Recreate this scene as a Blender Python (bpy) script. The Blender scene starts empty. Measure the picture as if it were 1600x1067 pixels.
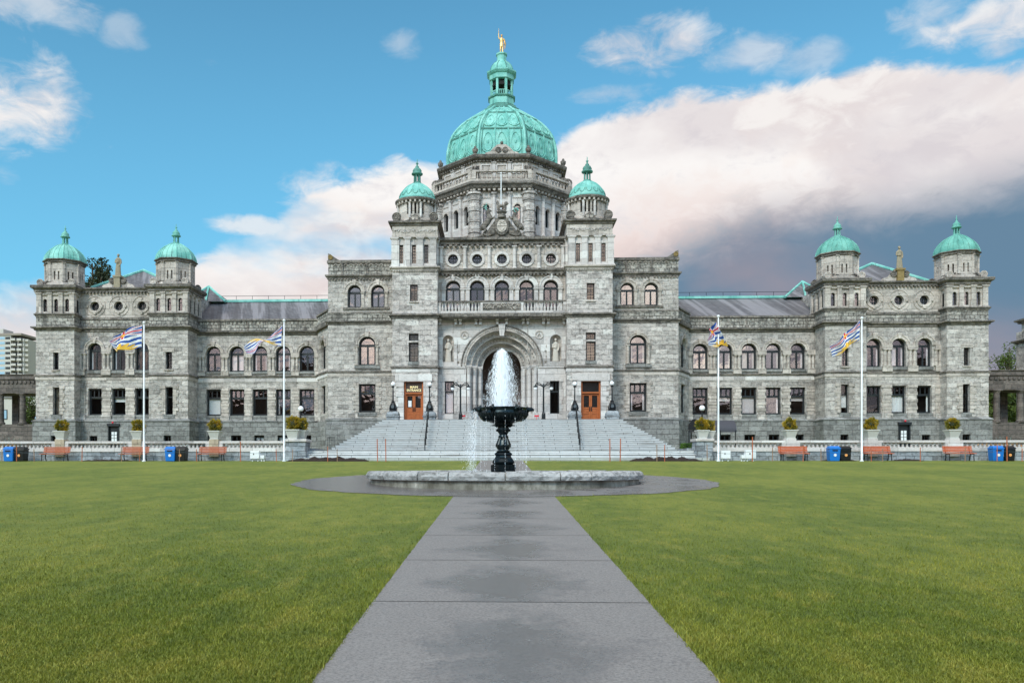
import bpy, bmesh, math, random
import numpy as np
from mathutils import Vector, Matrix
R = math.radians
sc = bpy.context.scene
random.seed(7); RNG = np.random.default_rng(7)

# ------------------------------------------------------------------ camera
EYE = 1.6; FPX = 1300.0; YAW = R(2.2); PX0 = 731.5; PY0 = 728.0
cam_d = bpy.data.cameras.new("camera"); cam = bpy.data.objects.new("camera", cam_d)
sc.collection.objects.link(cam); sc.camera = cam
cam.location = (0, 0, EYE); cam.rotation_euler = (R(90), 0, YAW)
cam_d.sensor_width = 36; cam_d.lens = FPX / 1600 * 36
cam_d.shift_x = (800 - PX0) / 1600; cam_d.shift_y = (PY0 - 533.5) / 1600
cam_d.clip_start = 0.1; cam_d.clip_end = 3000
cY, sY = math.cos(YAW), math.sin(YAW)
def P(px, py, Y):
    """metres (x, z) of a measured point of the photograph on the upright plane at distance Y"""
    a = (px - PX0) / FPX
    x = Y * (a * cY - sY) / (cY + a * sY)
    d = Y * cY - x * sY
    return x, EYE + (PY0 - py) * d / FPX
def PXx(px, Y): return P(px, 600, Y)[0]

# ------------------------------------------------------------------ world
SUN_EL, SUN_ROT = 38, 205      # degrees
w = bpy.data.worlds.new("World"); sc.world = w; w.use_nodes = True
nt = w.node_tree; nt.nodes.clear()
class NT:
    """tiny expression helper for shader nodes"""
    def __init__(s, nt): s.nt = nt
    def n(s, t, **kw):
        o = s.nt.nodes.new(t)
        for k, v in kw.items(): setattr(o, k, v)
        return o
    def link(s, a, b): s.nt.links.new(a, b)
    def put(s, sock, v):
        if isinstance(v, bpy.types.NodeSocket): s.link(v, sock)
        else: sock.default_value = v
    def m(s, op, a, b=0.0, c=None, clamp=False):
        o = s.n('ShaderNodeMath', operation=op, use_clamp=clamp)
        s.put(o.inputs[0], a)
        if op not in ('SQRT', 'SINE', 'COSINE', 'ABSOLUTE', 'FRACT', 'FLOOR'): s.put(o.inputs[1], b)
        if c is not None: s.put(o.inputs[2], c)
        return o.outputs[0]
    def mr(s, v, a, b, c=0.0, d=1.0, smooth=True):
        o = s.n('ShaderNodeMapRange', clamp=True, interpolation_type='SMOOTHSTEP' if smooth else 'LINEAR')
        s.put(o.inputs[0], v); s.put(o.inputs[1], a); s.put(o.inputs[2], b); s.put(o.inputs[3], c); s.put(o.inputs[4], d)
        return o.outputs[0]
    def mix(s, f, a, b, bt='MIX'):
        o = s.n('ShaderNodeMix', data_type='RGBA', blend_type=bt)
        s.put(o.inputs[0], f)
        for i, v in ((6, a), (7, b)):
            if isinstance(v, tuple): v = (*v[:3], 1)
            s.put(o.inputs[i], v)
        return o.outputs[2]
    def noise(s, vec, scale, detail=4, rough=0.5, dist=0.0):
        o = s.n('ShaderNodeTexNoise'); s.link(vec, o.inputs['Vector'])
        o.inputs['Scale'].default_value = scale; o.inputs['Detail'].default_value = detail
        o.inputs['Roughness'].default_value = rough; o.inputs['Distortion'].default_value = dist
        return o.outputs[0]
    def mul(s, vec, sx, sy, sz):
        o = s.n('ShaderNodeVectorMath', operation='MULTIPLY'); s.link(vec, o.inputs[0]); o.inputs[1].default_value = (sx, sy, sz)
        return o.outputs[0]
    def curve(s, v, pts, lo, hi, vlo, vhi):
        """piecewise-linear function y(v) through pts, by a Float Curve"""
        t = s.m('DIVIDE', s.m('SUBTRACT', v, lo), hi - lo, clamp=True)
        o = s.n('ShaderNodeFloatCurve'); cu = o.mapping.curves[0]
        pts = sorted(pts)
        q = [((x - lo) / (hi - lo), (y - vlo) / (vhi - vlo)) for x, y in pts]
        cu.points[0].location = q[0]; cu.points[1].location = q[-1]
        for p in q[1:-1]: cu.points.new(*p)
        o.mapping.update(); s.link(t, o.inputs['Value'])
        return s.m('ADD', s.m('MULTIPLY', o.outputs[0], vhi - vlo), vlo)
def srgb(r, g, b):
    f = lambda c: (c/255/12.92) if c/255 <= .04045 else ((c/255+.055)/1.055)**2.4
    return (f(r), f(g), f(b))
def dirdeg(px, py):
    u = (px - PX0) / FPX; v = (PY0 - py) / FPX
    return math.degrees(math.atan(u) - YAW), math.degrees(math.atan(v / math.sqrt(1 + u * u)))
K = NT(nt)
tc = K.n('ShaderNodeTexCoord'); D = tc.outputs['Generated']
sep = K.n('ShaderNodeSeparateXYZ'); K.link(D, sep.inputs[0])
DX, DY, DZ = sep.outputs
az = K.m('MULTIPLY', K.m('ARCTAN2', DX, DY), 57.29578)
el = K.m('MULTIPLY', K.m('ARCTAN2', DZ, K.m('SQRT', K.m('ADD', K.m('MULTIPLY', DX, DX), K.m('MULTIPLY', DY, DY)))), 57.29578)
sky = K.n('ShaderNodeTexSky', sky_type='NISHITA', sun_disc=False, sun_elevation=R(SUN_EL), sun_rotation=R(SUN_ROT))
sky.air_density = 1.0; sky.dust_density = 0.6; sky.ozone_density = 1.5
blue = K.mix(1.0, sky.outputs[0], (0.172*.56, 0.172*1.08, 0.172*1.06), 'MULTIPLY')
# a paler, slightly greener band low down, as in the photograph
blue = K.mix(K.mr(el, 34, 2, 0.0, 0.6), blue, srgb(112, 194, 238))
Ds = K.mul(D, 1, 1, 1.9)
n_big = K.noise(Ds, 2.6, 6, .5, .3)
n_mid = K.noise(Ds, 6.0, 7, .55, .3)
n_fine = K.noise(Ds, 24.0, 6, .62, .5)
nn = K.m('ADD', K.m('MULTIPLY', n_mid, .62), K.m('MULTIPLY', n_fine, .38))
nc = K.m('SUBTRACT', nn, .5)
def degs(l): return [dirdeg(*p) for p in l]
edge = degs([(0, 455), (60, 440), (130, 452), (215, 432), (300, 412), (350, 380), (430, 352), (475, 300), (530, 277), (590, 258), (650, 248),
             (700, 262), (780, 262), (850, 252), (880, 205), (960, 168), (1040, 150), (1130, 138), (1200, 146), (1250, 140), (1310, 118), (1400, 104), (1500, 98), (1600, 102)])
edge = [(-180, 24), (-120, 15), (-70, 20), (-45, 12)] + edge + [(45, 24), (90, 30), (140, 16), (180, 24)]
E = K.curve(az, edge, -180, 180, 0, 60)
under = K.m('SUBTRACT', K.m('ADD', E, K.m('MULTIPLY', nc, 5.0)), el)
# broken, thinner cover on the left of the bank
thin = K.mr(az, dirdeg(560, 0)[0], dirdeg(900, 0)[0], 1.0, 0.0)
thin = K.m('MULTIPLY', thin, K.mr(az, -60, -42))
m1 = K.mr(under, -0.35, 0.7)
hole = K.m('MULTIPLY', K.mr(n_big, .54, .42), thin)
m1 = K.m('MULTIPLY', m1, K.m('SUBTRACT', 1.0, K.m('MULTIPLY', hole, .95)))
def puff(cx, cy, rx, ry, s):
    a, e = dirdeg(cx, cy); k = 0.0425
    q = K.m('ADD', K.m('POWER', K.m('DIVIDE', K.m('SUBTRACT', az, a), rx * k), 2.0), K.m('POWER', K.m('DIVIDE', K.m('SUBTRACT', el, e), ry * k), 2.0))
    q = K.m('ADD', K.m('SUBTRACT', 1.0, q), K.m('MULTIPLY', nc, 13.0))
    return K.m('MULTIPLY', K.mr(q, -1.0, 2.0), s)
m2 = None
for p in [(0, 160, 80, 55, .95), (55, 12, 70, 20, .5), (190, 52, 26, 18, .3), (1035, 66, 95, 30, .85), (1165, 84, 60, 20, .5), (1450, 14, 40, 18, .5),
          (1555, 36, 70, 24, .85), (1556, 76, 26, 12, .6), (630, 70, 26, 18, .3), (335, 98, 20, 12, .25), (1270, 90, 40, 18, .35), (960, 150, 60, 12, .4), (890, 215, 40, 10, .35), (8, 285, 22, 18, .35), (520, 300, 60, 40, .9), (405, 355, 60, 12, .7)]:
    q = puff(*p); m2 = q if m2 is None else K.m('MAXIMUM', m2, q)
mask = K.m('MAXIMUM', m1, m2)
white, pink = srgb(255, 252, 250), srgb(238, 220, 216)
peach = srgb(250, 232, 222)
ccol = K.mix(K.mr(K.m('ADD', under, K.m('MULTIPLY', nc, 10.0)), 3.0, 9.5), white, pink)
ccol = K.mix(K.mr(n_mid, .44, .62, 0, .4), ccol, peach)
ccol = K.mix(K.mr(K.noise(Ds, 4.2, 6, .5, .4), .54, .36, 0, .6), ccol, srgb(216, 206, 210))
ccol = K.mix(K.mr(nn, .50, .62, 0, .7), ccol, srgb(255, 252, 249))
ccol = K.mix(K.mr(nn, .47, .36, 0, .4), ccol, srgb(206, 200, 208))
storm = degs([(870, 520), (900, 470), (1000, 420), (1100, 372), (1200, 335), (1350, 318), (1450, 300), (1600, 272)])
storm = [(-180, 3), (-140, 3), (-100, 0), (-30, 0), (0, 0)] + storm + [(50, 20), (110, 10), (150, 4), (180, 3)]
S = K.curve(az, storm, -180, 180, 0, 60)
st = K.mr(K.m('ADD', K.m('SUBTRACT', S, el), K.m('MULTIPLY', nc, 6.0)), -2.4, 2.2)
# broken grey cloud behind the viewer, mirrored in the windows
back = K.m('MULTIPLY', K.mr(DY, -.2, -.5), K.mr(K.noise(Ds, 13.0, 5, .6, .6), .46, .55))
st = K.m('MAXIMUM', st, K.m('MULTIPLY', back, .85))
gray = K.mix(K.mr(n_big, .38, .64), srgb(106, 138, 164), srgb(152, 150, 164))
ccol = K.mix(st, ccol, gray)
colr = K.mix(mask, blue, ccol)
# pale veil added overhead, out of view, to neutralise the ambient light
colr = K.mix(K.mr(el, 33, 58, 0.0, .8), colr, srgb(240, 227, 218))
# unseen sky behind the camera and overhead, brightened to fill the facade
boost = K.m('MULTIPLY', K.mr(DY, .05, -.55, 1.0, 2.05), K.mr(el, 38, 65, 1.0, 1.25))
bg = K.n('ShaderNodeBackground'); K.link(colr, bg.inputs[0]); K.link(boost, bg.inputs[1])
out = K.n('ShaderNodeOutputWorld'); K.link(bg.outputs[0], out.inputs[0])
w.cycles.sampling_method = 'MANUAL'; w.cycles.sample_map_resolution = 512

sun_d = bpy.data.lights.new("sun", 'SUN'); sun = bpy.data.objects.new("sun", sun_d); sc.collection.objects.link(sun)
sun_d.energy = 2.3; sun_d.angle = R(14); sun_d.color = (1.0, .90, .80)
_az = R(SUN_ROT)   # nishita: rotation 0 is +Y, clockwise seen from above
sdir = Vector((math.sin(_az) * math.cos(R(SUN_EL)), math.cos(_az) * math.cos(R(SUN_EL)), math.sin(R(SUN_EL))))
sun.rotation_euler = (-sdir).to_track_quat('-Z', 'Y').to_euler()
vs = sc.view_settings
vs.view_transform = 'Standard'; vs.look = 'None'; vs.exposure = -0.04; vs.gamma = 1
sc.cycles.max_bounces = 6; sc.cycles.transparent_max_bounces = 24

# ------------------------------------------------------------------ materials
MATS = {}
def newmat(name):
    m = bpy.data.materials.new(name); m.use_nodes = True
    k = NT(m.node_tree); b = m.node_tree.nodes['Principled BSDF']
    MATS[name] = m
    return m, k, b
def plain(name, col, rough=.6, metal=0, emit=0, var=.12, scale=8):
    m, k, b = newmat(name)
    t = k.n('ShaderNodeTexCoord')
    n = k.noise(t.outputs['Object'], scale, 5, .6)
    c = k.mix(n, tuple(v * (1 - var * 1.6) for v in col), tuple(min(1, v * (1 + var * 1.6)) for v in col))
    k.link(c, b.inputs['Base Color']); b.inputs['Roughness'].default_value = rough; b.inputs['Metallic'].default_value = metal
    if emit: b.inputs['Emission Color'].default_value = (*col, 1); b.inputs['Emission Strength'].default_value = emit
    return m
def wallvec(k, sx=1, sz=1):
    t = k.n('ShaderNodeTexCoord'); s = k.n('ShaderNodeSeparateXYZ'); k.link(t.outputs['Object'], s.inputs[0])
    c = k.n('ShaderNodeCombineXYZ'); k.link(k.m('MULTIPLY', k.m('ADD', s.outputs[0], s.outputs[1]), sx), c.inputs[0]); k.link(k.m('MULTIPLY', s.outputs[2], sz), c.inputs[1])
    return t.outputs['Object'], c.outputs[0], s
def ashlar(name, c1, c2, mortar, bw=.95, bh=.38, rough_bump=1.0, dark=.35, joint=.018):
    m, k, b = newmat(name)
    obj, v, s = wallvec(k)
    nz = k.n('ShaderNodeTexNoise'); k.link(obj, nz.inputs['Vector']); nz.inputs['Scale'].default_value = 1.6; nz.inputs['Detail'].default_value = 3
    off = k.n('ShaderNodeVectorMath', operation='MULTIPLY_ADD'); k.link(nz.outputs['Color'], off.inputs[0]); off.inputs[1].default_value = (.05, .03, 0); k.link(v, off.inputs[2])
    br = k.n('ShaderNodeTexBrick'); k.link(off.outputs[0], br.inputs['Vector'])
    br.offset = .43; br.squash = .62; br.squash_frequency = 3; br.offset_frequency = 2
    br.inputs['Scale'].default_value = 1.0; br.inputs['Brick Width'].default_value = bw; br.inputs['Row Height'].default_value = bh
    br.inputs['Mortar Size'].default_value = joint; br.inputs['Mortar Smooth'].default_value = .3; br.inputs['Bias'].default_value = -.1
    br.inputs['Color1'].default_value = (*c1, 1); br.inputs['Color2'].default_value = (*c2, 1); br.inputs['Mortar'].default_value = (*mortar, 1)
    n1 = k.noise(obj, 5.5, 7, .68); n2 = k.noise(k.mul(obj, 1, 1, .22), .9, 5, .6); n3 = k.noise(k.mul(obj, 1, 1, 2.0), 2.2, 5, .7)
    n4 = k.noise(k.mul(obj, 1, 1, 2.6), 7.5, 3, .55)
    br2 = k.n('ShaderNodeTexBrick'); k.link(off.outputs[0], br2.inputs['Vector'])
    for a_ in ('offset', 'squash', 'squash_frequency', 'offset_frequency'): setattr(br2, a_, getattr(br, a_))
    for a_ in ('Scale', 'Brick Width', 'Row Height'): br2.inputs[a_].default_value = br.inputs[a_].default_value
    br2.inputs['Mortar Size'].default_value = 0; br2.inputs['Bias'].default_value = 0; br2.inputs['Color1'].default_value = (0, 0, 0, 1); br2.inputs['Color2'].default_value = (1, 1, 1, 1)
    col = k.mix(k.mr(br2.outputs['Color'], .82, .97, 0, .75), br.outputs['Color'], tuple(v * .48 for v in c1))
    col = k.mix(k.mr(br2.outputs['Color'], .25, .02, 0, .7), col, tuple(min(.85, v * 1.25) for v in c2))
    col = k.mix(k.mr(n1, .42, .64, .0, .4), col, c2)
    col = k.mix(k.mr(n3, .50, .60, .0, dark), col, srgb(70, 68, 66))       # soot and lichen blotches
    col = k.mix(k.mr(n4, .54, .62, .0, dark * .9), col, srgb(82, 80, 78))
    col = k.mix(k.mr(n2, .54, .70, .0, dark * .8), col, srgb(78, 76, 72))
    k.link(col, b.inputs['Base Color']); b.inputs['Roughness'].default_value = .9
    h = k.m('ADD', k.m('MULTIPLY', k.m('SUBTRACT', 1.0, br.outputs['Fac']), .55), k.m('ADD', k.m('MULTIPLY', n1, .6 * rough_bump), k.m('MULTIPLY', n4, .7 * rough_bump)))
    bp = k.n('ShaderNodeBump'); bp.inputs['Strength'].default_value = .75; bp.inputs['Distance'].default_value = .12 * (0.4 + .6 * rough_bump)
    k.link(h, bp.inputs['Height']); k.link(bp.outputs[0], b.inputs['Normal'])
    return m
STONE = ashlar('rusticated_stone', srgb(172, 165, 159), srgb(214, 207, 201), srgb(120, 114, 109), .9, .37, 1.0, .42, .011)
STONE_C = ashlar('pale_ashlar', srgb(182, 173, 168), srgb(220, 212, 207), srgb(126, 120, 116), 1.0, .4, .8, .5, .012)
SMOOTH = ashlar('dressed_stone', srgb(172, 162, 153), srgb(210, 201, 193), srgb(104, 97, 91), 1.3, .55, .25, .30, .012)
PALE = ashlar('pale_dressed_stone', srgb(190, 183, 179), srgb(220, 214, 211), srgb(134, 129, 126), 1.5, .6, .15, .14, .01)
BASE = ashlar('granite_base', srgb(122, 122, 120), srgb(152, 152, 150), srgb(78, 78, 78), 1.0, .42, .5, .45)
DARKST = ashlar('weathered_stone', srgb(104, 98, 92), srgb(154, 146, 138), srgb(58, 54, 50), .8, .3, .7, .75)
CHECK = ashlar('chequered_parapet', srgb(140, 135, 128), srgb(196, 191, 182), srgb(70, 66, 60), .42, .3, .9, .65, .03)
COLON = ashlar('sooty_sandstone', srgb(92, 84, 80), srgb(128, 118, 112), srgb(48, 44, 42), .9, .4, .4, .6)
PIER = ashlar('tan_stone', srgb(168, 150, 128), srgb(190, 175, 152), srgb(130, 118, 100), .9, .5, .2, .25)
GRANITE = ashlar('granite_wall', srgb(128, 134, 140), srgb(168, 174, 180), srgb(80, 84, 88), .9, .32, .4, .4)
def stepmat():
    m, k, b = newmat('step_stone'); t = k.n('ShaderNodeTexCoord'); o = t.outputs['Object']
    s = k.n('ShaderNodeSeparateXYZ'); k.link(o, s.inputs[0])
    n = k.noise(o, 3, 6, .65); n2 = k.noise(k.mul(o, .35, 1, 3), 1.3, 5, .6)
    c = k.mix(n, srgb(184, 186, 187), srgb(226, 228, 228)); c = k.mix(k.mr(n2, .52, .72, 0, .5), c, srgb(120, 112, 104))
    # upright slab joints; the level lines paint the nosing shadow on the risers
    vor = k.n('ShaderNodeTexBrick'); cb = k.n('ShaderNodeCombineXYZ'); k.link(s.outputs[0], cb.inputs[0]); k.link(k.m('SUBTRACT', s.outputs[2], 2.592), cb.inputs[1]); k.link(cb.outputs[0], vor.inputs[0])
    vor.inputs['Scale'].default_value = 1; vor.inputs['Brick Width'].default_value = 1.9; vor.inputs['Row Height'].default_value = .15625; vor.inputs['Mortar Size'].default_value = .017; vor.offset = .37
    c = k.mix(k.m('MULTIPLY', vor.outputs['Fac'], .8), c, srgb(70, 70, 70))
    k.link(c, b.inputs['Base Color']); b.inputs['Roughness'].default_value = .8; return m
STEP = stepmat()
def coppermat(name, a, bcol, dk, s=1.0, f=.5):
    m, k, b = newmat(name); t = k.n('ShaderNodeTexCoord'); o = t.outputs['Object']
    n = k.noise(o, 1.2 * s, 6, .6); n2 = k.noise(k.mul(o, 1, 1, .16), 3.0 * s, 6, .65)
    c = k.mix(k.mr(n, .35, .65), a, bcol); c = k.mix(k.mr(n2, .53, .68, 0, f), c, dk); c = k.mix(k.mr(k.noise(k.mul(o, 1, 1, .1), 7.0 * s, 5, .7), .58, .70, 0, .55), c, srgb(64, 84, 76)); c = k.mix(k.mr(k.noise(o, .7, 3), .5, .7, 0, .35), c, srgb(150, 205, 190))
    k.link(c, b.inputs['Base Color']); b.inputs['Roughness'].default_value = .62
    bp = k.n('ShaderNodeBump'); bp.inputs['Strength'].default_value = .25; bp.inputs['Distance'].default_value = .05
    k.link(k.noise(o, 6, 4), bp.inputs['Height']); k.link(bp.outputs[0], b.inputs['Normal']); return m
COPPER = coppermat('copper_patina', srgb(104, 178, 168), srgb(140, 206, 196), srgb(62, 112, 108))
COPPER2 = coppermat('dull_copper_patina', srgb(86, 156, 144), srgb(114, 182, 168), srgb(50, 88, 80))
COPPERD = coppermat('dark_copper', srgb(66, 122, 112), srgb(96, 158, 146), srgb(42, 66, 62))
def slatemat():
    m, k, b = newmat('roof_slate'); obj, v, s = wallvec(k)
    br = k.n('ShaderNodeTexBrick'); k.link(v, br.inputs[0]); br.inputs['Scale'].default_value = 1; br.inputs['Brick Width'].default_value = .3; br.inputs['Row Height'].default_value = .16
    br.inputs['Mortar Size'].default_value = .012; br.inputs['Color1'].default_value = (*srgb(92, 92, 98), 1); br.inputs['Color2'].default_value = (*srgb(112, 111, 116), 1); br.inputs['Mortar'].default_value = (*srgb(64, 63, 66), 1)
    sh = k.n('ShaderNodeCombineXYZ'); k.link(k.m('ADD', s.outputs[0], k.m('MULTIPLY', s.outputs[2], .55)), sh.inputs[0]); k.link(k.m('MULTIPLY', s.outputs[2], .12), sh.inputs[1])
    n = k.noise(sh.outputs[0], .75, 6, .62)
    c = k.mix(k.mr(n, .48, .56, 0, .55), br.outputs['Color'], srgb(152, 150, 156))
    n2 = k.noise(sh.outputs[0], 1.9, 7, .7)
    c = k.mix(k.mr(n2, .52, .62, 0, .5), c, srgb(60, 58, 62))
    k.link(c, b.inputs['Base Color']); b.inputs['Roughness'].default_value = .55; return m
SLATE = slatemat()
def pathmat():
    m, k, b = newmat('path_concrete'); t = k.n('ShaderNodeTexCoord'); o = t.outputs['Object']
    s = k.n('ShaderNodeSeparateXYZ'); k.link(o, s.inputs[0])
    n = k.noise(o, 1.1, 8, .7); f = k.noise(o, 42, 6, .8); g = k.noise(o, 22, 4, .8)
    c = k.mix(n, srgb(113, 108, 105), srgb(134, 129, 126))
    c = k.mix(k.mr(f, .42, .60, 0, .45), c, srgb(162, 158, 155)); c = k.mix(k.mr(f, .50, .36, 0, .5), c, srgb(84, 84, 90))
    c = k.mix(k.mr(g, .55, .68, 0, .3), c, srgb(80, 80, 86))
    # damp middle of every slab, strongest just past the joint
    fr = k.m('FRACT', k.m('DIVIDE', k.m('ADD', s.outputs[1], 0.02), 2.66))
    xx = k.m('ABSOLUTE', k.m('SUBTRACT', s.outputs[0], .1))
    d = k.m('ADD', k.m('MULTIPLY', xx, 1.0), k.m('MULTIPLY', k.m('ABSOLUTE', k.m('SUBTRACT', fr, .38)), 1.35))
    d = k.m('ADD', d, k.m('MULTIPLY', k.m('SUBTRACT', k.noise(o, 1.6, 8, .72), .5), 2.6))
    wet = k.mr(d, 1.15, .25)
    dx_ = k.m('SUBTRACT', s.outputs[0], .13); dy_ = k.m('SUBTRACT', s.outputs[1], 28.8); dd = k.m('SQRT', k.m('ADD', k.m('MULTIPLY', dx_, dx_), k.m('MULTIPLY', dy_, dy_)))
    puddle = k.m('MULTIPLY', k.mr(dd, 7.9, 7.1), k.mr(k.m('ADD', k.noise(o, .8, 5, .6), k.mr(dx_, 2.0, -6.0, 0, .16)), .42, .56, .35, 1.0))
    wet = k.m('MAXIMUM', wet, puddle)
    c = k.mix(k.m('MULTIPLY', wet, .55), c, srgb(76, 70, 70))
    k.link(c, b.inputs['Base Color']); k.link(k.mr(wet, 0, 1, .75, .22), b.inputs['Roughness'])
    bp = k.n('ShaderNodeBump'); bp.inputs['Strength'].default_value = .5; bp.inputs['Distance'].default_value = .006; k.link(f, bp.inputs['Height']); k.link(bp.outputs[0], b.inputs['Normal'])
    return m
PATH = pathmat()
def grassmat(name, blade):
    m, k, b = newmat(name); g = k.n('ShaderNodeNewGeometry'); o = g.outputs['Position']
    n = k.noise(k.mul(o, 1, .45, 0), .35, 5, .6); n2 = k.noise(k.mul(o, 1, .5, 0), 2.3, 6, .7); n3 = k.noise(o, 26, 5, .8)
    c = k.mix(k.mr(n, .35, .65), (.140, .190, .018), (.245, .272, .034))
    c = k.mix(k.mr(n2, .50, .64, 0, .6), c, (.32, .31, .05)); c = k.mix(k.mr(n2, .49, .36, 0, .5), c, (.09, .135, .02))
    if blade:
        rn = k.n('ShaderNodeAttribute'); rn.attribute_name = 'tone'
        c = k.mix(rn.outputs['Fac'], k.mix(1.0, c, (.5, .55, .48), 'MULTIPLY'), k.mix(1.0, c, (1.9, 1.65, 1.8), 'MULTIPLY'))
        b.inputs['Roughness'].default_value = .6
        tr = k.n('ShaderNodeBsdfTranslucent'); k.link(c, tr.inputs[0]); mx = k.n('ShaderNodeMixShader'); mx.inputs[0].default_value = .3
        k.link(b.outputs[0], mx.inputs[1]); k.link(tr.outputs[0], mx.inputs[2]); k.link(mx.outputs[0], m.node_tree.nodes['Material Output'].inputs[0])
    else:
        c = k.mix(k.mr(n3, .38, .64, 0, .65), c, (.09, .12, .02)); b.inputs['Roughness'].default_value = .9
        bp = k.n('ShaderNodeBump'); bp.inputs['Strength'].default_value = .8; bp.inputs['Distance'].default_value = .05; k.link(n3, bp.inputs['Height']); k.link(bp.outputs[0], b.inputs['Normal'])
    k.link(c, b.inputs['Base Color']); return m
GRASS = grassmat('lawn_turf', False); BLADE = grassmat('grass_blade', True)
def leafmat(name, a, bcol):
    m, k, b = newmat(name); g = k.n('ShaderNodeNewGeometry'); n = k.noise(g.outputs['Position'], 1.6, 4); n2 = k.noise(g.outputs['Position'], 11, 3)
    c = k.mix(k.mr(k.m('ADD', k.m('MULTIPLY', n, .5), k.m('MULTIPLY', n2, .5)), .38, .62), a, bcol); k.link(c, b.inputs['Base Color']); b.inputs['Roughness'].default_value = .6
    tr = k.n('ShaderNodeBsdfTranslucent'); k.link(c, tr.inputs[0]); mx = k.n('ShaderNodeMixShader'); mx.inputs[0].default_value = .25
    k.link(b.outputs[0], mx.inputs[1]); k.link(tr.outputs[0], mx.inputs[2]); k.link(mx.outputs[0], m.node_tree.nodes['Material Output'].inputs[0]); return m
LEAF_D = leafmat('conifer_leaf', (.020, .035, .014), (.055, .075, .03)); LEAF_G = leafmat('green_leaf', (.05, .085, .015), (.12, .17, .03))
LEAF_Y = leafmat('golden_shrub_leaf', (.10, .13, .015), (.60, .40, .03)); LEAF_H = leafmat('hedge_leaf', (.03, .09, .008), (.10, .20, .02))
LEAF_S = leafmat('grey_shrub_leaf', (.09, .12, .10), (.25, .29, .27))
def glassmat(name, f, tint=(1, 1, 1)):
    m, k, b = newmat(name); nt = m.node_tree; nt.nodes.remove(b)
    t = k.n('ShaderNodeBsdfTransparent'); t.inputs[0].default_value = (.92 * tint[0], .92 * tint[1], .92 * tint[2], 1)
    g = k.n('ShaderNodeBsdfGlossy'); g.inputs['Roughness'].default_value = .02; g.inputs['Color'].default_value = (*tint, 1)
    tcn = k.n('ShaderNodeTexCoord'); bp = k.n('ShaderNodeBump'); bp.inputs['Strength'].default_value = .06; bp.inputs['Distance'].default_value = .1
    k.link(k.noise(tcn.outputs['Object'], 1.3, 2), bp.inputs['Height']); k.link(bp.outputs[0], g.inputs['Normal'])
    mx = k.n('ShaderNodeMixShader'); mx.inputs[0].default_value = f; k.link(t.outputs[0], mx.inputs[1]); k.link(g.outputs[0], mx.inputs[2]); k.link(mx.outputs[0], nt.nodes['Material Output'].inputs[0]); return m
G_CLEAR = glassmat('window_glass', .035); G_MID = glassmat('reflecting_glass', .11, (1, .97, .97)); G_HI = glassmat('bright_reflecting_glass', .24, (1, .97, .93)); G_TRACE = glassmat('leaded_glass', .12, (.9, .86, .8))
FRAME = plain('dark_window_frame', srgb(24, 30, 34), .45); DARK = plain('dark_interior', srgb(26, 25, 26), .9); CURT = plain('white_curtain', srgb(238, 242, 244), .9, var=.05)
CREAM = plain('cream_curtain', srgb(150, 140, 126), .9, var=.3, scale=5); BROWN = plain('brown_curtain', srgb(96, 66, 50), .9)
IRON = plain('black_iron', srgb(20, 26, 30), .38, .2); BRONZE = plain('wet_bronze', srgb(26, 36, 40), .25, .6, var=.4, scale=14); GLOBE = plain('white_lamp_globe', (.85, .87, .9), .3, emit=.12, var=.02)
WOOD = plain('bench_wood', srgb(170, 92, 62), .55, var=.2); WOOD2 = plain('bright_bench_wood', srgb(186, 88, 44), .5, var=.2); DOORW = plain('door_oak', srgb(170, 92, 44), .42, var=.28, scale=4); DOORD = plain('dark_door_oak', srgb(108, 50, 26), .45, var=.2)
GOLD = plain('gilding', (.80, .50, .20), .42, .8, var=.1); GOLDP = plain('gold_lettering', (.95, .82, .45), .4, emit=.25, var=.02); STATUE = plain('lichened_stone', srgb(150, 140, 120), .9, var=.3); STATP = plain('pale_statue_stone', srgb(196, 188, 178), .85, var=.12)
OCHRE = plain('ochre_lichen_stone', srgb(138, 118, 76), .9, var=.4); BLUEP = plain('blue_plastic', srgb(20, 112, 196), .35, var=.06); BLACKP = plain('black_plastic', srgb(16, 17, 20), .4); WHITEP = plain('white_paint', (.8, .82, .84), .35, var=.03)
STAKE = plain('orange_stake', srgb(176, 96, 62), .7, var=.2); STAKEP = plain('weathered_stake', srgb(150, 120, 96), .8, var=.2); ROPE = plain('rope', srgb(70, 84, 92), .8); SOIL = plain('dark_soil', srgb(44, 33, 29), .95, var=.4, scale=12); TIN = plain('painted_metal_sign', (.75, .8, .84), .4)
POT = plain('cast_stone_pot', srgb(190, 190, 184), .8, var=.12); TRUNK = plain('tree_bark', srgb(84, 72, 60), .9, var=.3); AWN = plain('dark_canvas', srgb(66, 66, 74), .7, var=.12); CONC = plain('pale_concrete', srgb(190, 186, 178), .85, var=.08); TEAL = plain('teal_print', srgb(20, 150, 190), .5); RED = plain('red_tape', srgb(214, 40, 60), .5)
WINB = plain('distant_glass', srgb(150, 185, 205), .15); BALC = plain('balcony_concrete', srgb(150, 140, 130), .9)

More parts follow.
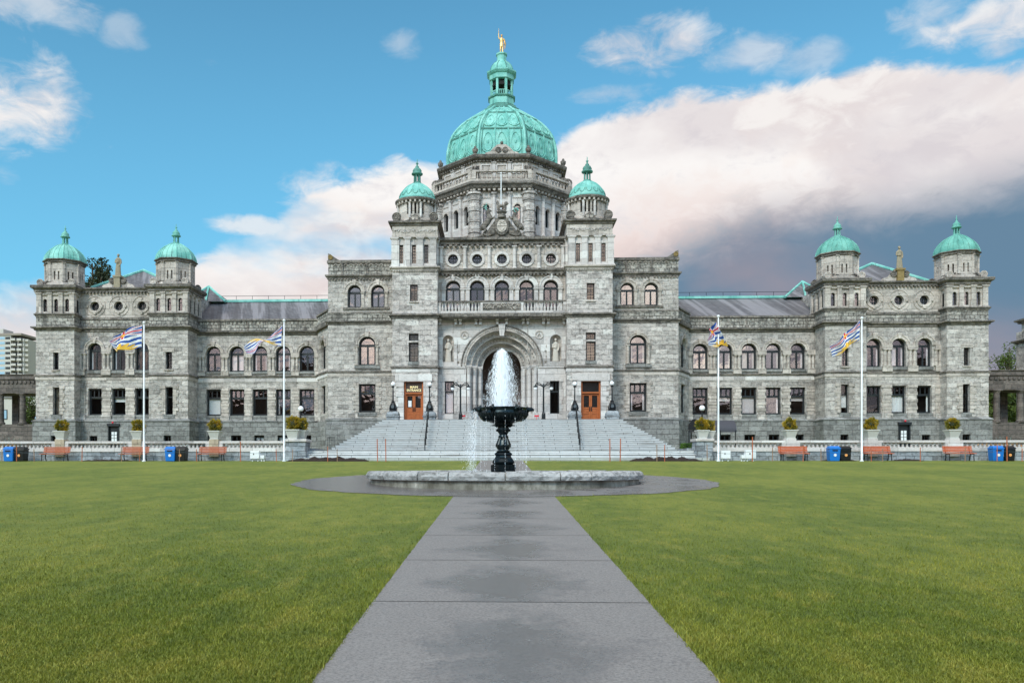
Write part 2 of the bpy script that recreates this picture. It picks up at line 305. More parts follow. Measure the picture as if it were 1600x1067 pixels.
# ------------------------------------------------------------------ mesh helpers
COL = sc.collection
def setp(o, parent):
    if parent is not None:
        o.parent = parent; o.matrix_parent_inverse = parent.matrix_world.inverted()
    return o
def empty(name, loc, label, cat, group=None, rz=0):
    o = bpy.data.objects.new(name, None); COL.objects.link(o); o.empty_display_size = .3
    o.location = loc; o.rotation_euler = (0, 0, rz); o['label'] = label; o['category'] = cat
    if group: o['group'] = group
    o.matrix_world = Matrix.Translation(loc) @ Matrix.Rotation(rz, 4, 'Z')
    return o
def tag(o, label, cat, group=None, kind=None):
    if label: o['label'] = label
    if cat: o['category'] = cat
    if group: o['group'] = group
    if kind: o['kind'] = kind
    return o
class MB:
    def __init__(s): s.v = []; s.f = []
    def add(s, vs, fs):
        n = len(s.v); s.v += [tuple(p) for p in vs]; s.f += [tuple(i + n for i in f) for f in fs]; return s
    def box(s, x0, x1, y0, y1, z0, z1):
        x0, x1 = sorted((x0, x1)); y0, y1 = sorted((y0, y1)); z0, z1 = sorted((z0, z1))
        return s.add([(x0,y0,z0),(x1,y0,z0),(x1,y1,z0),(x0,y1,z0),(x0,y0,z1),(x1,y0,z1),(x1,y1,z1),(x0,y1,z1)],
                     [(0,3,2,1),(4,5,6,7),(0,1,5,4),(1,2,6,5),(2,3,7,6),(3,0,4,7)])
    def collar(s, x0, x1, y0, y1, prof):
        """moulding mitred round a rectangular footprint; prof = [(outset, z)...] upwards"""
        x0, x1 = sorted((x0, x1)); vs = []; fs = []
        for o, z in prof: vs += [(x0-o, y0-o, z), (x1+o, y0-o, z), (x1+o, y1+o, z), (x0-o, y1+o, z)]
        n = len(prof)
        for i in range(n - 1):
            for j in range(4): fs.append((4*i+j, 4*i+(j+1)%4, 4*i+4+(j+1)%4, 4*i+4+j))
        fs.append((3, 2, 1, 0)); fs.append((4*n-4, 4*n-3, 4*n-2, 4*n-1))
        return s.add(vs, fs)
    def lathe(s, cx, cy, prof, n=24, rot=0.0, caps=True, flat=False, sx=1, sy=1):
        """prof = [(radius, z)...]; flat: radius is the apothem of an n-gon whose first face looks to -y"""
        k = 1 / math.cos(math.pi / n) if flat else 1; r0 = (math.pi / n if flat else 0) + rot - math.pi / 2
        vs = []; fs = []
        for r, z in prof:
            for j in range(n):
                a = r0 + 2 * math.pi * j / n; vs.append((cx + r*k*math.cos(a)*sx, cy + r*k*math.sin(a)*sy, z))
        for i in range(len(prof) - 1):
            for j in range(n): fs.append((i*n+j, i*n+(j+1)%n, (i+1)*n+(j+1)%n, (i+1)*n+j))
        if caps: fs.append(tuple(range(n-1, -1, -1))); m = (len(prof)-1)*n; fs.append(tuple(range(m, m+n)))
        return s.add(vs, fs)
    def tube(s, pts, rad, n=8, closed=False):
        pts = [Vector(p) for p in pts]; N = len(pts); rad = rad if isinstance(rad, (list, tuple)) else [rad]*N
        vs = []; fs = []
        prev = None
        for i, p in enumerate(pts):
            if closed: t = (pts[(i+1)%N] - pts[i-1])
            else: t = pts[min(i+1, N-1)] - pts[max(i-1, 0)]
            t = t.normalized() if t.length > 1e-9 else Vector((0,0,1))
            if prev is None:
                a = t.orthogonal().normalized()
            else:
                a = prev - t * prev.dot(t); a = a.normalized() if a.length > 1e-6 else t.orthogonal().normalized()
            prev = a; b = t.cross(a)
            for j in range(n):
                q = 2*math.pi*j/n; vs.append(p + (a*math.cos(q) + b*math.sin(q))*rad[i])
        M = N if closed else N-1
        for i in range(M):
            for j in range(n): fs.append((i*n+j, i*n+(j+1)%n, ((i+1)%N)*n+(j+1)%n, ((i+1)%N)*n+j))
        if not closed: fs.append(tuple(range(n-1,-1,-1))); fs.append(tuple(range((N-1)*n, N*n)))
        return s.add(vs, fs)
    def ball(s, c, r, n=12, m=8, sx=1, sy=1, sz=1):
        prof = [(r*math.sin(math.pi*i/m), -r*math.cos(math.pi*i/m)) for i in range(m+1)]; prof[0] = (1e-4, -r); prof[-1] = (1e-4, r)
        k = MB().lathe(0, 0, prof, n)
        return s.add([(c[0]+x*sx, c[1]+y*sy, c[2]+z*sz) for x, y, z in k.v], k.f)
    def merge(s, o, M=None):
        return s.add([tuple(M @ Vector(p)) for p in o.v] if M else o.v, o.f)
    def mesh(s, name, mat, smooth=False):
        me = bpy.data.meshes.new(name); me.from_pydata(s.v, [], s.f); me.validate(); me.update()
        me.materials.append(mat)
        if smooth: me.shade_smooth() if hasattr(me, 'shade_smooth') else None
        return me
    def build(s, name, mat, parent=None, smooth=False, loc=None, bevel=0, fixn=False):
        me = s.mesh(name, mat, smooth)
        if fixn:
            b = bmesh.new(); b.from_mesh(me); bmesh.ops.recalc_face_normals(b, faces=b.faces); b.to_mesh(me); b.free()
        o = bpy.data.objects.new(name, me); COL.objects.link(o)
        if loc is not None: o.location = loc; o.matrix_world = Matrix.Translation(loc)
        if bevel:
            md = o.modifiers.new('bevel', 'BEVEL'); md.width = bevel; md.segments = 2; md.limit_method = 'ANGLE'; md.angle_limit = R(40)
        return setp(o, parent)
def FR(x, y, a=0.0):
    """frame of a wall: origin x, y; local u runs along the wall, local -y looks outwards"""
    return Matrix.Translation((x, y, 0)) @ Matrix.Rotation(a, 4, 'Z')
def rect(x0, z0, x1, z1): x0, x1 = sorted((x0, x1)); return [(x0, z0), (x1, z0), (x1, z1), (x0, z1)]
def archp(xc, zb, zs, hw, n=14):
    return [(xc-hw, zb), (xc+hw, zb)] + [(xc + hw*math.cos(math.pi*i/n), zs + hw*math.sin(math.pi*i/n)) for i in range(n+1)]
def circ(xc, zc, r, n=24): return [(xc + r*math.cos(2*math.pi*i/n), zc + r*math.sin(2*math.pi*i/n)) for i in range(n)]
def ringp(xc, zs, r0, r1, n=18, a0=0, a1=math.pi):
    return [(xc + r1*math.cos(a0+(a1-a0)*i/n), zs + r1*math.sin(a0+(a1-a0)*i/n)) for i in range(n+1)] + [(xc + r0*math.cos(a1+(a0-a1)*i/n), zs + r0*math.sin(a1+(a0-a1)*i/n)) for i in range(n+1)]
def _ccw(p): return p if sum(p[i][0]*p[(i+1)%len(p)][1] - p[(i+1)%len(p)][0]*p[i][1] for i in range(len(p))) > 0 else p[::-1]
def fill(outline, holes, th):
    """solid slab with holes: local x, z outline, y from 0 to th; returns (verts, faces)"""
    from mathutils.geometry import tessellate_polygon
    loops = [_ccw(list(outline))] + [_ccw(list(h))[::-1] for h in holes]
    flat = [p for l in loops for p in l]; N = len(flat)
    tris = tessellate_polygon([[Vector((x, z, 0)) for x, z in l] for l in loops])
    vs = [(x, 0, z) for x, z in flat] + [(x, th, z) for x, z in flat]; fs = []
    for t in tris:
        a, b, c = t; A, Bb, Cc = flat[a], flat[b], flat[c]
        ar = (Bb[0]-A[0])*(Cc[1]-A[1]) - (Cc[0]-A[0])*(Bb[1]-A[1])
        if abs(ar) < 1e-10: continue
        if ar < 0: b, c = c, b
        fs.append((a, b, c)); fs.append((a+N, c+N, b+N))
    k = 0
    for l in loops:
        n = len(l)
        for i in range(n): j = (i+1) % n; fs.append((k+i, k+i+N, k+j+N, k+j))
        k += n
    return vs, fs
def panel(name, outline, holes, y, th, mat, parent, frame=None, mb=None):
    vs, fs = fill(outline, holes, th)
    vs = [(a, b + y, c) for a, b, c in vs]
    if frame is not None: vs = [tuple(frame @ Vector(p)) for p in vs]
    if mb is not None: mb.add(vs, fs); return None
    return MB().add(vs, fs).build(name, mat, parent)
WC = {}
def window(name, xc, zb, w, h, y, parent, arch=False, style='casement', glass=None, curtain=None, frame=None, lib=[0]):
    """window in a wall opening: the frame is the window, pane and curtain are its sub-parts"""
    key = (name, round(w, 2), round(h, 2), arch, style)
    hw = w / 2; zs = h - hw if arch else h
    shape = (archp(0, 0, zs, hw) if arch else rect(-hw, 0, hw, h)) if style != 'round' else circ(0, hw, hw, 20)
    if key not in WC:
        t = min(.14, w * .11); mb = MB(); inner = (archp(0, t, zs, hw - t) if arch else rect(-hw + t, t, hw - t, h - t)) if style != 'round' else circ(0, hw, hw - t, 20)
        v, f = fill(shape, [inner], .1); mb.add(v, f)
        if style == 'casement':
            zt = zs if arch else h * .66
            mb.box(-hw+t, hw-t, .0, .08, zt - t*.9, zt + t*.5); mb.box(-t*.5, t*.5, .01, .07, t, zt - t*.9)
        elif style == 'sash':
            zt = h * .68; mb.box(-hw+t, hw-t, .0, .08, zt - t*.8, zt + t*.4)
            for q in (-hw/3, hw/3): mb.box(q - t*.35, q + t*.35, .01, .07, zt + t*.4, h - t)
        elif style == 'slit':
            zt = h * .64; mb.box(-hw+t, hw-t, .0, .08, zt - t*.6, zt + t*.4)
        elif style == 'round':
            mb.box(-t*.4, t*.4, .01, .07, t, w - t)
            for q in (.62, -.62): mb.box(-hw*.9, hw*.9, .015, .06, hw + q*hw*.55 - t*.3, hw + q*hw*.55 + t*.3)
            for q in (-hw*.45, hw*.45): mb.box(q - t*.25, q + t*.25, .015, .06, hw*.35, hw*1.65)
        elif style == 'leaded':
            for i in range(1, 6): mb.box(-hw+t, hw-t, .03, .05, h*i/6 - .012, h*i/6 + .012)
            mb.box(-.012, .012, .03, .05, t, h - t)
        elif style == 'basement':
            mb.box(-t*.4, t*.4, .01, .07, t, h - t)
        pv, pf = fill(shape, [], .01)
        WC[key] = (mb.mesh(name, FRAME), {})
        WC[key][1]['p'] = (pv, pf)
    me, d = WC[key]; glass = glass or G_MID
    M = (frame or Matrix.Identity(4)) @ Matrix.Translation((xc, y, zb))
    o = bpy.data.objects.new(name, me); COL.objects.link(o); o.matrix_world = M; setp(o, parent)
    gk = 'p' + glass.name
    if gk not in d: d[gk] = MB().add(*d['p']).mesh('pane', glass)
    lib[0] += 1; rr = random.Random(lib[0])
    p = bpy.data.objects.new('pane', d[gk]); COL.objects.link(p)
    p.matrix_world = M @ Matrix.Translation((0, .06, 0)) @ Matrix.Rotation(R(rr.uniform(-.6, .6)), 4, 'Z') @ Matrix.Rotation(R(rr.uniform(-1.5, 1.5)), 4, 'X'); setp(p, o)
    if curtain:
        for c in curtain.split():
            mb = MB(); mat = CURT; zt = (zs if arch else h * .68)
            def wavy(x0, x1, z0, z1):
                n = 10; vs = []; fs = []
                for i in range(n+1):
                    x = x0 + (x1-x0)*i/n; yy = .16 + .025*math.sin(i*2.4); vs += [(x, yy, z0), (x, yy, z1)]
                for i in range(n): fs.append((2*i, 2*i+2, 2*i+3, 2*i+1))
                mb.add(vs, fs)
            if c == 'L': wavy(-hw+.04, -hw+w*.2, .05, zt)
            elif c == 'R': wavy(hw-w*.2, hw-.04, .05, zt)
            elif c == 'LL': wavy(-hw+.04, -hw+w*.45, .05, zt)
            elif c == 'full': wavy(-hw+.04, hw-.04, .05, zt)
            elif c == 'cream': wavy(-hw+.04, hw-.04, .05, h-.1); mat = CREAM
            elif c == 'brown': wavy(-hw+w*.2, hw-w*.25, .05, zt); mat = BROWN
            elif c == 'blind': mb.box(-hw+.04, hw-.04, .15, .17, .06, zt)
            elif c == 'midblind': mb.box(-hw+.04, hw-.04, .15, .17, h*.2, h*.64)
            elif c == 'band': mb.box(-hw+.04, hw-.04, .15, .17, zt-.42, zt-.02)
            elif c == 'line': mb.box(-hw+.04, hw-.04, .15, .17, zt-.12, zt)
            q = mb.mesh('blind' if c in ('blind', 'band', 'line', 'midblind') else 'curtain', mat); q = bpy.data.objects.new(q.name.split('.')[0], q); COL.objects.link(q); q.matrix_world = M; setp(q, o)
    return o

# ------------------------------------------------------------------ figures
def remesh(o, vox):
    md = o.modifiers.new('r', 'REMESH'); md.mode = 'VOXEL'; md.voxel_size = vox; md.use_smooth_shade = True
    me = bpy.data.meshes.new_from_object(o.evaluated_get(bpy.context.evaluated_depsgraph_get()))
    mat = o.data.materials[0] if o.data.materials else None
    o.modifiers.clear(); o.data = me
    if mat and not me.materials: me.materials.append(mat)
    return o
def figure(name, h, mat, label, cat, loc, robe=True, lift=0, group=None, face=0):
    """a standing statue of height h (metres), looking to -y, as one continuous body"""
    k = h / 7.5; mb = MB()
    if robe:
        mb.lathe(0, 0, [(1.0*k, 0), (.98*k, .6*k), (.86*k, 2*k), (.80*k, 3.6*k), (.72*k, 4.3*k), (.82*k, 5.2*k), (.86*k, 5.8*k), (.62*k, 6.2*k), (.25*k, 6.4*k)], 14, sy=.72)
        for i in range(7):
            a = -math.pi/2 + (i-3)*.42; mb.tube([(math.cos(a)*1.0*k, math.sin(a)*.72*k, .05*k), (math.cos(a)*.84*k, math.sin(a)*.62*k, 2.4*k), (math.cos(a)*.72*k, math.sin(a)*.5*k, 4.2*k)], [.13*k, .11*k, .05*k], 6)
    else:
        for s in (-1, 1): mb.tube([(s*.42*k, -.15*k*s, 0), (s*.42*k, -.05*k, 1.8*k), (s*.36*k, 0, 3.7*k)], [.24*k, .34*k, .48*k], 8)
        mb.lathe(0, 0, [(.78*k, 2.6*k), (.8*k, 3.4*k), (.62*k, 4.3*k), (.78*k, 5.3*k), (.8*k, 5.8*k), (.5*k, 6.2*k), (.24*k, 6.4*k)], 12, sy=.65)
    mb.tube([(0, 0, 6.1*k), (0, -.03*k, 6.8*k)], [.27*k, .24*k], 8)
    mb.ball((0, -.05*k, 7.05*k), .46*k, 12, 9, .85, .95, 1.1); mb.ball((0, -.5*k, 7.0*k), .1*k, 6, 5); mb.ball((0, -.4*k, 6.7*k), .16*k, 6, 5)
    mb.ball((0, .1*k, 7.2*k), .48*k, 10, 7, .92, .95, .95)
    if lift:
        mb.tube([(-.8*k, 0, 5.8*k), (-1.2*k, -.1*k, 6.6*k), (-1.15*k, -.2*k, 7.8*k)], [.3*k, .24*k, .17*k], 8); mb.ball((-1.15*k, -.2*k, 7.95*k), .2*k)
        mb.tube([(.8*k, 0, 5.8*k), (1.2*k, 0, 4.8*k), (1.05*k, -.35*k, 3.8*k)], [.3*k, .24*k, .17*k], 8); mb.ball((1.05*k, -.4*k, 3.7*k), .2*k)
        mb.tube([(1.15*k, .1*k, 5.6*k), (1.45*k, .3*k, 4*k), (1.2*k, .4*k, 1.8*k)], [.2*k, .35*k, .12*k], 7)
        mb.tube([(-1.15*k, -.25*k, 5.6*k), (-1.15*k, -.25*k, 10.0*k)], [.09*k, .07*k], 6); mb.ball((-1.15*k, -.25*k, 8.5*k), .2*k)
    else:
        mb.tube([(-.8*k, 0, 5.75*k), (-1.02*k, -.1*k, 4.6*k), (-.35*k, -.68*k, 4.5*k)], [.3*k, .25*k, .17*k], 8); mb.ball((-.25*k, -.7*k, 4.55*k), .2*k)
        mb.tube([(.8*k, 0, 5.75*k), (1.05*k, -.05*k, 4.6*k), (.85*k, -.5*k, 3.7*k)], [.3*k, .25*k, .17*k], 8); mb.ball((.8*k, -.55*k, 3.6*k), .2*k)
        mb.box(-.35*k, .15*k, -.9*k, -.62*k, 4.2*k, 4.9*k)
    o = mb.build(name, mat, None); remesh(o, .085*k)
    o.location = loc; o.rotation_euler = (0, 0, face)
    return tag(o, label, cat, group)

# ------------------------------------------------------------------ the parliament building
X0 = .14
B = empty('parliament_building', (X0, 66, 2.6), 'long grey stone parliament building with green copper domes, behind the fountain and the wide steps', 'building')
def XX(side, px, Y): x = PXx(px, Y); return x if side < 0 else 2 * X0 - x
def zfun(px, Y): return lambda py: P(px, py, Y)[1]
CORN = lambda z0, z1, o: [(0, z0 - .02), (o*.35, z0), (o*.4, z0 + (z1-z0)*.35), (o*.8, z0 + (z1-z0)*.5), (o, z0 + (z1-z0)*.62), (o, z1), (0, z1 + .03)]
STR = lambda z0, z1, o: [(0, z0 - .01), (o, z0), (o, z1), (0, z1 + .04)]
def cornice(x0, x1, y0, y1, z0, z1, o, mat=DARKST, dent=0, name='cornice'):
    mb = MB().collar(x0, x1, y0, y1, CORN(z0, z1, o))
    if dent:
        x0, x1 = sorted((x0, x1)); n = max(2, int((x1 - x0) / dent)); t = (x1 - x0) / n
        for i in range(n): mb.box(x0 + t*(i+.25), x0 + t*(i+.75), y0 - o*.62, y0 + .05, z0 - (z1-z0)*.38, z0 - .003)
    return mb.build(name, mat, B)
def string(x0, x1, y0, y1, z, hh, o, mat=SMOOTH): return MB().collar(x0, x1, y0, y1, STR(z - hh, z, o)).build('string_course', mat, B)
def sill(x0, x1, y, z, hh=.12, o=.1, mat=SMOOTH): return MB().box(x0, x1, y - o, y + .3, z - hh, z).build('window_sill', mat, B)
def arch_s(xc, zs, r0, r1, y, o=.1, mat=SMOOTH, frame=None, key=True, name='arch_surround'):
    mb = MB(); panel(None, ringp(xc, zs, r0, r1), [], y - o, o + .1, None, None, frame, mb); panel(None, ringp(xc, zs, r1 - .05, r1 + .05), [], y - o - .06, .1, None, None, frame, mb)
    if key:
        w_ = r0 * .22; q = MB().add([(xc-w_*.8, y-o-.1, zs+r0-.03), (xc+w_*.8, y-o-.1, zs+r0-.03), (xc+w_*1.3, y-o-.1, zs+r1+.16), (xc-w_*1.3, y-o-.1, zs+r1+.16),
                  (xc-w_*.8, y+.05, zs+r0-.03), (xc+w_*.8, y+.05, zs+r0-.03), (xc+w_*1.3, y+.05, zs+r1+.16), (xc-w_*1.3, y+.05, zs+r1+.16)], [(0,1,2,3),(7,6,5,4),(0,4,5,1),(1,5,6,2),(2,6,7,3),(3,7,4,0)])
        mb.merge(q, frame)
    return mb.build(name, mat, B)
def pilaster(xc, w, y, z0, z1, o=.14, mat=SMOOTH, cap=.16, name='pilaster', frame=None, parent=None):
    mb = MB(); q = MB().box(xc-w/2, xc+w/2, y-o, y+.05, z0+cap*.7, z1-cap).box(xc-w*.64, xc+w*.64, y-o-.05, y+.04, z0, z0+cap*.7).box(xc-w*.6, xc+w*.6, y-o-.04, y+.04, z1-cap, z1-cap*.55).box(xc-w*.72, xc+w*.72, y-o-.08, y+.03, z1-cap*.55, z1)
    mb.merge(q, frame); return mb.build(name, mat, parent or B)
def column(xc, yc, r, z0, z1, mat=PALE, frame=None, cap=.3, name='column', parent=None):
    q = MB().lathe(xc, yc, [(r*1.35, z0), (r*1.35, z0+r*.5), (r*1.1, z0+r*.7), (r, z0+r*.9), (r*.95, (z0+z1)/2), (r*.88, z1-cap), (r*1.0, z1-cap+.02), (r*.95, z1-cap+.05), (r*1.35, z1-.08), (r*1.35, z1-.07)], 14)
    q.box(xc-r*1.35, xc+r*1.35, yc-r*1.35, yc+r*1.35, z1-.07, z1)
    mb = MB().merge(q, frame) if frame else q
    return mb.build(name, mat, parent or B)
def quoins(x0, x1, y, z0, z1, n, o=.07, mat=SMOOTH):
    """alternately wide and narrow dressed blocks beside a window"""
    for (xe, d) in ((min(x0, x1), -1), (max(x0, x1), 1)):
        mb = MB(); t = (z1 - z0) / n
        for i in range(n):
            w_ = .46 if i % 2 else .30; a = xe + d*.005; mb.box(a, a + d*w_, y - (o if i % 2 else o*.7), y + .05, z0 + t*i + .012, z0 + t*(i+1) - .012)
        mb.build('window_quoins', mat, B)
def scroll(xc, y, z, r, th=.3, mat=DARKST, d=1, frame=None, name='scroll_ornament', wd=None, turns=2.2):
    pts = []
    for i in range(40):
        t = i / 39; a = t * turns * 2 * math.pi; rr = r * (1 - .82 * t); pts.append((xc + d * rr * math.cos(a), y, z + rr * math.sin(a)))
    mb = MB().tube(pts, [r*.16*(1-.4*i/39) for i in range(40)], 7); vs, fs = fill(circ(xc, z, r*.95, 20), [], th); mb.add([(a, b + y, c) for a, b, c in vs], fs)
    o = MB().merge(mb, frame) if frame else mb
    return o.build(name, mat, B)
def finial(cx, cy, z, k, mat, parent):
    """little copper cupola on posts with a knob; k = total height"""
    mb = MB(); mb.lathe(cx, cy, [(.21*k, z-.06*k), (.21*k, z), (.155*k, z+.03*k), (.155*k, z+.05*k)], 12)
    o = mb.build('lantern', mat, parent)
    for j in range(6):
        a = j*math.pi/3 + .3; o2 = MB().tube([(cx+.125*k*math.cos(a), cy+.125*k*math.sin(a), z+.05*k), (cx+.115*k*math.cos(a), cy+.115*k*math.sin(a), z+.35*k)], .028*k, 6); o2.build('lantern_post', mat, parent)
    MB().lathe(cx, cy, [(.15*k, z+.35*k), (.23*k, z+.37*k), (.23*k, z+.42*k), (.165*k, z+.45*k), (.19*k, z+.52*k), (.15*k, z+.6*k), (.075*k, z+.66*k), (.085*k, z+.69*k), (.04*k, z+.73*k), (.03*k, z+.79*k), (.06*k, z+.83*k), (.018*k, z+.87*k), (.014*k, z+k)], 12).build('finial', mat, parent, True)
    return o
def copper_dome(cx, cy, prof, n, mat, flat, ribs, drops=False, name='copper_dome'):
    d = MB().lathe(cx, cy, prof, n, flat=flat).build(name, mat, B, not flat)
    kk = 1/math.cos(math.pi/n) if flat else 1
    for j in range(ribs):
        a = 2*math.pi*j/ribs + (math.pi/n if flat else math.pi/ribs) - math.pi/2
        MB().tube([(cx + (r*kk+.012)*math.cos(a), cy + (r*kk+.012)*math.sin(a), z) for r, z in prof], [.035]*len(prof), 6).build('rib', mat, d)
    return d
def at_prof(prof, z):
    for (r0, z0), (r1, z1) in zip(prof, prof[1:]):
        if z0 <= z <= z1: t = (z - z0)/(z1 - z0 + 1e-9); return r0 + (r1 - r0)*t
    return prof[-1][0] if z > prof[-1][1] else prof[0][0]
XM = Matrix.Identity(4)

# ---- end pavilions
def pavilion(s, cur):
    Y = 70.5; z = zfun(90, Y); zB = zfun(263, Y); gl = G_CLEAR if s < 0 else G_MID
    t_d = 3.4
    for (a, b, wins, low, nm) in ((56, 116, (83, 91.5), (83, 93.3), 'A'), (233, 293.6, (258.7, 268.8), (258.7, 270.3), 'B')):
        xa, xb = sorted((XX(s, a, Y), XX(s, b, Y))); xc = (xa + xb)/2; hwid = (xb - xa)/2
        u0, u1 = sorted((XX(s, wins[0], Y), XX(s, wins[1], Y))); l0, l1 = sorted((XX(s, low[0], Y), XX(s, low[1], Y)))
        zz = z if nm == 'A' else zB
        dz = 0 if nm == 'A' else zB(585.0) - z(585.0)
        q = z
        z_pl, z_str, z_c0, z_c1, z_b0, z_b1, z_k0, z_k1 = q(659), q(585.5), q(516), q(510.5), q(494.5), q(490), q(456), q(446)
        # main wall and its sides
        panel('wall', rect(xa, z_pl, xb, z_c0 + .1), [rect(u0, q(577.5), u1, q(550.6)), rect(l0, q(648), l1, q(605))], Y, .5, STONE, B)
        for xe in (xa, xb - .5): MB().box(xe, xe + .5, Y + .5, Y + t_d, z_pl, z_c0 + .1).build('wall', STONE, B)
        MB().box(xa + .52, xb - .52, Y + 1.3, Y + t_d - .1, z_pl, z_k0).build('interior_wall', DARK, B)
        window('tower_window', (u0+u1)/2, q(577.5), u1-u0, q(550.6)-q(577.5), Y + .3, B, style='leaded', glass=gl if s < 0 else G_MID)
        window('tower_window', (l0+l1)/2, q(648), l1-l0, q(605)-q(648), Y + .3, B, style='slit', glass=G_CLEAR, curtain=('midblind' if (nm == 'B' and s > 0) else ('cream' if (nm == 'A' and s < 0) else None)))
        sill(u0-.12, u1+.12, Y, q(577.5)); sill(l0-.15, l1+.15, Y, q(648), .3, .06, BASE); quoins(l0, l1, Y, q(648), q(603), 8); MB().box(u0-.2, u1+.2, Y-.05, Y+.05, q(550.6)+.003, q(545)).build('lintel', SMOOTH, B)
        # battered granite base with its little window
        b0, b1 = l0 - .1, l0 + .55
        z0 = 1.9
        panel('base_wall', rect(xa - .2, z0, xb + .2, z_pl), [rect(b0, q(695), b1, q(680.5))], Y - .2, .5, BASE, B)
        for xe in (xa - .2, xb - .3): MB().box(xe, xe + .5, Y + .3, Y + t_d, z0, z_pl - .003).build('base_wall', BASE, B)
        MB().box(xa, xb, Y + .8, Y + t_d - .2, z0, z_pl - .02).build('interior_wall', DARK, B)
        window('basement_window', (b0+b1)/2, q(695), b1-b0, q(680.5)-q(695), Y + .05, B, style='basement', glass=G_CLEAR)
        MB().collar(xa - .2, xb + .2, Y - .2, Y + t_d, [(0, z_pl - .01), (.06, z_pl), (.06, z_pl + .08), (-.2, z_pl + .26)]).build('string_course', BASE, B)
        string(xa, xb, Y, Y + t_d, z_str, .12, .12, DARKST); string(xa, xb, Y, Y + t_d, q(589.5), .22, .05, SMOOTH)
        cornice(xa, xb, Y, Y + t_d, z_c0, z_c1, .32)
        MB().box(xa + .01, xb - .01, Y + .01, Y + t_d, z_c1, z_b0).build('wall', CHECK, B)
        cornice(xa, xb, Y, Y + t_d, z_b0, z_b1, .14)
        # belvedere with three slits between pilasters
        z_p0, z_p1 = z_b1, q(457)
        w3 = 2*hwid/3; hs = [archp(xc + (i-1)*w3*.86, q(486.5), q(469.5), .17, 8) for i in range(3)]
        panel('wall', rect(xa + .15, z_b1, xb - .15, z_k0), hs, Y + .16, .35, SMOOTH, B)
        for i in range(3): window('slit_window', xc + (i-1)*w3*.86, q(486.5), .34, q(469.5)-q(486.5)+.17, Y + .3, B, arch=True, style='slit', glass=G_MID if s > 0 or nm == 'B' else G_CLEAR)
        for i in range(4): pilaster(xc + (i-1.5)*w3*.86, .34 if i in (1, 2) else .42, Y + .16, z_p0, z_p1, .16)
        for sd in (-1, 1):
            fr = FR(xc + sd*hwid, Y + t_d/2, sd*math.pi/2)
            q_ = MB(); panel(None, rect(-t_d/2 + .5, z_b1, t_d/2 - .1, z_k0), [], .16, .35, None, None, fr, q_); q_.build('wall', SMOOTH, B)
            for i in range(4): pilaster((i-1.5)*.86*w3, .34, .16, z_p0, z_p1, .16, frame=fr)
            for i in range(3):
                g = MB().merge(MB().box((i-1)*.86*w3-.15, (i-1)*.86*w3+.15, .1, .158, q(486.5), q(467)), fr); g.build('blind_panel', DARK, B)
        MB().box(xa + .02, xb - .02, Y + .02, Y + t_d, z_k0 - .25, z_k0 + .05).build('wall', SMOOTH, B)
        cornice(xa, xb, Y, Y + t_d, z_k0, z_k1, .34)
        # octagonal drum
        cy = Y + t_d/2; zd = z_k1; zt = 19.44; ra = 1.46
        MB().lathe(xc, cy, [(ra+.12, zd), (ra+.12, zd+.3), (ra, zd+.38)], 8, flat=True).build('drum_base', SMOOTH, B)
        fw = ra*math.tan(math.pi/8)
        for j in range(8):
            fr = FR(xc, cy, j*math.pi/4) @ Matrix.Translation((0, -ra, 0)); hh = [rect(-.25, zd+.55, -.11, zd+1.3), rect(.11, zd+.55, .25, zd+1.3)]
            o_ = MB(); panel(None, rect(-fw, zd+.3, fw, zt - .1), hh, 0, .28, None, None, fr, o_); o_.build('drum_wall', SMOOTH, B)
            if j in (0, 1, 2, 6, 7):
                pilaster(-fw+.02, .2, 0, zd+.38, zt-.2, .07, frame=fr, cap=.1)
                if j in (1, 7): MB().merge(MB().box(-.4, .4, -.1, .02, zd+.42, zd+.53), fr).build('drum_sill', DARKST, B)
        MB().lathe(xc, cy, [(ra, zt-.22), (ra+.12, zt-.14), (ra+.12, zt-.02), (ra+.24, zt+.04), (ra+.24, zt+.12), (ra+.1, zt+.16)], 8, flat=True).build('drum_cornice', DARKST, B)
        for sx in (-1, 1): scroll(xc + sx*(hwid-.28), Y + .12, zd + .3, .3, .3, SMOOTH, -sx)
        scroll(xc + hwid - .25, Y + t_d - .5, zd + .3, .28, .3, DARKST); scroll(xc - hwid + .25, Y + t_d - .5, zd + .3, .28, .3, DARKST)
        pr = [(ra+.12, zt+.14), (ra+.11, zt+.34), (ra+.03, zt+.62), (ra-.12, zt+.9), (ra-.34, zt+1.17), (ra-.62, zt+1.42), (ra-.93, zt+1.6), (ra-1.14, zt+1.7)]
        dm = copper_dome(xc, cy, pr, 8, COPPER if (s < 0) else COPPER2, True, 8)
        for j in (0, 1, 2, 6, 7):
            for u in (-.33, .33):
                pts = [(Matrix.Translation((xc, cy, 0)) @ Matrix.Rotation(j*math.pi/4, 4, 'Z')) @ Vector((u*rr*.42, -(rr+.008), zz_)) for rr, zz_ in pr]
                MB().tube(pts, .014, 5).build('seam', COPPERD, dm)
        finial(xc, cy, zt + 1.72, 1.7, COPPER2, dm)
    # wall between the towers
    Ym = 71.6; xa, xb = sorted((XX(s, 114, Ym), XX(s, 238, Ym))); q = zfun(185, Ym)
    cs = [148.4, 185.4, 221.8]; hw = 11.0*Ym/FPX*1.0; ho = []
    for c in cs:
        xc = XX(s, c, Ym); ho += [archp(xc, q(578.7), q(546.5), hw), rect(xc-hw, q(648.4), xc+hw, q(606.8))]
    panel('wall', rect(xa, q(659), xb, q(517)), ho, Ym, .55, STONE, B)
    panel('wall', rect(xa, q(497), xb, q(456)), [circ(XX(s, c-.2, Ym), q(478.2), .40) for c in cs], Ym + .05, .5, SMOOTH, B)
    MB().box(xa, xb, Ym - .02, Ym + .5, q(511), q(497)).build('parapet', CHECK, B)
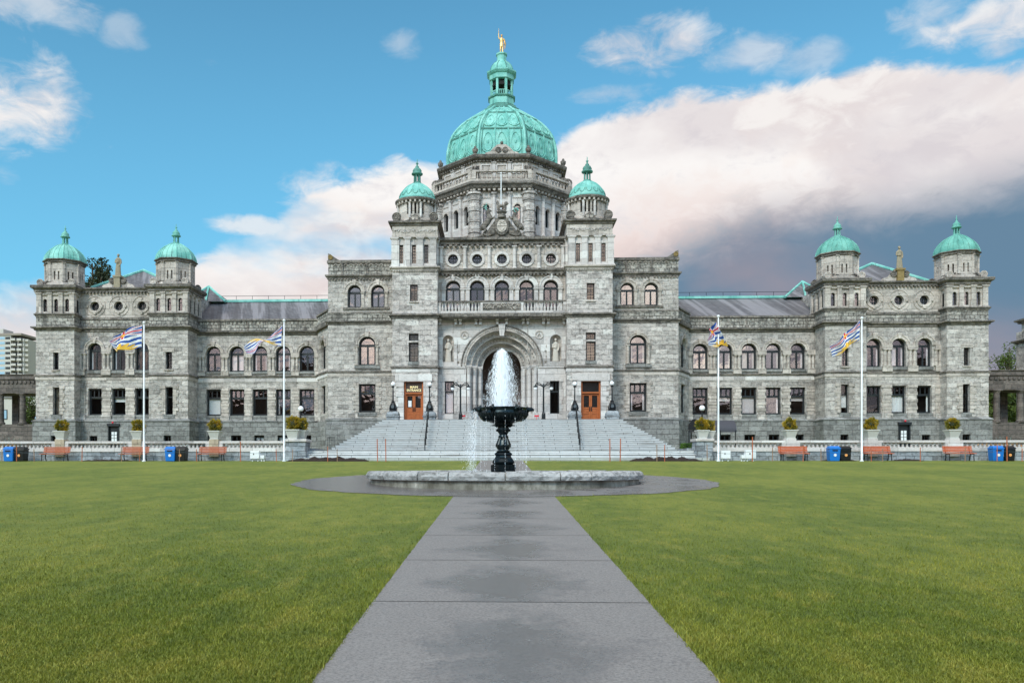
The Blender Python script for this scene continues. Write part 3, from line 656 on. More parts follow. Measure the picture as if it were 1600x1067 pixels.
    MB().box(xa, xb, Ym + 1.5, Ym + 9, 2, q(456)).build('interior_wall', DARK, B)
    for i, c in enumerate(cs):
        if s > 0: i = 2 - i
        xc = XX(s, c, Ym)
        window('arched_window', xc, q(578.7), 2*hw, q(546.5)-q(578.7)+hw, Ym + .3, B, True, 'casement', gl, cur['up'][i])
        arch_s(xc, q(546.5), hw, hw*1.45, Ym, .1); sill(xc-hw-.1, xc+hw+.1, Ym, q(578.7), .25, .12, BASE)
        window('sash_window', xc, q(648.4), 2*hw, q(606.8)-q(648.4), Ym + .3, B, False, 'sash', G_CLEAR, cur['low'][i])
        sill(xc-hw-.1, xc+hw+.1, Ym, q(648.4), .35, .08, BASE)
        window('round_window', XX(s, c-.2, Ym), q(478.2)-.40, .80, .80, Ym + .3, B, style='round', glass=gl)
        m_ = MB(); panel(None, circ(XX(s, c-.2, Ym), q(478.2), .62), [circ(XX(s, c-.2, Ym), q(478.2), .40)], Ym - .03, .1, None, None, None, m_); panel(None, circ(XX(s, c-.2, Ym), q(478.2), .92), [circ(XX(s, c-.2, Ym), q(478.2), .84)], Ym - .0, .1, None, None, None, m_)
        for kk in (0, 90, 180, 270):
            a = R(kk); m_.box(XX(s, c-.2, Ym)+.62*math.cos(a)-.09, XX(s, c-.2, Ym)+.62*math.cos(a)+.09, Ym-.08, Ym+.06, q(478.2)+.62*math.sin(a)-.09, q(478.2)+.62*math.sin(a)+.09)
        m_.build('window_surround', SMOOTH, B)
    xs = [XX(s, c, Ym) for c in cs]; pit = abs(xs[1]-xs[0])
    for i in range(4):
        xc = min(xs) + (i - .5)*pit; w_ = pit - 2*hw if i in (1, 2) else .5
        for dx in (-.17, .17):
            column(xc + dx, Ym - .08, .13, q(577), q(552), SMOOTH, cap=.2)
        MB().box(xc - w_*.48, xc + w_*.48, Ym - .18, Ym + .02, q(551.8), q(545.5)).build('capital_block', SMOOTH, B)
        MB().box(xc - w_*.46, xc + w_*.46, Ym - .22, Ym + .02, q(586), q(577.2)).build('corbel', SMOOTH, B)
        mb = MB(); t = (q(605)-q(648.4))/8
        for k in range(8): mb.box(xc - w_*(.47 if k % 2 else .38), xc + w_*(.47 if k % 2 else .38), Ym - (.1 if k % 2 else .06), Ym + .03, q(648.4)+t*k+.012, q(648.4)+t*(k+1)-.012)
        mb.build('banded_pilaster', SMOOTH, B); MB().box(xc - w_*.5, xc + w_*.5, Ym - .2, Ym + .02, q(657), q(648.6)).build('corbel', STONE, B)
    zz = q(659); dx_ = XX(s, 179.7, Ym)
    zb0, zb1 = q(692), q(681); xw = XX(s, 148, Ym); holes = [rect(xw-.35, zb0, xw+.35, zb1), rect(dx_-.5, 2.0, dx_+.5, q(666))]
    panel('base_wall', rect(xa, 1.95, xb, zz), holes, Ym - .25, .6, BASE, B); window('basement_window', xw, zb0, .7, zb1-zb0, Ym, B, style='basement', glass=G_CLEAR)
    MB().collar(xa + .3, xb - .3, Ym - .25, Ym + .5, [(0, zz - .01), (.06, zz), (.06, zz+.1), (-.22, zz+.3)]).build('string_course', BASE, B)
    # dark basement doorway with papers on the glass
    d = MB().box(dx_-.5, dx_-.4, Ym-.3, Ym-.1, 2.2, q(666)).box(dx_+.4, dx_+.5, Ym-.3, Ym-.1, 2.2, q(666)).box(dx_-.55, dx_+.55, Ym-.42, Ym-.1, q(666), q(662)).box(dx_-.4, dx_+.4, Ym-.12, Ym-.08, 2.2, q(666)).build('basement_door', FRAME, B)
    MB().box(dx_-.3, dx_+.3, Ym-.15, Ym-.125, 2.4, q(668)).build('door_glass', FRAME, d)
    pp = MB()
    for a_ in (-.13, .13):
        for b_ in range(3): pp.box(dx_+a_-.10, dx_+a_+.10, Ym-.16, Ym-.152, q(689.5)+b_*.29, q(689.5)+.25+b_*.29)
    pp.build('paper_notice', WHITEP, d); MB().ball((dx_, Ym-.45, q(660.5)), .09, 10, 6).build('door_lamp', RED, d)
    for nm_, a_, b_, o_, mt in (('s', 588.5, 585, .1, DARKST), ('t', 594, 589.5, .04, SMOOTH), ('u', 500, 496.5, .08, DARKST)):
        string(xa + .2, xb - .2, Ym, Ym + .5, q(b_), q(b_)-q(a_), o_, mt)
    cornice(xa + .2, xb - .2, Ym, Ym + .5, q(518), q(511), .25); cornice(xa + .2, xb - .2, Ym, Ym + .6, q(456), q(449.7), .25, DARKST, .3)
    # curved gable with pedestal for the roof figure
    xm = XX(s, 184.4, Ym); mb = MB()
    pts = [(-1.35, 0), (1.35, 0), (1.2, .12), (.85, .2), (.62, .42), (.5, .62), (.2, .68), (-.2, .68), (-.5, .62), (-.62, .42), (-.85, .2), (-1.2, .12)]
    panel('curved_gable', [(xm + a_*1.1, q(449.7) + (b_*1.25 + .12 if b_ else 0)) for a_, b_ in pts], [], Ym, .35, SMOOTH, B)
    for sx in (-1, 1): scroll(xm + sx*.5, Ym - .1, q(449.7) + .6, .27, .2, DARKST, sx)
    MB().box(xm-.27, xm+.27, Ym-.25, Ym+.35, q(449.7), q(434)).box(xm-.36, xm+.36, Ym-.32, Ym+.4, q(434), q(431)).build('statue_pedestal', OCHRE if s > 0 else STATUE, B)
    figure('roof_statue', 1.9, STATUE, ('weathered stone figure on the roof of the left end pavilion, beside the dark tree' if s < 0 else 'weathered stone figure on an ochre pedestal on the roof of the right end pavilion'), 'statue', (xm, Ym+.05, q(431)), group=None)
    # hipped roof behind
    zr = q(452); zt = zfun(223, 77)(422.5)
    ax = XX(s, 223, 77); x0_, x1_ = XX(s, 120, 73), XX(s, 300, 73)
    vs = [(x0_, 73, zr), (x1_, 73, zr), (x1_, 82, zr), (x0_, 82, zr), (ax, 77.2, zt), (ax + (x0_-ax)*.1, 78.5, zt)]
    MB().add(vs, [(0, 1, 4), (1, 2, 5, 4), (2, 3, 5), (3, 0, 4, 5)]).build('roof', SLATE, B, fixn=True)
    for a_ in ((0, 4), (1, 4)): MB().tube([Vector(vs[a_[0]]) + Vector((0, 0, .05)), Vector(vs[a_[1]]) + Vector((0, 0, .05))], .13, 6).build('ridge_flashing', COPPER, B)
    MB().box(min(x0_, x1_), max(x0_, x1_), 73.6, 86, 2, zr).build('wall', STONE, B)
pavilion(-1, {'up': ['L', 'L', 'brown'], 'low': ['line', 'band', 'line']})
pavilion(1, {'up': ['L R', 'LL R', 'R'], 'low': ['line', 'full', 'R']})

# ---- wings
def wing(s, up, low):
    Y = 72.8; q = zfun(400, Y); xa, xb = sorted((XX(s, 300, Y), XX(s, 498, Y)))
    A = [(321.7, 345.8), (358.4, 382), (394.5, 418), (430.4, 454.7), (467, 491.8)]; hw = .66
    cs = [XX(s, (a+b)/2, Y) for a, b in A]; hol = []
    for c in cs: hol += [archp(c, q(580.7), q(552.5), hw), rect(c-hw, q(649.3), c+hw, q(608))]
    panel('wall', rect(xa, q(660), xb, q(522)), hol, Y, .5, STONE, B)
    MB().box(xa, xb, Y + 1.4, Y + 10, 2, q(500)).build('interior_wall', DARK, B)
    cc = sorted(cs); up = up; low = low; pit = cc[1] - cc[0]
    for i, c in enumerate(cc):
        window('arched_window', c, q(580.7), 2*hw, q(552.5)-q(580.7)+hw, Y + .28, B, True, 'casement', (G_MID if (s < 0) else G_HI) if i % 5 != 4 or s < 0 else G_MID, up[i])
        arch_s(c, q(552.5), hw, hw*1.36, Y, .1); sill(c-hw-.08, c+hw+.08, Y, q(580.7), .2, .12, BASE)
        window('sash_window', c, q(649.3), 2*hw, q(608)-q(649.3), Y + .28, B, False, 'sash', G_MID if not (i == 0 and s < 0) else G_CLEAR, low[i]); sill(c-hw-.1, c+hw+.1, Y, q(649.3), .4, .08, BASE)
    for i in range(6):
        c = cc[0] + (i-.5)*pit; w_ = pit - 2*hw
        for dx in (-.15, .15): column(c + dx, Y - .08, .12, q(580), q(558), SMOOTH, cap=.2)
        MB().box(c - w_*.48, c + w_*.48, Y - .2, Y + .02, q(557.8), q(551.5)).build('capital_block', SMOOTH, B)
        MB().box(c - w_*.44, c + w_*.44, Y - .2, Y + .02, q(587.2), q(580.2)).build('corbel', SMOOTH, B)
        mb = MB(); t = (q(606)-q(649.3))/9
        for k in range(9): mb.box(c - w_*(.47 if k % 2 else .37), c + w_*(.47 if k % 2 else .37), Y - (.1 if k % 2 else .06), Y + .03, q(649.3)+t*k+.012, q(649.3)+t*(k+1)-.012)
        mb.build('banded_pilaster', SMOOTH, B); MB().box(c - w_*.5, c + w_*.5, Y - .2, Y + .02, q(658), q(649.5)).build('corbel', STONE, B)
    # base with basement windows
    ho = [rect(c-.45, q(690), c+.45, q(680)) for c in cc]; panel('base_wall', rect(xa + .3, 1.95, xb - .1, q(660)), ho, Y - .25, .6, BASE, B)
    for c in cc: window('basement_window', c, q(690), .9, q(680)-q(690), Y, B, style='basement', glass=G_CLEAR, curtain='full' if c in cc[2:4] and s < 0 else None)
    MB().collar(xa + .3, xb - .3, Y - .25, Y + .5, [(0, q(660) - .01), (.05, q(660)), (.05, q(660)+.1), (-.22, q(660)+.3)]).build('string_course', BASE, B)
    string(xa + .2, xb, Y, Y + .5, q(587.3), .1, .14, DARKST); string(xa + .2, xb, Y, Y + .5, q(592), .28, .05, PALE)
    cornice(xa + .2, xb - .01, Y, Y + .6, q(523.5), q(517), .32); MB().box(xa + .02, xb - .02, Y - .02, Y + .4, q(517), q(500)).build('parapet', CHECK, B)
    # small zigzag arches along the parapet
    mb = MB(); n = int((xb-xa)/.34)
    for i in range(n):
        c = xa + .2 + .34*i
        if c < xb - .3: mb.add([(c, Y-.08, q(503)), (c+.15, Y-.08, q(503)), (c+.075, Y-.05, q(506.5)), (c, Y, q(503)), (c+.15, Y, q(503)), (c+.075, Y, q(506.5))], [(0, 1, 2), (5, 4, 3), (0, 2, 5, 3), (1, 4, 5, 2), (0, 3, 4, 1)])
    mb.build('parapet_ornament', DARKST, B); string(xa + .02, xb, Y - .02, Y + .4, q(499), .16, .1, DARKST)
    for i in range(4): MB().box(xa + 2.4 + 2.55*i, xa + 2.55 + 2.55*i, Y - .09, Y, q(516), q(503)).build('parapet_post', DARKST, B)
    # slate roof, copper ridge and handrail
    ze, zr = 14.45, zfun(400, 78)(471.5)
    xr0, xr1 = (xa, xb + 1) if s < 0 else (xa - 1, xb)
    MB().add([(xr0, 73.3, ze), (xr1, 73.3, ze), (xr1, 78, zr), (xr0, 78, zr), (xr1, 84, ze), (xr0, 84, ze)], [(0, 1, 2, 3), (3, 2, 4, 5), (0, 3, 5), (1, 4, 2)]).build('roof', SLATE, B)
    MB().box(xr0, xr1, 77.75, 78.2, zr - .06, zr + .16).build('ridge_flashing', COPPER, B)
    h = MB().tube([(xr0, 78, zr + .55), (xr1, 78, zr + .55)], .022, 5)
    for i in range(8): h.tube([(xr0 + (xr1-xr0)*(i+.5)/8, 78, zr), (xr0 + (xr1-xr0)*(i+.5)/8, 78, zr + .55)], .02, 5)
    h.build('roof_handrail', IRON, B)
    # small copper-edged pyramid roof next to the pavilion
    ax, az_ = XX(s, 323.7, 79), zfun(323, 79)(446); b0, b1, zb = XX(s, 296, 79), XX(s, 362, 79), zr - .1
    vs = [(b0, 77.2, zb), (b1, 77.2, zb), (b1, 83, zb), (b0, 83, zb), (ax, 79.5, az_)]
    MB().add(vs, [(0, 1, 4), (1, 2, 4), (2, 3, 4), (3, 0, 4)]).build('roof', SLATE, B, fixn=True)
    for i in (0, 1): MB().tube([vs[i], vs[4]], .12, 6).build('ridge_flashing', COPPER, B)
    e = abs(XX(s, 312, 78) - XX(s, 330, 78))
    MB().tube([((vs[1][0]*.55+vs[0][0]*.45), 77.15, zb+.05), (ax, 79.4, az_-.02)], .10, 6).build('ridge_flashing', COPPER, B)
    # canted corner bay joining the middle block
    pa = Vector((XX(s, 496, Y), Y)); pb = Vector((XX(s, 513, 69.8), 69.8)); L = (pb - pa).length; ang = math.atan2(pb.y-pa.y, pb.x-pa.x)
    if s > 0: pa, pb = pb, pa; ang = math.atan2(pb.y-pa.y, pb.x-pa.x)
    fr = FR(pa.x, pa.y, ang); ww = L*.5; uc = L*.55 if s < 0 else L*.45; hwc = .62
    m_ = MB(); panel(None, rect(0, q(660), L, q(520)), [archp(uc, q(580.7), q(548), hwc), rect(uc-hwc, q(649), uc+hwc, q(606))], 0, .4, None, None, fr, m_); m_.build('wall', STONE, B)
    m_ = MB(); panel(None, rect(0, 2, L, q(660)), [], -.15, .5, None, None, fr, m_); m_.build('base_wall', BASE, B)
    window('arched_window', uc, q(580.7), 2*hwc, q(548)-q(580.7)+hwc, .2, B, True, 'casement', G_CLEAR, None, fr); window('sash_window', uc, q(649), 2*hwc, q(606)-q(649), .2, B, False, 'sash', G_CLEAR, 'full' if s < 0 else None, fr)
    arch_s(uc, q(548), hwc, hwc*1.35, 0, .08, SMOOTH, fr)
    for (z0_, z1_, o_, mt) in ((q(519), q(512), .25, DARKST), (q(588), q(585.5), .12, DARKST), (q(594), q(589.5), .05, PALE), (q(512)+.003, q(497), .02, CHECK), (q(497)+.003, q(494), .12, DARKST)):
        MB().merge(MB().box(-.05, L + .05, -o_, .3, z0_, z1_), fr).build('string_course', mt, B)
wing(-1, [None, 'full', 'L R', 'L R', None], ['blind', None, None, 'L', None])
wing(1, ['L R', 'L R', 'L LL R', 'R', 'R'], [None, 'band', 'blind', 'R', 'band'])

# ---- middle blocks
def midblock(s):
    Y = 68.3; q = zfun(560, Y); xa, xb = sorted((XX(s, 512.5, Y), XX(s, 614.5, Y)))
    up = [XX(s, 553.9, Y), XX(s, 590.5, Y)]; hu = .56; c2 = XX(s, 573.8, Y); h2 = .69
    hol = [archp(c, q(480.5), q(456.3), hu) for c in up] + [archp(c2, q(570.8), q(539), h2), rect(c2-h2, q(644.2), c2+h2, q(599.8))]
    panel('wall', rect(xa, q(657), xb, q(434)), hol, Y, .5, STONE, B)
    for xe in ((xa,) if s < 0 else (xb - .5,)): MB().box(xe, xe + .5, Y + .5, Y + 12, 2.5, q(434)).build('wall', STONE, B)
    MB().box(xa + .6, xb - .1, Y + 1.4, Y + 11.8, 2.5, q(436)).build('interior_wall', DARK, B); MB().box(xa + .1, xb, Y + .4, Y + 12, q(436), q(432)).build('roof', DARKST, B)
    for c in up:
        window('arched_window', c, q(480.5), 2*hu, q(456.3)-q(480.5)+hu, Y + .28, B, True, 'casement', G_HI); arch_s(c, q(456.3), hu, hu*1.5, Y, .1)
        for sx in (-1, 1): pilaster(c + sx*(hu+.13), .22, Y, q(480.5), q(456.5), .08)
    sill(min(up)-hu-.4, max(up)+hu+.4, Y, q(480.5), .16, .12, DARKST)
    window('arched_window', c2, q(570.8), 2*h2, q(539)-q(570.8)+h2, Y + .28, B, True, 'casement', G_HI, 'R L' if s > 0 else None); arch_s(c2, q(539), h2, h2*1.28, Y, .1)
    for sx in (-1, 1): column(c2 + sx*(h2+.15), Y - .06, .12, q(570.8), q(541), SMOOTH, cap=.2)
    sill(c2-h2-.35, c2+h2+.35, Y, q(570.8), .3, .14, BASE)
    window('sash_window', c2, q(644.2), 2*h2, q(599.8)-q(644.2), Y + .28, B, False, 'sash', G_MID, 'L R' if s > 0 else None); quoins(c2-h2, c2+h2, Y, q(644.2), q(598), 8); sill(c2-h2-.1, c2+h2+.1, Y, q(644.2), .3, .08, BASE)
    string(xa, xb, Y, Y + 11, q(579.7), .1, .12, DARKST); string(xa, xb, Y, Y + 11, q(584), .2, .04, SMOOTH); string(xa, xb, Y, Y + 11, q(488), .1, .06, DARKST)
    MB().box(xa-.03, xb, Y-.03, Y+.2, q(501), q(490)).build('wall', CHECK, B)
    cornice(xa, xb, Y, Y + 11, q(507), q(501.5), .22); cornice(xa, xb, Y, Y + 11, q(435.5), q(429.5), .22, DARKST, .25)
    MB().box(xa + .02, xb, Y + .02, Y + .5, q(429.5), q(410)).build('parapet', CHECK, B); xo = xa if s < 0 else xb
    MB().box(xo + (.02 if s < 0 else -.02), xo + (.5 if s < 0 else -.5), Y + .5, Y + 11, q(429.5), q(410)).build('parapet', CHECK, B)
    for c in (xa + (xb-xa)*.22, xa + (xb-xa)*.6): MB().box(c-.07, c+.07, Y - .07, Y + .02, q(429), q(411)).build('parapet_post', DARKST, B)
    mb = MB()
    for i in range(int((xb-xa)/.42) - 2):
        c = xa + .5 + .42*i; mb.tube([(c, Y-.02, q(415)), (c+.1, Y-.05, q(413)), (c+.2, Y-.05, q(413)), (c+.3, Y-.02, q(415))], .035, 5)
    mb.build('parapet_ornament', SMOOTH, B)
    MB().collar(xa, xb, Y, Y + .52, STR(q(411), q(407), .08)).build('parapet_coping', DARKST, B)
    d = -1 if s < 0 else 1; xo_ = xo
    panel('corner_scroll', [(xo_, q(408)), (xo_ - d*1.15, q(408)), (xo_ - d*.8, q(405)), (xo_ - d*.4, q(400)), (xo_ - d*.22, q(397)), (xo_, q(395.5))], [], Y, .4, DARKST, B); scroll(xo_ - d*.22, Y - .04, q(402), .2, .2, OCHRE, d)
    panel('base_wall', rect(xa - .12, 2.0, xb, q(657)), [], Y - .15, .6, BASE, B)
    if True:
        MB().box(xo - (.12 if s < 0 else -.12), xo + (.4 if s < 0 else -.4), Y + .45, Y + 6, 2.0, q(657) - .003).build('base_wall', BASE, B)
    MB().collar(xa - .12, xb, Y - .15, Y + 6, [(0, q(657) - .01), (.06, q(657)), (.06, q(657)+.1), (-.1, q(657)+.22)]).build('string_course', BASE, B)
    MB().box(xa - .14, xb - .02, Y - .42, Y - .15, 2.6, q(664)).build('base_wall', BASE, B)
midblock(-1); midblock(1)

# ---- entrance towers
def etower(s):
    Y = 66; q = zfun(649, Y); xa, xb = sorted((XX(s, 613, Y), XX(s, 683.5, Y))); xc = (xa+xb)/2; hwid = (xb-xa)/2; D_ = 5.5
    dw = .775; dxc = XX(s, 646.3, Y); ZT = 5.1; zdoor = q(594)
    w1, w2 = XX(s, 646.3, Y), XX(s, 646.6, Y)
    panel('wall', rect(xa, ZT - .1, xb, q(417)), [rect(dxc-dw, ZT - .05, dxc+dw, zdoor), rect(w1-.39, q(565), w1+.39, q(535)), rect(w1-.39, q(532), w1+.39, q(521)), rect(w2-.31, q(470.8), w2+.31, q(444.5))], Y, .5, STONE_C, B)
    for xe in (xa, xb - .5): MB().box(xe, xe + .5, Y + .5, Y + D_, ZT - 2.6, q(417)).build('wall', STONE_C, B)
    MB().box(xa + .55, xb - .55, Y + 1.3, Y + D_, ZT - .1, q(372)).build('interior_wall', DARK, B)
    window('tower_window', w1, q(565), .78, q(535)-q(565), Y + .25, B, style='leaded', glass=G_TRACE, curtain='cream'); window('tower_window', w1, q(532), .78, q(521)-q(532), Y + .25, B, style='leaded', glass=G_TRACE, curtain='cream')
    window('tower_window', w2, q(470.8), .62, q(444.5)-q(470.8), Y + .25, B, style='leaded', glass=G_TRACE, curtain='cream'); sill(w2-.4, w2+.4, Y, q(470.8)); sill(w1-.45, w1+.45, Y, q(565), .25, .05, BASE)
    string(xa, xb, Y, Y + D_, q(572.5), .12, .14, DARKST); string(xa, xb, Y, Y + D_, q(577), .22, .05, PALE)
    cornice(xa, xb, Y, Y + D_, q(497), q(491), .3, DARKST); cornice(xa, xb, Y, Y + D_, q(422.5), q(417), .22, SMOOTH, .2)
    # pilastered storey
    hs = [XX(s, c, Y) for c in (626.5, 646.5, 665.8)]; panel('wall', rect(xa + .15, q(417), xb - .15, q(370)), [rect(c-.17, q(411), c+.17, q(381.8)) for c in hs], Y + .14, .4, PALE, B)
    for c in hs: window('slit_window', c, q(411), .34, q(381.8)-q(411), Y + .34, B, style='leaded', glass=G_TRACE, curtain='cream')
    for sd in (-1, 1):
        fr = FR(xc + sd*hwid, Y + D_/2, sd*math.pi/2); m_ = MB(); panel(None, rect(-D_/2+.45, q(417), D_/2, q(370)), [], .14, .4, None, None, fr, m_); m_.build('wall', PALE, B)
        for i in range(4): pilaster((i-1.5)*1.0 - .6*sd*0, .4, .14, q(417), q(371), .16, PALE, frame=fr)
    pit = abs(hs[1]-hs[0])
    for i in range(4): pilaster(min(hs) + (i-.5)*pit, .44 if i in (1, 2) else .5, Y + .14, q(417), q(371), .18, PALE)
    MB().collar(xa, xb, Y, Y + D_, [(-.1, q(371.3)), (.04, q(371)), (.04, q(368)), (0, q(367.5)), (0, q(352))]).build('frieze', SMOOTH, B)
    mb = MB(); rr = random.Random(5)
    for i in range(26):
        x = xa + .25 + (xb-xa-.5)*i/25; mb.tube([(x-.07, Y-.01, q(361)+rr.uniform(-.12, .12)), (x, Y-.05, q(361)+rr.uniform(-.12, .12)), (x+.08, Y-.01, q(361)+rr.uniform(-.12, .12))], .035, 5)
    mb.build('frieze_carving', PALE, B)
    cornice(xa, xb, Y, Y + D_, q(352.5), q(346.5), .3, DARKST)
    # round drum with slots
    cy = Y + 1.85; zd = q(346.5); ztp = 23.0; r = 1.52
    MB().lathe(xc, cy, [(r+.16, zd), (r+.16, zd+.35), (r, zd+.45), (r, zd+.75)], 36).build('drum_base', SMOOTH, B)
    nseg = 120; mb = MB(); slots = set()
    for c in range(4):
        for k in (-8, -4, 0, 4, 8): slots |= {(c*30 + k) % nseg, (c*30 + k + 1) % nseg}
    for j in range(nseg):
        if j in slots: continue
        a0 = -math.pi/2 + 2*math.pi*(j-.5-.5)/nseg; a1 = a0 + 2*math.pi/nseg
        vs = [(xc+rr_*math.cos(a), cy+rr_*math.sin(a), z_) for z_ in (zd+.74, ztp-.36) for rr_, a in ((r, a0), (r, a1), (r-.22, a1), (r-.22, a0))]
        mb.add(vs, [(0, 1, 5, 4), (1, 2, 6, 5), (2, 3, 7, 6), (3, 0, 4, 7)])
    mb.build('drum_wall', SMOOTH, B); MB().lathe(xc, cy, [(.9, zd+.3), (.9, ztp-.3)], 20).build('interior_wall', DARK, B)
    for j in range(8):
        a = R(22.5 + 45*j) - math.pi/2 + (R(6) if j % 2 else R(-6)); MB().tube([(xc+(r+.05)*math.cos(a), cy+(r+.05)*math.sin(a), zd+.45), (xc+(r+.05)*math.cos(a), cy+(r+.05)*math.sin(a), ztp-.3)], .1, 8).build('drum_pilaster', PALE, B)
    MB().lathe(xc, cy, [(r-.05, ztp-.38), (r+.05, ztp-.34), (r+.05, ztp-.18), (r+.22, ztp-.12), (r+.28, ztp), (r+.28, ztp+.08), (r, ztp+.12)], 36).build('drum_cornice', DARKST, B)
    mb = MB()
    for j in range(28):
        a = 2*math.pi*j/28; m_ = MB().box(-.07, .07, -(r+.2), -(r), ztp-.3, ztp-.11); mb.merge(m_, FR(xc, cy, a))
    mb.build('drum_bracket', SMOOTH, B)
    for sx in (-1, 1):
        for yy in (Y + .1, Y + D_ - 2.3):
            scroll(xc + sx*(hwid-.3), yy, zd + .42, .36, .3, DARKST, -sx)
    panel('curved_gable', [(xc-.95, zd), (xc+.95, zd), (xc+.85, zd+.1), (xc+.5, zd+.2), (xc+.28, zd+.48), (xc+.08, zd+.58), (xc, zd+.68), (xc-.08, zd+.58), (xc-.28, zd+.48), (xc-.5, zd+.2), (xc-.85, zd+.1)], [], Y + .05, .3, DARKST, B)
    for sx in (-1, 1): scroll(xc + sx*.14, Y + .02, zd + .28, .13, .1, SMOOTH, sx)
    pr = [(1.5, ztp+.1), (1.5, ztp+.28), (1.44, ztp+.55), (1.3, ztp+.85), (1.08, ztp+1.12), (.8, ztp+1.38), (.52, ztp+1.55), (.36, ztp+1.62)]
    dm = copper_dome(xc, cy, pr, 40, COPPER, False, 0)
    for j in range(16):
        a = 2*math.pi*(j+.5)/16 - math.pi/2
        MB().tube([(xc+(rr_+.015)*math.cos(a), cy+(rr_+.015)*math.sin(a), z_) for rr_, z_ in pr if z_ > ztp + .5], .03, 5).build('rib', COPPER, dm)
        a2 = 2*math.pi*j/16 - math.pi/2; pts = []
        for i in range(9):
            t = i/8*math.pi; da = .145*math.cos(t); z_ = ztp + .78 - .34*math.sin(t); rr_ = at_prof(pr, z_) + .02; pts.append((xc+rr_*math.cos(a2+da), cy+rr_*math.sin(a2+da), z_))
        MB().tube(pts, .022, 5).build('drop_ornament', COPPERD, dm)
    finial(xc, cy, ztp + 1.66, 2.0, COPPERD, dm)
    # oak double door
    fw = .12; d = MB().box(dxc-dw+.01, dxc-dw+fw, Y+.12, Y+.42, ZT, zdoor-.01).box(dxc+dw-fw, dxc+dw-.01, Y+.12, Y+.42, ZT, zdoor-.01).box(dxc-dw+fw, dxc+dw-fw, Y+.12, Y+.42, zdoor-.14, zdoor-.01).box(dxc-dw+fw, dxc+dw-fw, Y+.1, Y+.42, ZT+2.24, ZT+2.36).build('entrance_door', DOORW, B, bevel=.01)
    for sx in (-1, 1):
        cx = dxc + sx*(dw-fw)/2; hw_ = (dw-fw)/2 - .006; lf = MB(); v, f = fill(rect(cx-hw_, ZT+.01, cx+hw_, ZT+2.23), [rect(cx-hw_+.11, ZT+1.15, cx+hw_-.11, ZT+2.08), rect(cx-hw_+.11, ZT+.12, cx+hw_-.11, ZT+.62), rect(cx-hw_+.11, ZT+.74, cx+hw_-.11, ZT+1.03)], .06); lf.add([(a, b+Y+.26, c) for a, b, c in v], f)
        for z0_, z1_ in ((.12, .62), (.74, 1.03)):
            lf.box(cx-hw_+.105, cx+hw_-.105, Y+.295, Y+.31, ZT+z0_, ZT+z1_); lf.box(cx-hw_+.17, cx+hw_-.17, Y+.275, Y+.296, ZT+z0_+.06, ZT+z1_-.06)
        L_ = lf.build('door_leaf', DOORW, d, bevel=.006); MB().box(cx-hw_+.1, cx+hw_-.1, Y+.29, Y+.3, ZT+1.14, ZT+2.09).build('door_glass', G_MID, L_)
        MB().box(cx-hw_+.1, cx+hw_-.1, Y+.36, Y+.38, ZT+1.1, ZT+2.1).build('door_backing', FRAME, L_)
        hx = dxc + sx*.07; MB().box(hx-.035, hx+.035, Y+.24, Y+.262, ZT+.84, ZT+1.2).tube([(hx, Y+.24, ZT+.9), (hx, Y+.19, ZT+.94), (hx, Y+.19, ZT+1.1), (hx, Y+.24, ZT+1.14)], .016, 6).build('door_handle', IRON, L_)
        if s < 0 and sx < 0: MB().box(cx-.13, cx+.13, Y+.275, Y+.285, ZT+1.22, ZT+1.72).build('paper_notice', WHITEP, L_)
    MB().box(dxc-dw+fw, dxc+dw-fw, Y+.26, Y+.3, ZT+2.36, zdoor-.14).build('transom_panel', plain('transom_board', srgb(78, 58, 50), .4) if s < 0 else G_MID, d)
    if s > 0: MB().box(dxc-dw+fw, dxc+dw-fw, Y+.34, Y+.36, ZT+2.36, zdoor-.14).build('transom_backing', FRAME, d)
    if s < 0:
        for i, txt in enumerate(('MAIN', 'ENTRANCE')):
            cu = bpy.data.curves.new('t', 'FONT'); cu.body = txt; cu.size = .27; cu.align_x = 'CENTER'; cu.extrude = .008; cu.offset = .006
            ob = bpy.data.objects.new('t', cu); COL.objects.link(ob); me = bpy.data.meshes.new_from_object(ob.evaluated_get(bpy.context.evaluated_depsgraph_get())); bpy.data.objects.remove(ob)
            me.materials.clear(); me.materials.append(GOLDP); o = bpy.data.objects.new('lettering', me); COL.objects.link(o); wd = max(v.co.x for v in me.vertices)*2
            for v in me.vertices: v.co = (v.co.x*(.62 if i == 0 else 1.16)/wd + dxc, v.co.z*-1 + Y + .25, v.co.y*.98 + ZT + 2.72 - .26*i)
            setp(o, d)
        n = tag(MB().box(XX(s, 622.4, Y), XX(s, 629.8, Y), Y-.04, Y-.003, q(633), q(624.5)).build('notice_board', TIN, None), 'white and blue notice plate on the stone left of the main entrance door', 'sign')
        MB().box(XX(s, 623, Y), XX(s, 629.2, Y), Y-.046, Y-.041, q(627), q(625.2)).build('heading_band', TEAL, n)
    # dressed door surround
    for sx in (-1, 1):
        mb = MB()
        for k in range(8): mb.box(dxc+sx*(dw+.01), dxc+sx*(dw+(.62 if k % 2 else .44)), Y-(.09 if k % 2 else .06), Y+.03, ZT+k*.4+.012, ZT+(k+1)*.4-.012)
        mb.build('door_quoins', PALE, B)
    MB().box(dxc-dw-.7, dxc+dw+.7, Y-.1, Y+.03, ZT+3.22, ZT+3.8).build('lintel', PALE, B)
etower(-1); etower(1)

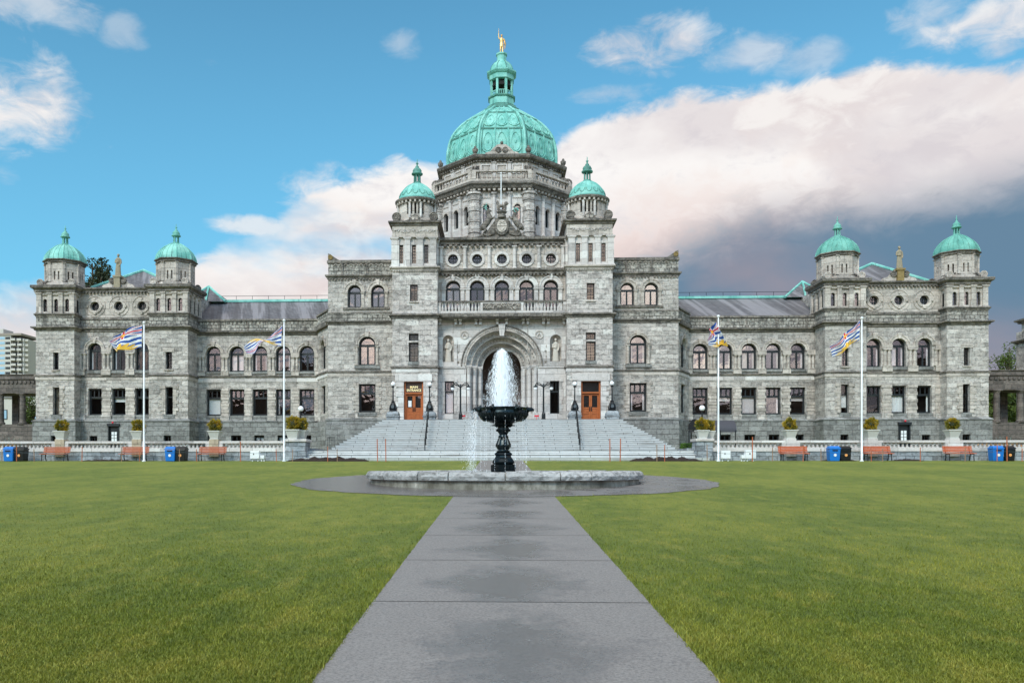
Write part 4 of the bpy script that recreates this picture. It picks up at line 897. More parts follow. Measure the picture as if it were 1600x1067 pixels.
# ---- central bay with the great portal
Yb = 67.0; q = zfun(783, Yb); xl, xr = XX(-1, 682.5, Yb), XX(1, 682.5, Yb); ZT = 5.1; k_ = Yb/FPX
zsp = q(572.5); rO = 56*k_
nx = [XX(s, 700.4, Yb) for s in (-1, 1)]; lx = [XX(s, 702.1, Yb) for s in (-1, 1)]
hol = [archp(X0, ZT - .05, zsp, rO, 28)] + [archp(c, q(565), q(532.5), .45) for c in nx] + [rect(c-.37, q(646.3), c+.37, q(595.2)) for c in lx]
panel('wall', rect(xl, ZT - .1, xr, q(493)), hol, Yb, .5, PALE, B)
for i, (ro, ri) in enumerate(((rO + .06, 47.5*k_), (47.5*k_ + .06, 39*k_), (39*k_ + .06, 30.7*k_))):
    yy = Yb + .5 + .5*i; zz_ = zsp
    panel('portal_arch', [(X0-ro-.4, ZT), (X0+ro+.4, ZT), (X0+ro+.4, zsp+ro+.1), (X0-ro-.4, zsp+ro+.1)], [archp(X0, ZT - .0001 + .01, zsp, ri, 28)], yy + .003*i, .497, PALE, B)
for r0_, r1_, yy, mt in ((rO, rO+.1, Yb-.1, SMOOTH), (rO+.13, rO+.30, Yb-.06, SMOOTH), (rO+.32, rO+.42, Yb-.13, DARKST), (47.5*k_-.02, 47.5*k_+.1, Yb+.42, SMOOTH), (39*k_-.02, 39*k_+.1, Yb+.92, SMOOTH), (30.7*k_-.02, 30.7*k_+.1, Yb+1.42, SMOOTH)):
    panel('portal_moulding', ringp(X0, zsp, r0_, r1_, 40), [], yy, .12, mt, B)
mb = MB()
for i in range(64):
    a = math.pi*(i+.5)/64; mb.ball((X0+(rO+.215)*math.cos(a), Yb-.07, zsp+(rO+.215)*math.sin(a)), .055, 6, 4)
mb.build('portal_beading', PALE, B)
for (rr_, yy) in ((52*k_, Yb+.46), (43.5*k_, Yb+.96), (34.8*k_, Yb+1.46)):
    mb = MB(); n = 26
    for i in range(n):
        a = math.pi*(i+.5)/n; mb.ball((X0+rr_*math.cos(a), yy, zsp+rr_*math.sin(a)), .07, 6, 4, 1.1, .6, 1.1)
    mb.build('portal_carving', SMOOTH, B)
panel('keystone', [(X0-.17, zsp+47*k_), (X0+.17, zsp+47*k_), (X0+.28, zsp+rO+.5), (X0-.28, zsp+rO+.5)], [], Yb-.3, .9, PALE, B)
for s in (-1, 1):
    for pxr, yy in ((52, Yb+.18), (43.5, Yb+.70), (35, Yb+1.2)):
        column(X0 + s*pxr*k_, yy, .17, ZT + .75, zsp - .05, PALE, cap=.5); MB().box(X0+s*pxr*k_-.23, X0+s*pxr*k_+.23, yy-.25, yy+.25, ZT, ZT+.75).build('column_plinth', PALE, B)
        MB().box(X0+s*pxr*k_-.24, X0+s*pxr*k_+.24, yy-.26, yy+.26, zsp-.05, zsp+.1).build('impost', PALE, B)
    # niche: shell behind, surround in front
    c = XX(s, 700.4, Yb); m_ = MB(); vs = []; n = 12
    prof = [(.45, q(565)), (.45, q(532.5))] + [(.45*math.cos(math.pi/2*i/6)+1e-4, q(532.5)+.45*math.sin(math.pi/2*i/6)) for i in range(1, 7)]
    for r_, z_ in prof: vs += [(c - r_*math.cos(math.pi*j/n), Yb + .05 + r_*.9*math.sin(math.pi*j/n), z_) for j in range(n+1)]
    fs = [(i*(n+1)+j, i*(n+1)+j+1, (i+1)*(n+1)+j+1, (i+1)*(n+1)+j) for i in range(len(prof)-1) for j in range(n)]; m_.add(vs, fs).build('niche', SMOOTH, B)
    m_ = MB().box(c-.47, c+.47, Yb-.08, Yb+.5, q(565)-.35, q(565)); m_.build('niche_floor', PALE, B)
    panel('niche_surround', [(c-.72, q(573)), (c+.72, q(573))] + [(c+.72*math.cos(math.pi*i/14), q(532.5)+.72*math.sin(math.pi*i/14)) for i in range(15)], [archp(c, q(572), q(532.5), .47)], Yb-.09, .12, PALE, B)
    figure('niche_statue', 1.85, STATP, ('pale stone robed figure in the niche left of the great arch' if s < 0 else 'pale stone robed figure in the niche right of the great arch'), 'statue', (c, Yb+.12, q(565)))
    m_ = MB(); xm = XX(s, 725.9, Yb); panel(None, circ(xm, q(523.3), .33), [circ(xm, q(523.3), .25)], Yb-.07, .1, None, None, None, m_); m_.tube([(xm-.12, Yb-.02, q(523.3)-.12), (xm, Yb-.05, q(523.3)+.12), (xm+.12, Yb-.02, q(523.3)-.12)], .04, 5); m_.ball((xm, Yb-.0, q(523.3)), .1, 8, 6, 1, .5, 1); m_.build('medallion', SMOOTH, B)
    for i in range(5):
        scroll(X0 + s*(rO + .62 + .12*(i % 2)), Yb + .0, zsp + .35 + .42*i, .12, .03, SMOOTH, s, name='spandrel_carving') if i < 4 else None
    # frame lines
    string_ = MB().box(xm-.95*1, xm-.9, Yb-.05, Yb+.02, zsp, q(512)).build('frame_moulding', SMOOTH, B)
    window('sash_window', XX(s, 702.1, Yb), q(646.3), .74, q(595.2)-q(646.3), Yb+.2, B, False, 'sash', G_CLEAR if s > 0 else G_MID, 'blind' if s < 0 else None)
    cx = XX(s, 702.1, Yb)
    for sx in (-1, 1):
        mb = MB()
        for kk in range(8): mb.box(cx+sx*.38, cx+sx*(.66 if kk % 2 else .56), Yb-.06, Yb+.02, q(646.3)+kk*.36+.01, q(646.3)+(kk+1)*.36-.01)
        mb.build('window_quoins', PALE, B)
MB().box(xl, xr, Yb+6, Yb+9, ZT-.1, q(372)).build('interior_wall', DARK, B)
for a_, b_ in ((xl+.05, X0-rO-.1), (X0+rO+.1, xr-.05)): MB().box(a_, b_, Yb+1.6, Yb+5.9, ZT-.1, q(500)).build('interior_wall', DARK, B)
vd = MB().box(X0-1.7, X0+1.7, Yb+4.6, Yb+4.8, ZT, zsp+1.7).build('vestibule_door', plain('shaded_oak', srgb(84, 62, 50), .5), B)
string(xl+.3, X0-rO-.15, Yb, Yb+.3, zsp+.08, .2, .1, PALE); string(X0+rO+.15, xr-.3, Yb, Yb+.3, zsp+.08, .2, .1, PALE)
# bracketed balcony
for x in [XX(-1, p_, Yb) for p_ in (688, 712.5, 719.5, 744, 751, 777)] + [XX(1, p_, Yb) for p_ in (688, 712.5, 719.5, 744, 751, 777)]: MB().box(x-.13, x+.13, Yb-.62, Yb, q(502), q(498)-.02).box(x-.1, x+.1, Yb-.35, Yb, q(507.5), q(502)).build('balcony_bracket', PALE, B)
MB().box(xl+.02, xr-.02, Yb-.95, Yb+.8, q(498), q(492.5)).box(xl+.02, xr-.02, Yb-.8, Yb+.02, q(500), q(498)-.003).build('balcony_floor', DARKST, B)
yb = Yb - .62; zb0, zb1 = q(490.5), q(472.5)
MB().box(xl+.1, xr-.1, yb-.12, yb+.12, zb0-.12, zb0+.1).build('balcony_kerb', PALE, B); MB().box(xl+.05, xr-.05, yb-.16, yb+.16, zb1-.13, zb1).build('balcony_rail', DARKST, B)
x0p, x1p = XX(-1, 750.5, yb), XX(-1, 816.3, yb); x1p = 2*X0 - x0p
MB().box(x0p, x1p, yb-.14, yb+.13, zb0+.1, zb1-.13).build('balcony_panel', PALE, B); m_ = MB().box(x0p+.2, x1p-.2, yb-.17, yb-.138, zb0+.16, zb1-.2); m_.build('carved_panel', DARKST, B)
mb = MB(); rr = random.Random(3)
for i in range(34):
    x = x0p + .35 + (x1p-x0p-.7)*i/33; z_ = (zb0+zb1)/2 + rr.uniform(-.16, .16); mb.tube([(x-.08, yb-.17, z_), (x, yb-.22, z_+rr.uniform(-.12, .12)), (x+.09, yb-.17, z_+rr.uniform(-.1, .1))], .035, 5)
mb.build('panel_carving', SMOOTH, B)
for s in (-1, 1): MB().box(XX(s, 684.2, yb), XX(s, 689, yb), yb-.15, yb+.14, zb0+.1, zb1-.13).build('balcony_pier', PALE, B)
def baluster_mesh(h, r, mat, name='baluster'):
    return MB().box(-r, r, -r, r, 0, h*.09).box(-r, r, -r, r, h*.91, h).lathe(0, 0, [(r*.6, h*.09), (r*.75, h*.13), (r*.98, h*.3), (r*.85, h*.42), (r*.45, h*.6), (r*.42, h*.75), (r*.7, h*.82), (r*.6, h*.91)], 8).mesh(name, mat, True)
bm_ = baluster_mesh(zb1-zb0-.23, .105, PALE)
for s in (-1, 1):
    a_, b_ = XX(s, 691.5, yb), XX(s, 748.5, yb)
    for i in range(12):
        o = bpy.data.objects.new('baluster', bm_); COL.objects.link(o); l = (a_ + (b_-a_)*i/11, yb, zb0+.1); o.matrix_world = Matrix.Translation(l); setp(o, B)
# loggia storey
Yc = 67.5; cs = [XX(-1, 708, Yc), XX(-1, 745.6, Yc), X0, XX(1, 745.6, Yc), XX(1, 708, Yc)]; hw = .60
panel('wall', rect(xl, q(493), xr, q(424)), [archp(c, q(486), q(447.6), hw) for c in cs], Yc, .5, SMOOTH, B)
for i, c in enumerate(cs):
    window('arched_window', c, q(486), 2*hw, q(447.6)-q(486)+hw, Yc+.28, B, True, 'casement', G_HI if i == 0 else G_MID); arch_s(c, q(447.6), hw, hw*1.5, Yc, .12, PALE)
    for sx in (-1, 1): pilaster(c+sx*(hw+.17), .3, Yc, q(486), q(448.5), .1, PALE)
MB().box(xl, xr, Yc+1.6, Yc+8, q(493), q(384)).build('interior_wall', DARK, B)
# round-window storey
Yd = 67.35; panel('wall', rect(xl, q(424), xr, q(381)), [circ(c, q(403.3), .41) for c in cs], Yd, .5, SMOOTH, B)
for i, c in enumerate(cs):
    window('round_window', c, q(403.3)-.41, .82, .82, Yd+.25, B, style='round', glass=G_MID); m_ = MB(); panel(None, circ(c, q(403.3), .62), [circ(c, q(403.3), .41)], Yd-.1, .12, None, None, None, m_)
    for k in range(12):
        a = 2*math.pi*k/12
        if abs(math.cos(a)) < .98: m_.tube([(c+.68*math.cos(a), Yd-.02, q(403.3)+.68*math.sin(a)), (c+.88*math.cos(a), Yd-.02, q(403.3)+.88*math.sin(a))], .03, 4)
    m_.build('window_surround', PALE, B)
for p_ in (689.3, 726.5, 764.4):
    for s in (-1, 1):
        c = XX(s, p_, Yd); column(c, Yd-.12, .15, q(419), q(384), PALE, cap=.25)
cornice(xl+.01, xr-.01, Yd, Yd+.6, q(426.5), q(419), .25, DARKST, .3); cornice(xl+.01, xr-.01, Yd, Yd+.8, q(380), q(370.4), .4, DARKST, .42)
MB().box(xl-.5, xr+.5, Yd+.3, 78, q(381), q(371.5)).build('roof', DARKST, B)
# arms with crown, crest and supporting animals (carved group over the bay)
Ya = 67.15; zt0 = q(370.4)
ar = MB(); panel(None, [(X0-2.5, zt0), (X0+2.5, zt0), (X0+1.9, zt0+.16), (X0+1.3, zt0+.42), (X0+.9, zt0+.95), (X0+.5, zt0+1.5), (X0-.5, zt0+1.5), (X0-.9, zt0+.95), (X0-1.3, zt0+.42), (X0-1.9, zt0+.16)], [], Ya+.1, .45, None, None, None, ar)
arms = ar.build('coat_of_arms', DARKST, B)
panel('shield', [(X0-.52, zt0+.55), (X0-.3, zt0+.28), (X0, zt0+.16), (X0+.3, zt0+.28), (X0+.52, zt0+.55), (X0+.55, zt0+1.55), (X0-.55, zt0+1.55)], [], Ya-.12, .25, DARKST, arms)
m_ = MB(); panel(None, [(X0+.4*math.cos(2*math.pi*i/24), zt0+.9+.5*math.sin(2*math.pi*i/24)) for i in range(24)], [], Ya-.17, .06, None, None, None, m_)
m_.box(X0-.36, X0+.36, Ya-.2, Ya-.16, zt0+.87, zt0+.93).tube([(X0-.2, Ya-.18, zt0+.75), (X0, Ya-.2, zt0+.5), (X0+.2, Ya-.18, zt0+.75)], .04, 5).tube([(X0-.22, Ya-.18, zt0+1.05), (X0+.22, Ya-.18, zt0+1.3)], .04, 5).tube([(X0+.22, Ya-.18, zt0+1.05), (X0-.22, Ya-.18, zt0+1.3)], .04, 5); m_.build('shield_emblem', SMOOTH, arms)
c_ = MB().lathe(X0, Ya, [(.36, zt0+1.55), (.36, zt0+1.75), (.30, zt0+1.78), (.30, zt0+1.9), (.40, zt0+2.0), (.36, zt0+2.12), (.2, zt0+2.2)], 14)
for i in range(8): a = 2*math.pi*i/8; c_.ball((X0+.36*math.cos(a), Ya+.36*math.sin(a), zt0+2.08), .07, 6, 5)
c_.build('crown', DARKST, arms)
l_ = MB().tube([(X0-.32, Ya, zt0+2.2), (X0-.26, Ya, zt0+2.5), (X0, Ya, zt0+2.55), (X0+.26, Ya, zt0+2.5), (X0+.32, Ya, zt0+2.2)], [.08, .13, .15, .14, .08], 8).tube([(X0-.18, Ya-.1, zt0+2.2), (X0-.2, Ya, zt0+2.5)], .07, 6).tube([(X0+.2, Ya-.08, zt0+2.2), (X0+.2, Ya, zt0+2.5)], .07, 6).ball((X0+.34, Ya-.05, zt0+2.72), .17, 10, 8).ball((X0+.46, Ya-.12, zt0+2.68), .09, 8, 6).tube([(X0-.28, Ya, zt0+2.5), (X0-.42, Ya, zt0+2.75), (X0-.34, Ya, zt0+2.98), (X0-.26, Ya, zt0+2.9)], [.05, .05, .06, .08], 6).tube([(X0-.2, Ya, zt0+2.2), (X0-.3, Ya, zt0+2.95)], .05, 6)
o = l_.build('crest_lion', DARKST, arms); remesh(o, .03)
for s, nm in ((-1, 'supporter_stag'), (1, 'supporter_ram')):
    an = MB().tube([(X0+s*1.75, Ya, zt0+.62), (X0+s*1.5, Ya, zt0+.85), (X0+s*1.15, Ya, zt0+1.25), (X0+s*.95, Ya, zt0+1.6), (X0+s*1.08, Ya-.05, zt0+1.95), (X0+s*1.2, Ya-.05, zt0+2.1)], [.12, .26, .25, .24, .15, .12], 9)
    an.tube([(X0+s*1.18, Ya-.05, zt0+2.1), (X0+s*1.05, Ya-.1, zt0+2.18), (X0+s*.84, Ya-.14, zt0+2.08)], [.13, .12, .06], 8)
    for dy in (-.12, .12):
        an.tube([(X0+s*1.0, Ya+dy, zt0+1.55), (X0+s*.78, Ya+dy-.1, zt0+1.5), (X0+s*.55, Ya+dy-.12, zt0+1.62 + dy)], [.1, .07, .05], 7)
        an.tube([(X0+s*1.6, Ya+dy, zt0+.85), (X0+s*1.3, Ya+dy*1.3, zt0+.6), (X0+s*1.5, Ya+dy*1.3, zt0+.3), (X0+s*1.3, Ya+dy*1.3, zt0+.12)], [.16, .13, .08, .06], 7)
    o = an.build(nm, DARKST, arms); remesh(o, .035)
    hn = MB()
    if s < 0:
        for dy in (-.08, .08): hn.tube([(X0+s*1.2, Ya+dy, zt0+2.2), (X0+s*1.32, Ya+dy*3, zt0+2.42), (X0+s*1.22, Ya+dy*4, zt0+2.68)], .025, 5).tube([(X0+s*1.30, Ya+dy*3, zt0+2.4), (X0+s*1.5, Ya+dy*3, zt0+2.5)], .02, 5)
    else:
        for dy in (-.1, .1): hn.tube([(X0+s*(1.14+.17*math.cos(t)), Ya+dy*(1+.3*t), zt0+2.14+.17*math.sin(t)) for t in [x*.6 for x in range(9)]], [.06-.005*i for i in range(9)], 6)
    hn.build('horns', COPPER, arms)
for s in (-1, 1):
    for i in range(5): MB().tube([(X0+s*.6, Ya, zt0+.75-.1*i), (X0+s*(1.1), Ya-.05, zt0+.55-.1*i), (X0+s*(1.55+.1*i), Ya, zt0+.2-.03*i)], .06, 6).build('arms_mantling', DARKST, arms)

# ---- main dome and its drum
cx, cy = X0, 77.0
MB().box(-9.5, 9.8, 72.2, 92, 2.6, 19.6).build('wall', STONE, B); MB().box(-16.5, 16.8, 80.4, 96, 2.6, 15).build('wall', STONE, B)
MB().lathe(cx, cy, [(6.5, 19.4), (6.5, 20.3), (6.3, 20.5), (6.2, 21.0), (5.9, 21.3), (5.75, 21.5)], 8, flat=True).build('drum_plinth', DARKST, B)
ra = 5.66; fw = ra*math.tan(math.pi/8)
MB().lathe(cx, cy, [(ra-1.0, 20), (ra-1.0, 25.2)], 8, flat=True).build('interior_wall', DARK, B)
bd = baluster_mesh(.62, .095, SMOOTH)
def drumface(j):
    F = FR(cx, cy, j*math.pi/4)
    fr = F @ Matrix.Translation((0, -ra, 0)); vis = j in (0, 1, 7, 2, 6)
    m_ = MB(); panel(None, rect(-fw, 21.3, fw, 25.1), [archp(u, 22.4, 23.75, .28, 10) for u in (-1.34, 0, 1.34)] if vis else [], 0, .5, None, None, fr, m_); m_.build('drum_wall', PALE, B)
    if vis:
        for u in (-1.34, 0, 1.34):
            window('drum_window', u, 22.4, .56, 1.63, .25, B, True, 'casement', G_HI if (j == 0) else G_CLEAR, None, fr)
            m_ = MB(); panel(None, ringp(u, 23.75, .28, .42, 12), [], -.05, .08, None, None, fr, m_); m_.build('arch_surround', SMOOTH, B)
            m_ = MB()
            for k in range(4): m_.tube([fr @ Vector((u-.4+.2*k, -.02, 24.5)), fr @ Vector((u-.3+.2*k, -.05, 24.58)), fr @ Vector((u-.2+.2*k, -.02, 24.5))], .03, 4)
            m_.build('wall_carving', SMOOTH, B)
        for u in (-.66, .66): column(u, -.1, .17, 21.5, 24.95, PALE, frame=fr, cap=.22)
    # entablature with dentils
    m_ = MB(); n = 12; W = 6.2*math.tan(math.pi/8)
    for i in range(n): m_.merge(MB().box(-W + 2*W*(i+.25)/n, -W + 2*W*(i+.75)/n, -6.08, -5.6, 25.1, 25.27), F)
    m_.build('dentil', SMOOTH, B)
    if vis:
        n = 11; W = 6.1*math.tan(math.pi/8) - .45
        for i in range(n):
            o = bpy.data.objects.new('baluster', bd); COL.objects.link(o); o.matrix_world = F @ Matrix.Translation((-W + 2*W*i/(n-1), -6.1, 26.0)); setp(o, B)
        for u in (-1, 1): MB().merge(MB().box(u*2.5-.3 if u > 0 else -2.52-.05, u*2.5+.05 if u > 0 else -2.2, -6.28, -5.95, 25.95, 26.66), F).build('balustrade_pier', SMOOTH, B)
        # attic panels
        W = 5.34*math.tan(math.pi/8)
        for u in (-1.35, 0, 1.35):
            m_ = MB(); panel(None, rect(u-.48, 26.75, u+.48, 27.55), [rect(u-.38, 26.85, u+.38, 27.45)], -5.42, .1, None, None, F, m_); m_.build('attic_panel', PALE, B)
            MB().merge(MB().box(u-.22, u+.22, -5.40, -5.3, 26.95, 27.35), F).build('attic_panel_centre', SMOOTH, B)
        for u in (-.68, .68): pilaster(u, .3, -5.34, 26.1, 27.7, .1, PALE, frame=F, cap=.1)
        m_ = MB(); W = 5.6*math.tan(math.pi/8); n = 15
        for i in range(n): m_.merge(MB().box(-W + 2*W*(i+.25)/n, -W + 2*W*(i+.75)/n, -5.55, -5.2, 27.75, 27.9), F)
        m_.build('dentil', DARKST, B)
        m_ = MB(); pts = [(-1.5, 0), (1.5, 0), (1.35, .12), (1.0, .22), (.75, .5), (.4, .78), (0, .9), (-.4, .78), (-.75, .5), (-1.0, .22), (-1.35, .12)]
        if j in (0,):
            panel(None, [(a, 28.3+b) for a, b in pts], [], -5.72, .25, None, None, F, m_); m_.build('curved_gable', SMOOTH, B)
            for s in (-1, 1): scroll(s*.28, -5.78, 28.62, .25, .1, DARKST, s, F)
            m_ = MB().merge(MB().ball((0, -5.7, 29.25), .14), F); m_.build('gable_knob', DARKST, B)
    # buttress pier at the corner
    Fc = FR(cx, cy, j*math.pi/4 + math.pi/8); rc = ra/math.cos(math.pi/8)
    m_ = MB()
    for k in range(9): m_.lathe(0, -rc + .05, [((.50 if k % 2 else .56), 20.6 + .46*k), ((.50 if k % 2 else .56), 20.6 + .46*(k+1) - .01)], 8, flat=True)
    m_.lathe(0, -rc + .05, [(.5, 24.72), (.66, 24.78), (.66, 24.95), (.3, 25.1)], 8, flat=True)
    MB().merge(m_, Fc).build('buttress', STONE, B)
    m_ = MB().lathe(0, -rc - .1, [(.28, 24.95), (.34, 25.1), (.22, 25.3), (.3, 25.5), (.12, 25.7), (.05, 25.85)], 8); MB().merge(m_, Fc).build('buttress_finial', DARKST, B)
    # big volute on the balustrade corner and urn above
    m_ = MB(); pts = [(-0.0, -6.55 + .0), ]
    v, f = fill([(-.0, 0), (1.1, 0), (1.1, 1.6), (.85, 1.2), (.55, 1.02), (.2, .95), (0, .7), (-.08, .35)], [], .5); m_.add([(b - .25, -6.45 + a, 26.3 + c) for a, b, c in v], f)
    MB().merge(m_, Fc).build('corner_volute', DARKST, B)
    m_ = MB().tube([(0, -6.3 + .42*math.cos(t), 26.78 + .38*math.sin(t)) for t in [x*.45 for x in range(15)]], .09, 6); MB().merge(m_, Fc).build('volute_scroll', DARKST, B)
    m_ = MB().lathe(0, -5.95, [(.22, 28.2), (.24, 28.35), (.12, 28.42), (.24, 28.62), (.26, 28.8), (.1, 28.92), (.12, 29.0), (.02, 29.1)], 10); MB().merge(m_, Fc).build('corner_urn', DARKST, B)
for j in range(8): drumface(j)
for prof, mt, nm in (([(5.6, 25.08), (5.9, 25.2), (6.15, 25.28), (6.3, 25.5), (6.42, 25.58), (6.42, 25.75), (5.7, 25.85)], DARKST, 'drum_cornice'), ([(5.95, 25.74), (6.28, 25.76), (6.28, 26.0), (5.95, 26.02)], SMOOTH, 'balustrade_base'),
                     ([(5.96, 26.61), (6.26, 26.62), (6.26, 26.76), (5.96, 26.78)], SMOOTH, 'balustrade_rail'), ([(5.2, 25.8), (5.34, 25.9), (5.34, 27.75)], SMOOTH, 'attic_wall'), ([(5.3, 27.7), (5.4, 27.75), (5.5, 27.9), (5.75, 28.0), (5.82, 28.12), (5.82, 28.28), (5.0, 28.36)], DARKST, 'attic_cornice')):
    n8 = MB().lathe(cx, cy, prof, 8, flat=True, caps=(nm in ('attic_wall', 'attic_cornice', 'drum_cornice'))); n8.build(nm, mt, B)
pr = [(5.1, 28.3), (5.14, 29.2), (5.1, 29.9), (4.97, 30.55), (4.85, 30.95), (4.68, 31.35), (4.42, 31.78), (4.12, 32.15), (3.75, 32.55), (3.35, 32.9), (2.9, 33.25), (2.4, 33.6), (1.9, 33.95), (1.5, 34.2)]
pr = [(r*.95, z) for r, z in pr]
dome = MB().lathe(cx, cy, pr, 8, flat=True).build('copper_dome', COPPER, B)
for j in range(8):
    F = FR(cx, cy, j*math.pi/4); Fc = FR(cx, cy, j*math.pi/4 + math.pi/8); kk = 1/math.cos(math.pi/8)
    MB().tube([Fc @ Vector((0, -(r*kk+.02), z)) for r, z in pr], [.13]*len(pr), 6).build('rib', COPPER, dome)
    for u in (-1, 1): MB().tube([F @ Vector((u*r*math.tan(math.pi/8)*.86, -(r+.02), z)) for r, z in pr], [.05]*len(pr), 5).build('rib', COPPERD, dome)
    if j not in (0, 1, 2, 6, 7): continue
    for u in (-.3, .3): MB().tube([F @ Vector((u*r*math.tan(math.pi/8), -(r+.02), z)) for r, z in pr], [.075]*len(pr), 5).build('rib', COPPER, dome)
    rows = [(28.7, 30.75), (31.15, 32.7), (33.02, 33.9)]
    for (za, zb) in rows:
        for c in (-.6, 0, .6):
            pts = []; pts2 = []
            for i in range(20):
                t = 2*math.pi*i/20; z = (za+zb)/2 - (zb-za)*.40*math.cos(t); hwid = .19*math.sin(t)*(1.15 - .3*(z-za)/(zb-za)); r = at_prof(pr, z); pts.append(F @ Vector(((c+hwid)*r*math.tan(math.pi/8), -(r+.03), z)))
            for i in range(9):
                t = math.pi*i/8; z = za + (zb-za)*.24 - (zb-za)*.2*math.sin(t); r = at_prof(pr, z); pts2.append(F @ Vector(((c+.235*math.cos(t))*r*math.tan(math.pi/8), -(r+.05), z)))
            MB().tube(pts, .035, 5, closed=True).tube(pts2, .055, 5).build('dome_ornament', COPPER, dome)
            m_ = MB(); z = (za+zb)/2; r = at_prof(pr, z); cn = F @ Vector((c*r*math.tan(math.pi/8), -(r+.02), z)); m_.ball(cn, .10, 8, 6, 1, .7, 2.2*(zb-za)/2.1); m_.build('dome_boss', COPPER, dome)
    for z in (30.95, 32.88):
        r = at_prof(pr, z) + .05; W = r*math.tan(math.pi/8); MB().merge(MB().box(-W, W, -(r+.03), -(r-.15), z-.07, z+.07), F).build('dome_band', COPPERD, dome)
lan = MB().lathe(cx, cy, [(1.6, 34.15), (1.6, 34.304), (1.42, 34.391), (1.3, 34.555), (1.3, 34.632), (1.1, 34.709), (1.08, 35.307), (1.22, 35.384), (1.24, 35.5), (1.0, 35.539)], 8, flat=True).build('lantern', COPPERD, dome)
MB().lathe(cx, cy, [(1.1, 34.7), (1.12, 34.729), (1.1, 35.307)], 8, flat=True).build('lantern_wall', COPPER, dome)
for j in range(8):
    Fc = FR(cx, cy, j*math.pi/4 + math.pi/8); MB().merge(MB().box(-.1, .1, -1.1, -.92, 35.5, 37.05), Fc).build('lantern_post', COPPER, dome)
    F = FR(cx, cy, j*math.pi/4); m_ = MB().box(-.4, .4, -.99, -.93, 35.936, 36.004)
    for i in range(5): m_.box(-.33+.165*i-.03, -.33+.165*i+.03, -.98, -.94, 35.519, 35.936)
    MB().merge(m_, F).build('lantern_railing', COPPER, dome)
MB().lathe(cx, cy, [(.95, 36.469), (.8, 36.953)], 8, flat=True).build('lantern_hood', DARK, dome)
MB().lathe(cx, cy, [(1.0, 37.002), (1.12, 37.05), (1.12, 37.45), (1.22, 37.524), (1.34, 37.682), (1.34, 37.808), (1.05, 37.85)], 8, flat=True).build('lantern_entablature', COPPER, dome)
MB().lathe(cx, cy, [(1.06, 37.808), (1.02, 38.071), (.88, 38.42), (.66, 38.71), (.5, 38.85), (.44, 38.974), (.42, 39.409), (.5, 39.502), (.5, 39.627), (.3, 39.72)], 8, flat=True).build('lantern_cupola', COPPER, dome)
for j in range(8):
    Fc = FR(cx, cy, j*math.pi/4 + math.pi/8); MB().tube([Fc @ Vector((0, -r*1.08, z)) for r, z in ((1.06, 37.829), (1.02, 38.071), (.88, 38.42), (.66, 38.71), (.5, 38.85))], .04, 5).build('lantern_rib', COPPERD, dome)
figure('gilded_statue', 1.75, GOLD, 'gilded figure holding up a torch and staff on the very top of the great dome', 'statue', (cx, cy, 39.7), robe=False, lift=1)
fp = MB().tube([(XX(-1, 783, 67.9)+0, 67.9, 20.0), (XX(-1, 783, 67.9), 67.9, 25.4)], [.06, .04], 10).build('flagpole', WHITEP, None); tag(fp, 'bare white flagpole standing behind the carved arms below the great dome', 'flagpole')
MB().ball((XX(-1, 783, 67.9), 67.9, 25.45), .08).build('pole_ball', WHITEP, fp)

# ------------------------------------------------------------------ ground, paths, terrace
SL = 48 / FPX
def gz(y): return SL * min(max(y, -25), 52.4)
def structure(o): o['kind'] = 'structure'; return o
ys = [-900, -200, -60, -25] + [ -25 + 2.5*i for i in range(1, 31)] + [52.4, 53.2, 60, 90, 140, 400, 1200]
xs = [-1200, -400, -150, -80, -60, -40, -20, -10, 0, 10, 20, 40, 60, 80, 150, 400, 1200]
mb = MB(); mb.v = [(x, y, gz(y)) for y in ys for x in xs]
nX = len(xs); mb.f = [(j*nX+i, j*nX+i+1, (j+1)*nX+i+1, (j+1)*nX+i) for j in range(len(ys)-1) for i in range(nX-1)]
structure(mb.build('ground', GRASS))
# slabs of the straight path; the round walk about the fountain
PL, PR = -1.22, 1.42; FX, FY, FR_ = .13, 28.8, 7.17
rr = random.Random(11); mb = MB(); y = 7.97 - 2.66*8
while y < 52.2:
    y1 = min(y + 2.66, 52.3)
    if y1 > FY - FR_ and y < FY + FR_ - .6:
        if y < FY - FR_ + .3: y1 = FY - FR_ + .3
        else: y = y1; continue
    n = 12; e = [(PL + rr.uniform(-.005, .005), PR + rr.uniform(-.005, .005)) for _ in range(n+1)]
    a_, b_ = y + .012, y1 - .012; vs = []
    for i in range(n+1): yy = a_ + (b_-a_)*i/n; vs += [(e[i][0], yy, gz(yy)+.008), (e[i][1], yy, gz(yy)+.008)]
    mb.add(vs, [(2*i, 2*i+1, 2*i+3, 2*i+2) for i in range(n)]); y = y1
structure(mb.build('path', PATH))
mb = MB().box(PL+.01, PR-.01, 0, .01, 0, .01); mb = MB(); vs = []
for i in range(40): yy = -13 + 65.2*i/39; vs += [(PL+.02, yy, gz(yy)+.004), (PR-.02, yy, gz(yy)+.004)]
mb.add(vs, [(2*i, 2*i+1, 2*i+3, 2*i+2) for i in range(39)]); structure(mb.build('path_bed', plain('joint_filler', srgb(84, 82, 80), .9)))
n = 120; vs = [(FX, FY, gz(FY)+.011)]; rad = [FR_ + .05*math.sin(i*.7) + rr.uniform(-.09, .07) for i in range(n)]
vs = []
for q_ in (0.0, .5, .8, 1.0):
    for i in range(n): a = 2*math.pi*i/n; r = rad[i]*q_ if q_ else .5; vs.append((FX+r*math.cos(a), FY+r*math.sin(a), gz(FY+r*math.sin(a))+.012))
fs = [(k*n+i, (k+1)*n+i, (k+1)*n+(i+1)%n, k*n+(i+1)%n)[::1] for k in range(3) for i in range(n)]
structure(MB().add(vs, fs).build('round_path', PATH, fixn=True))
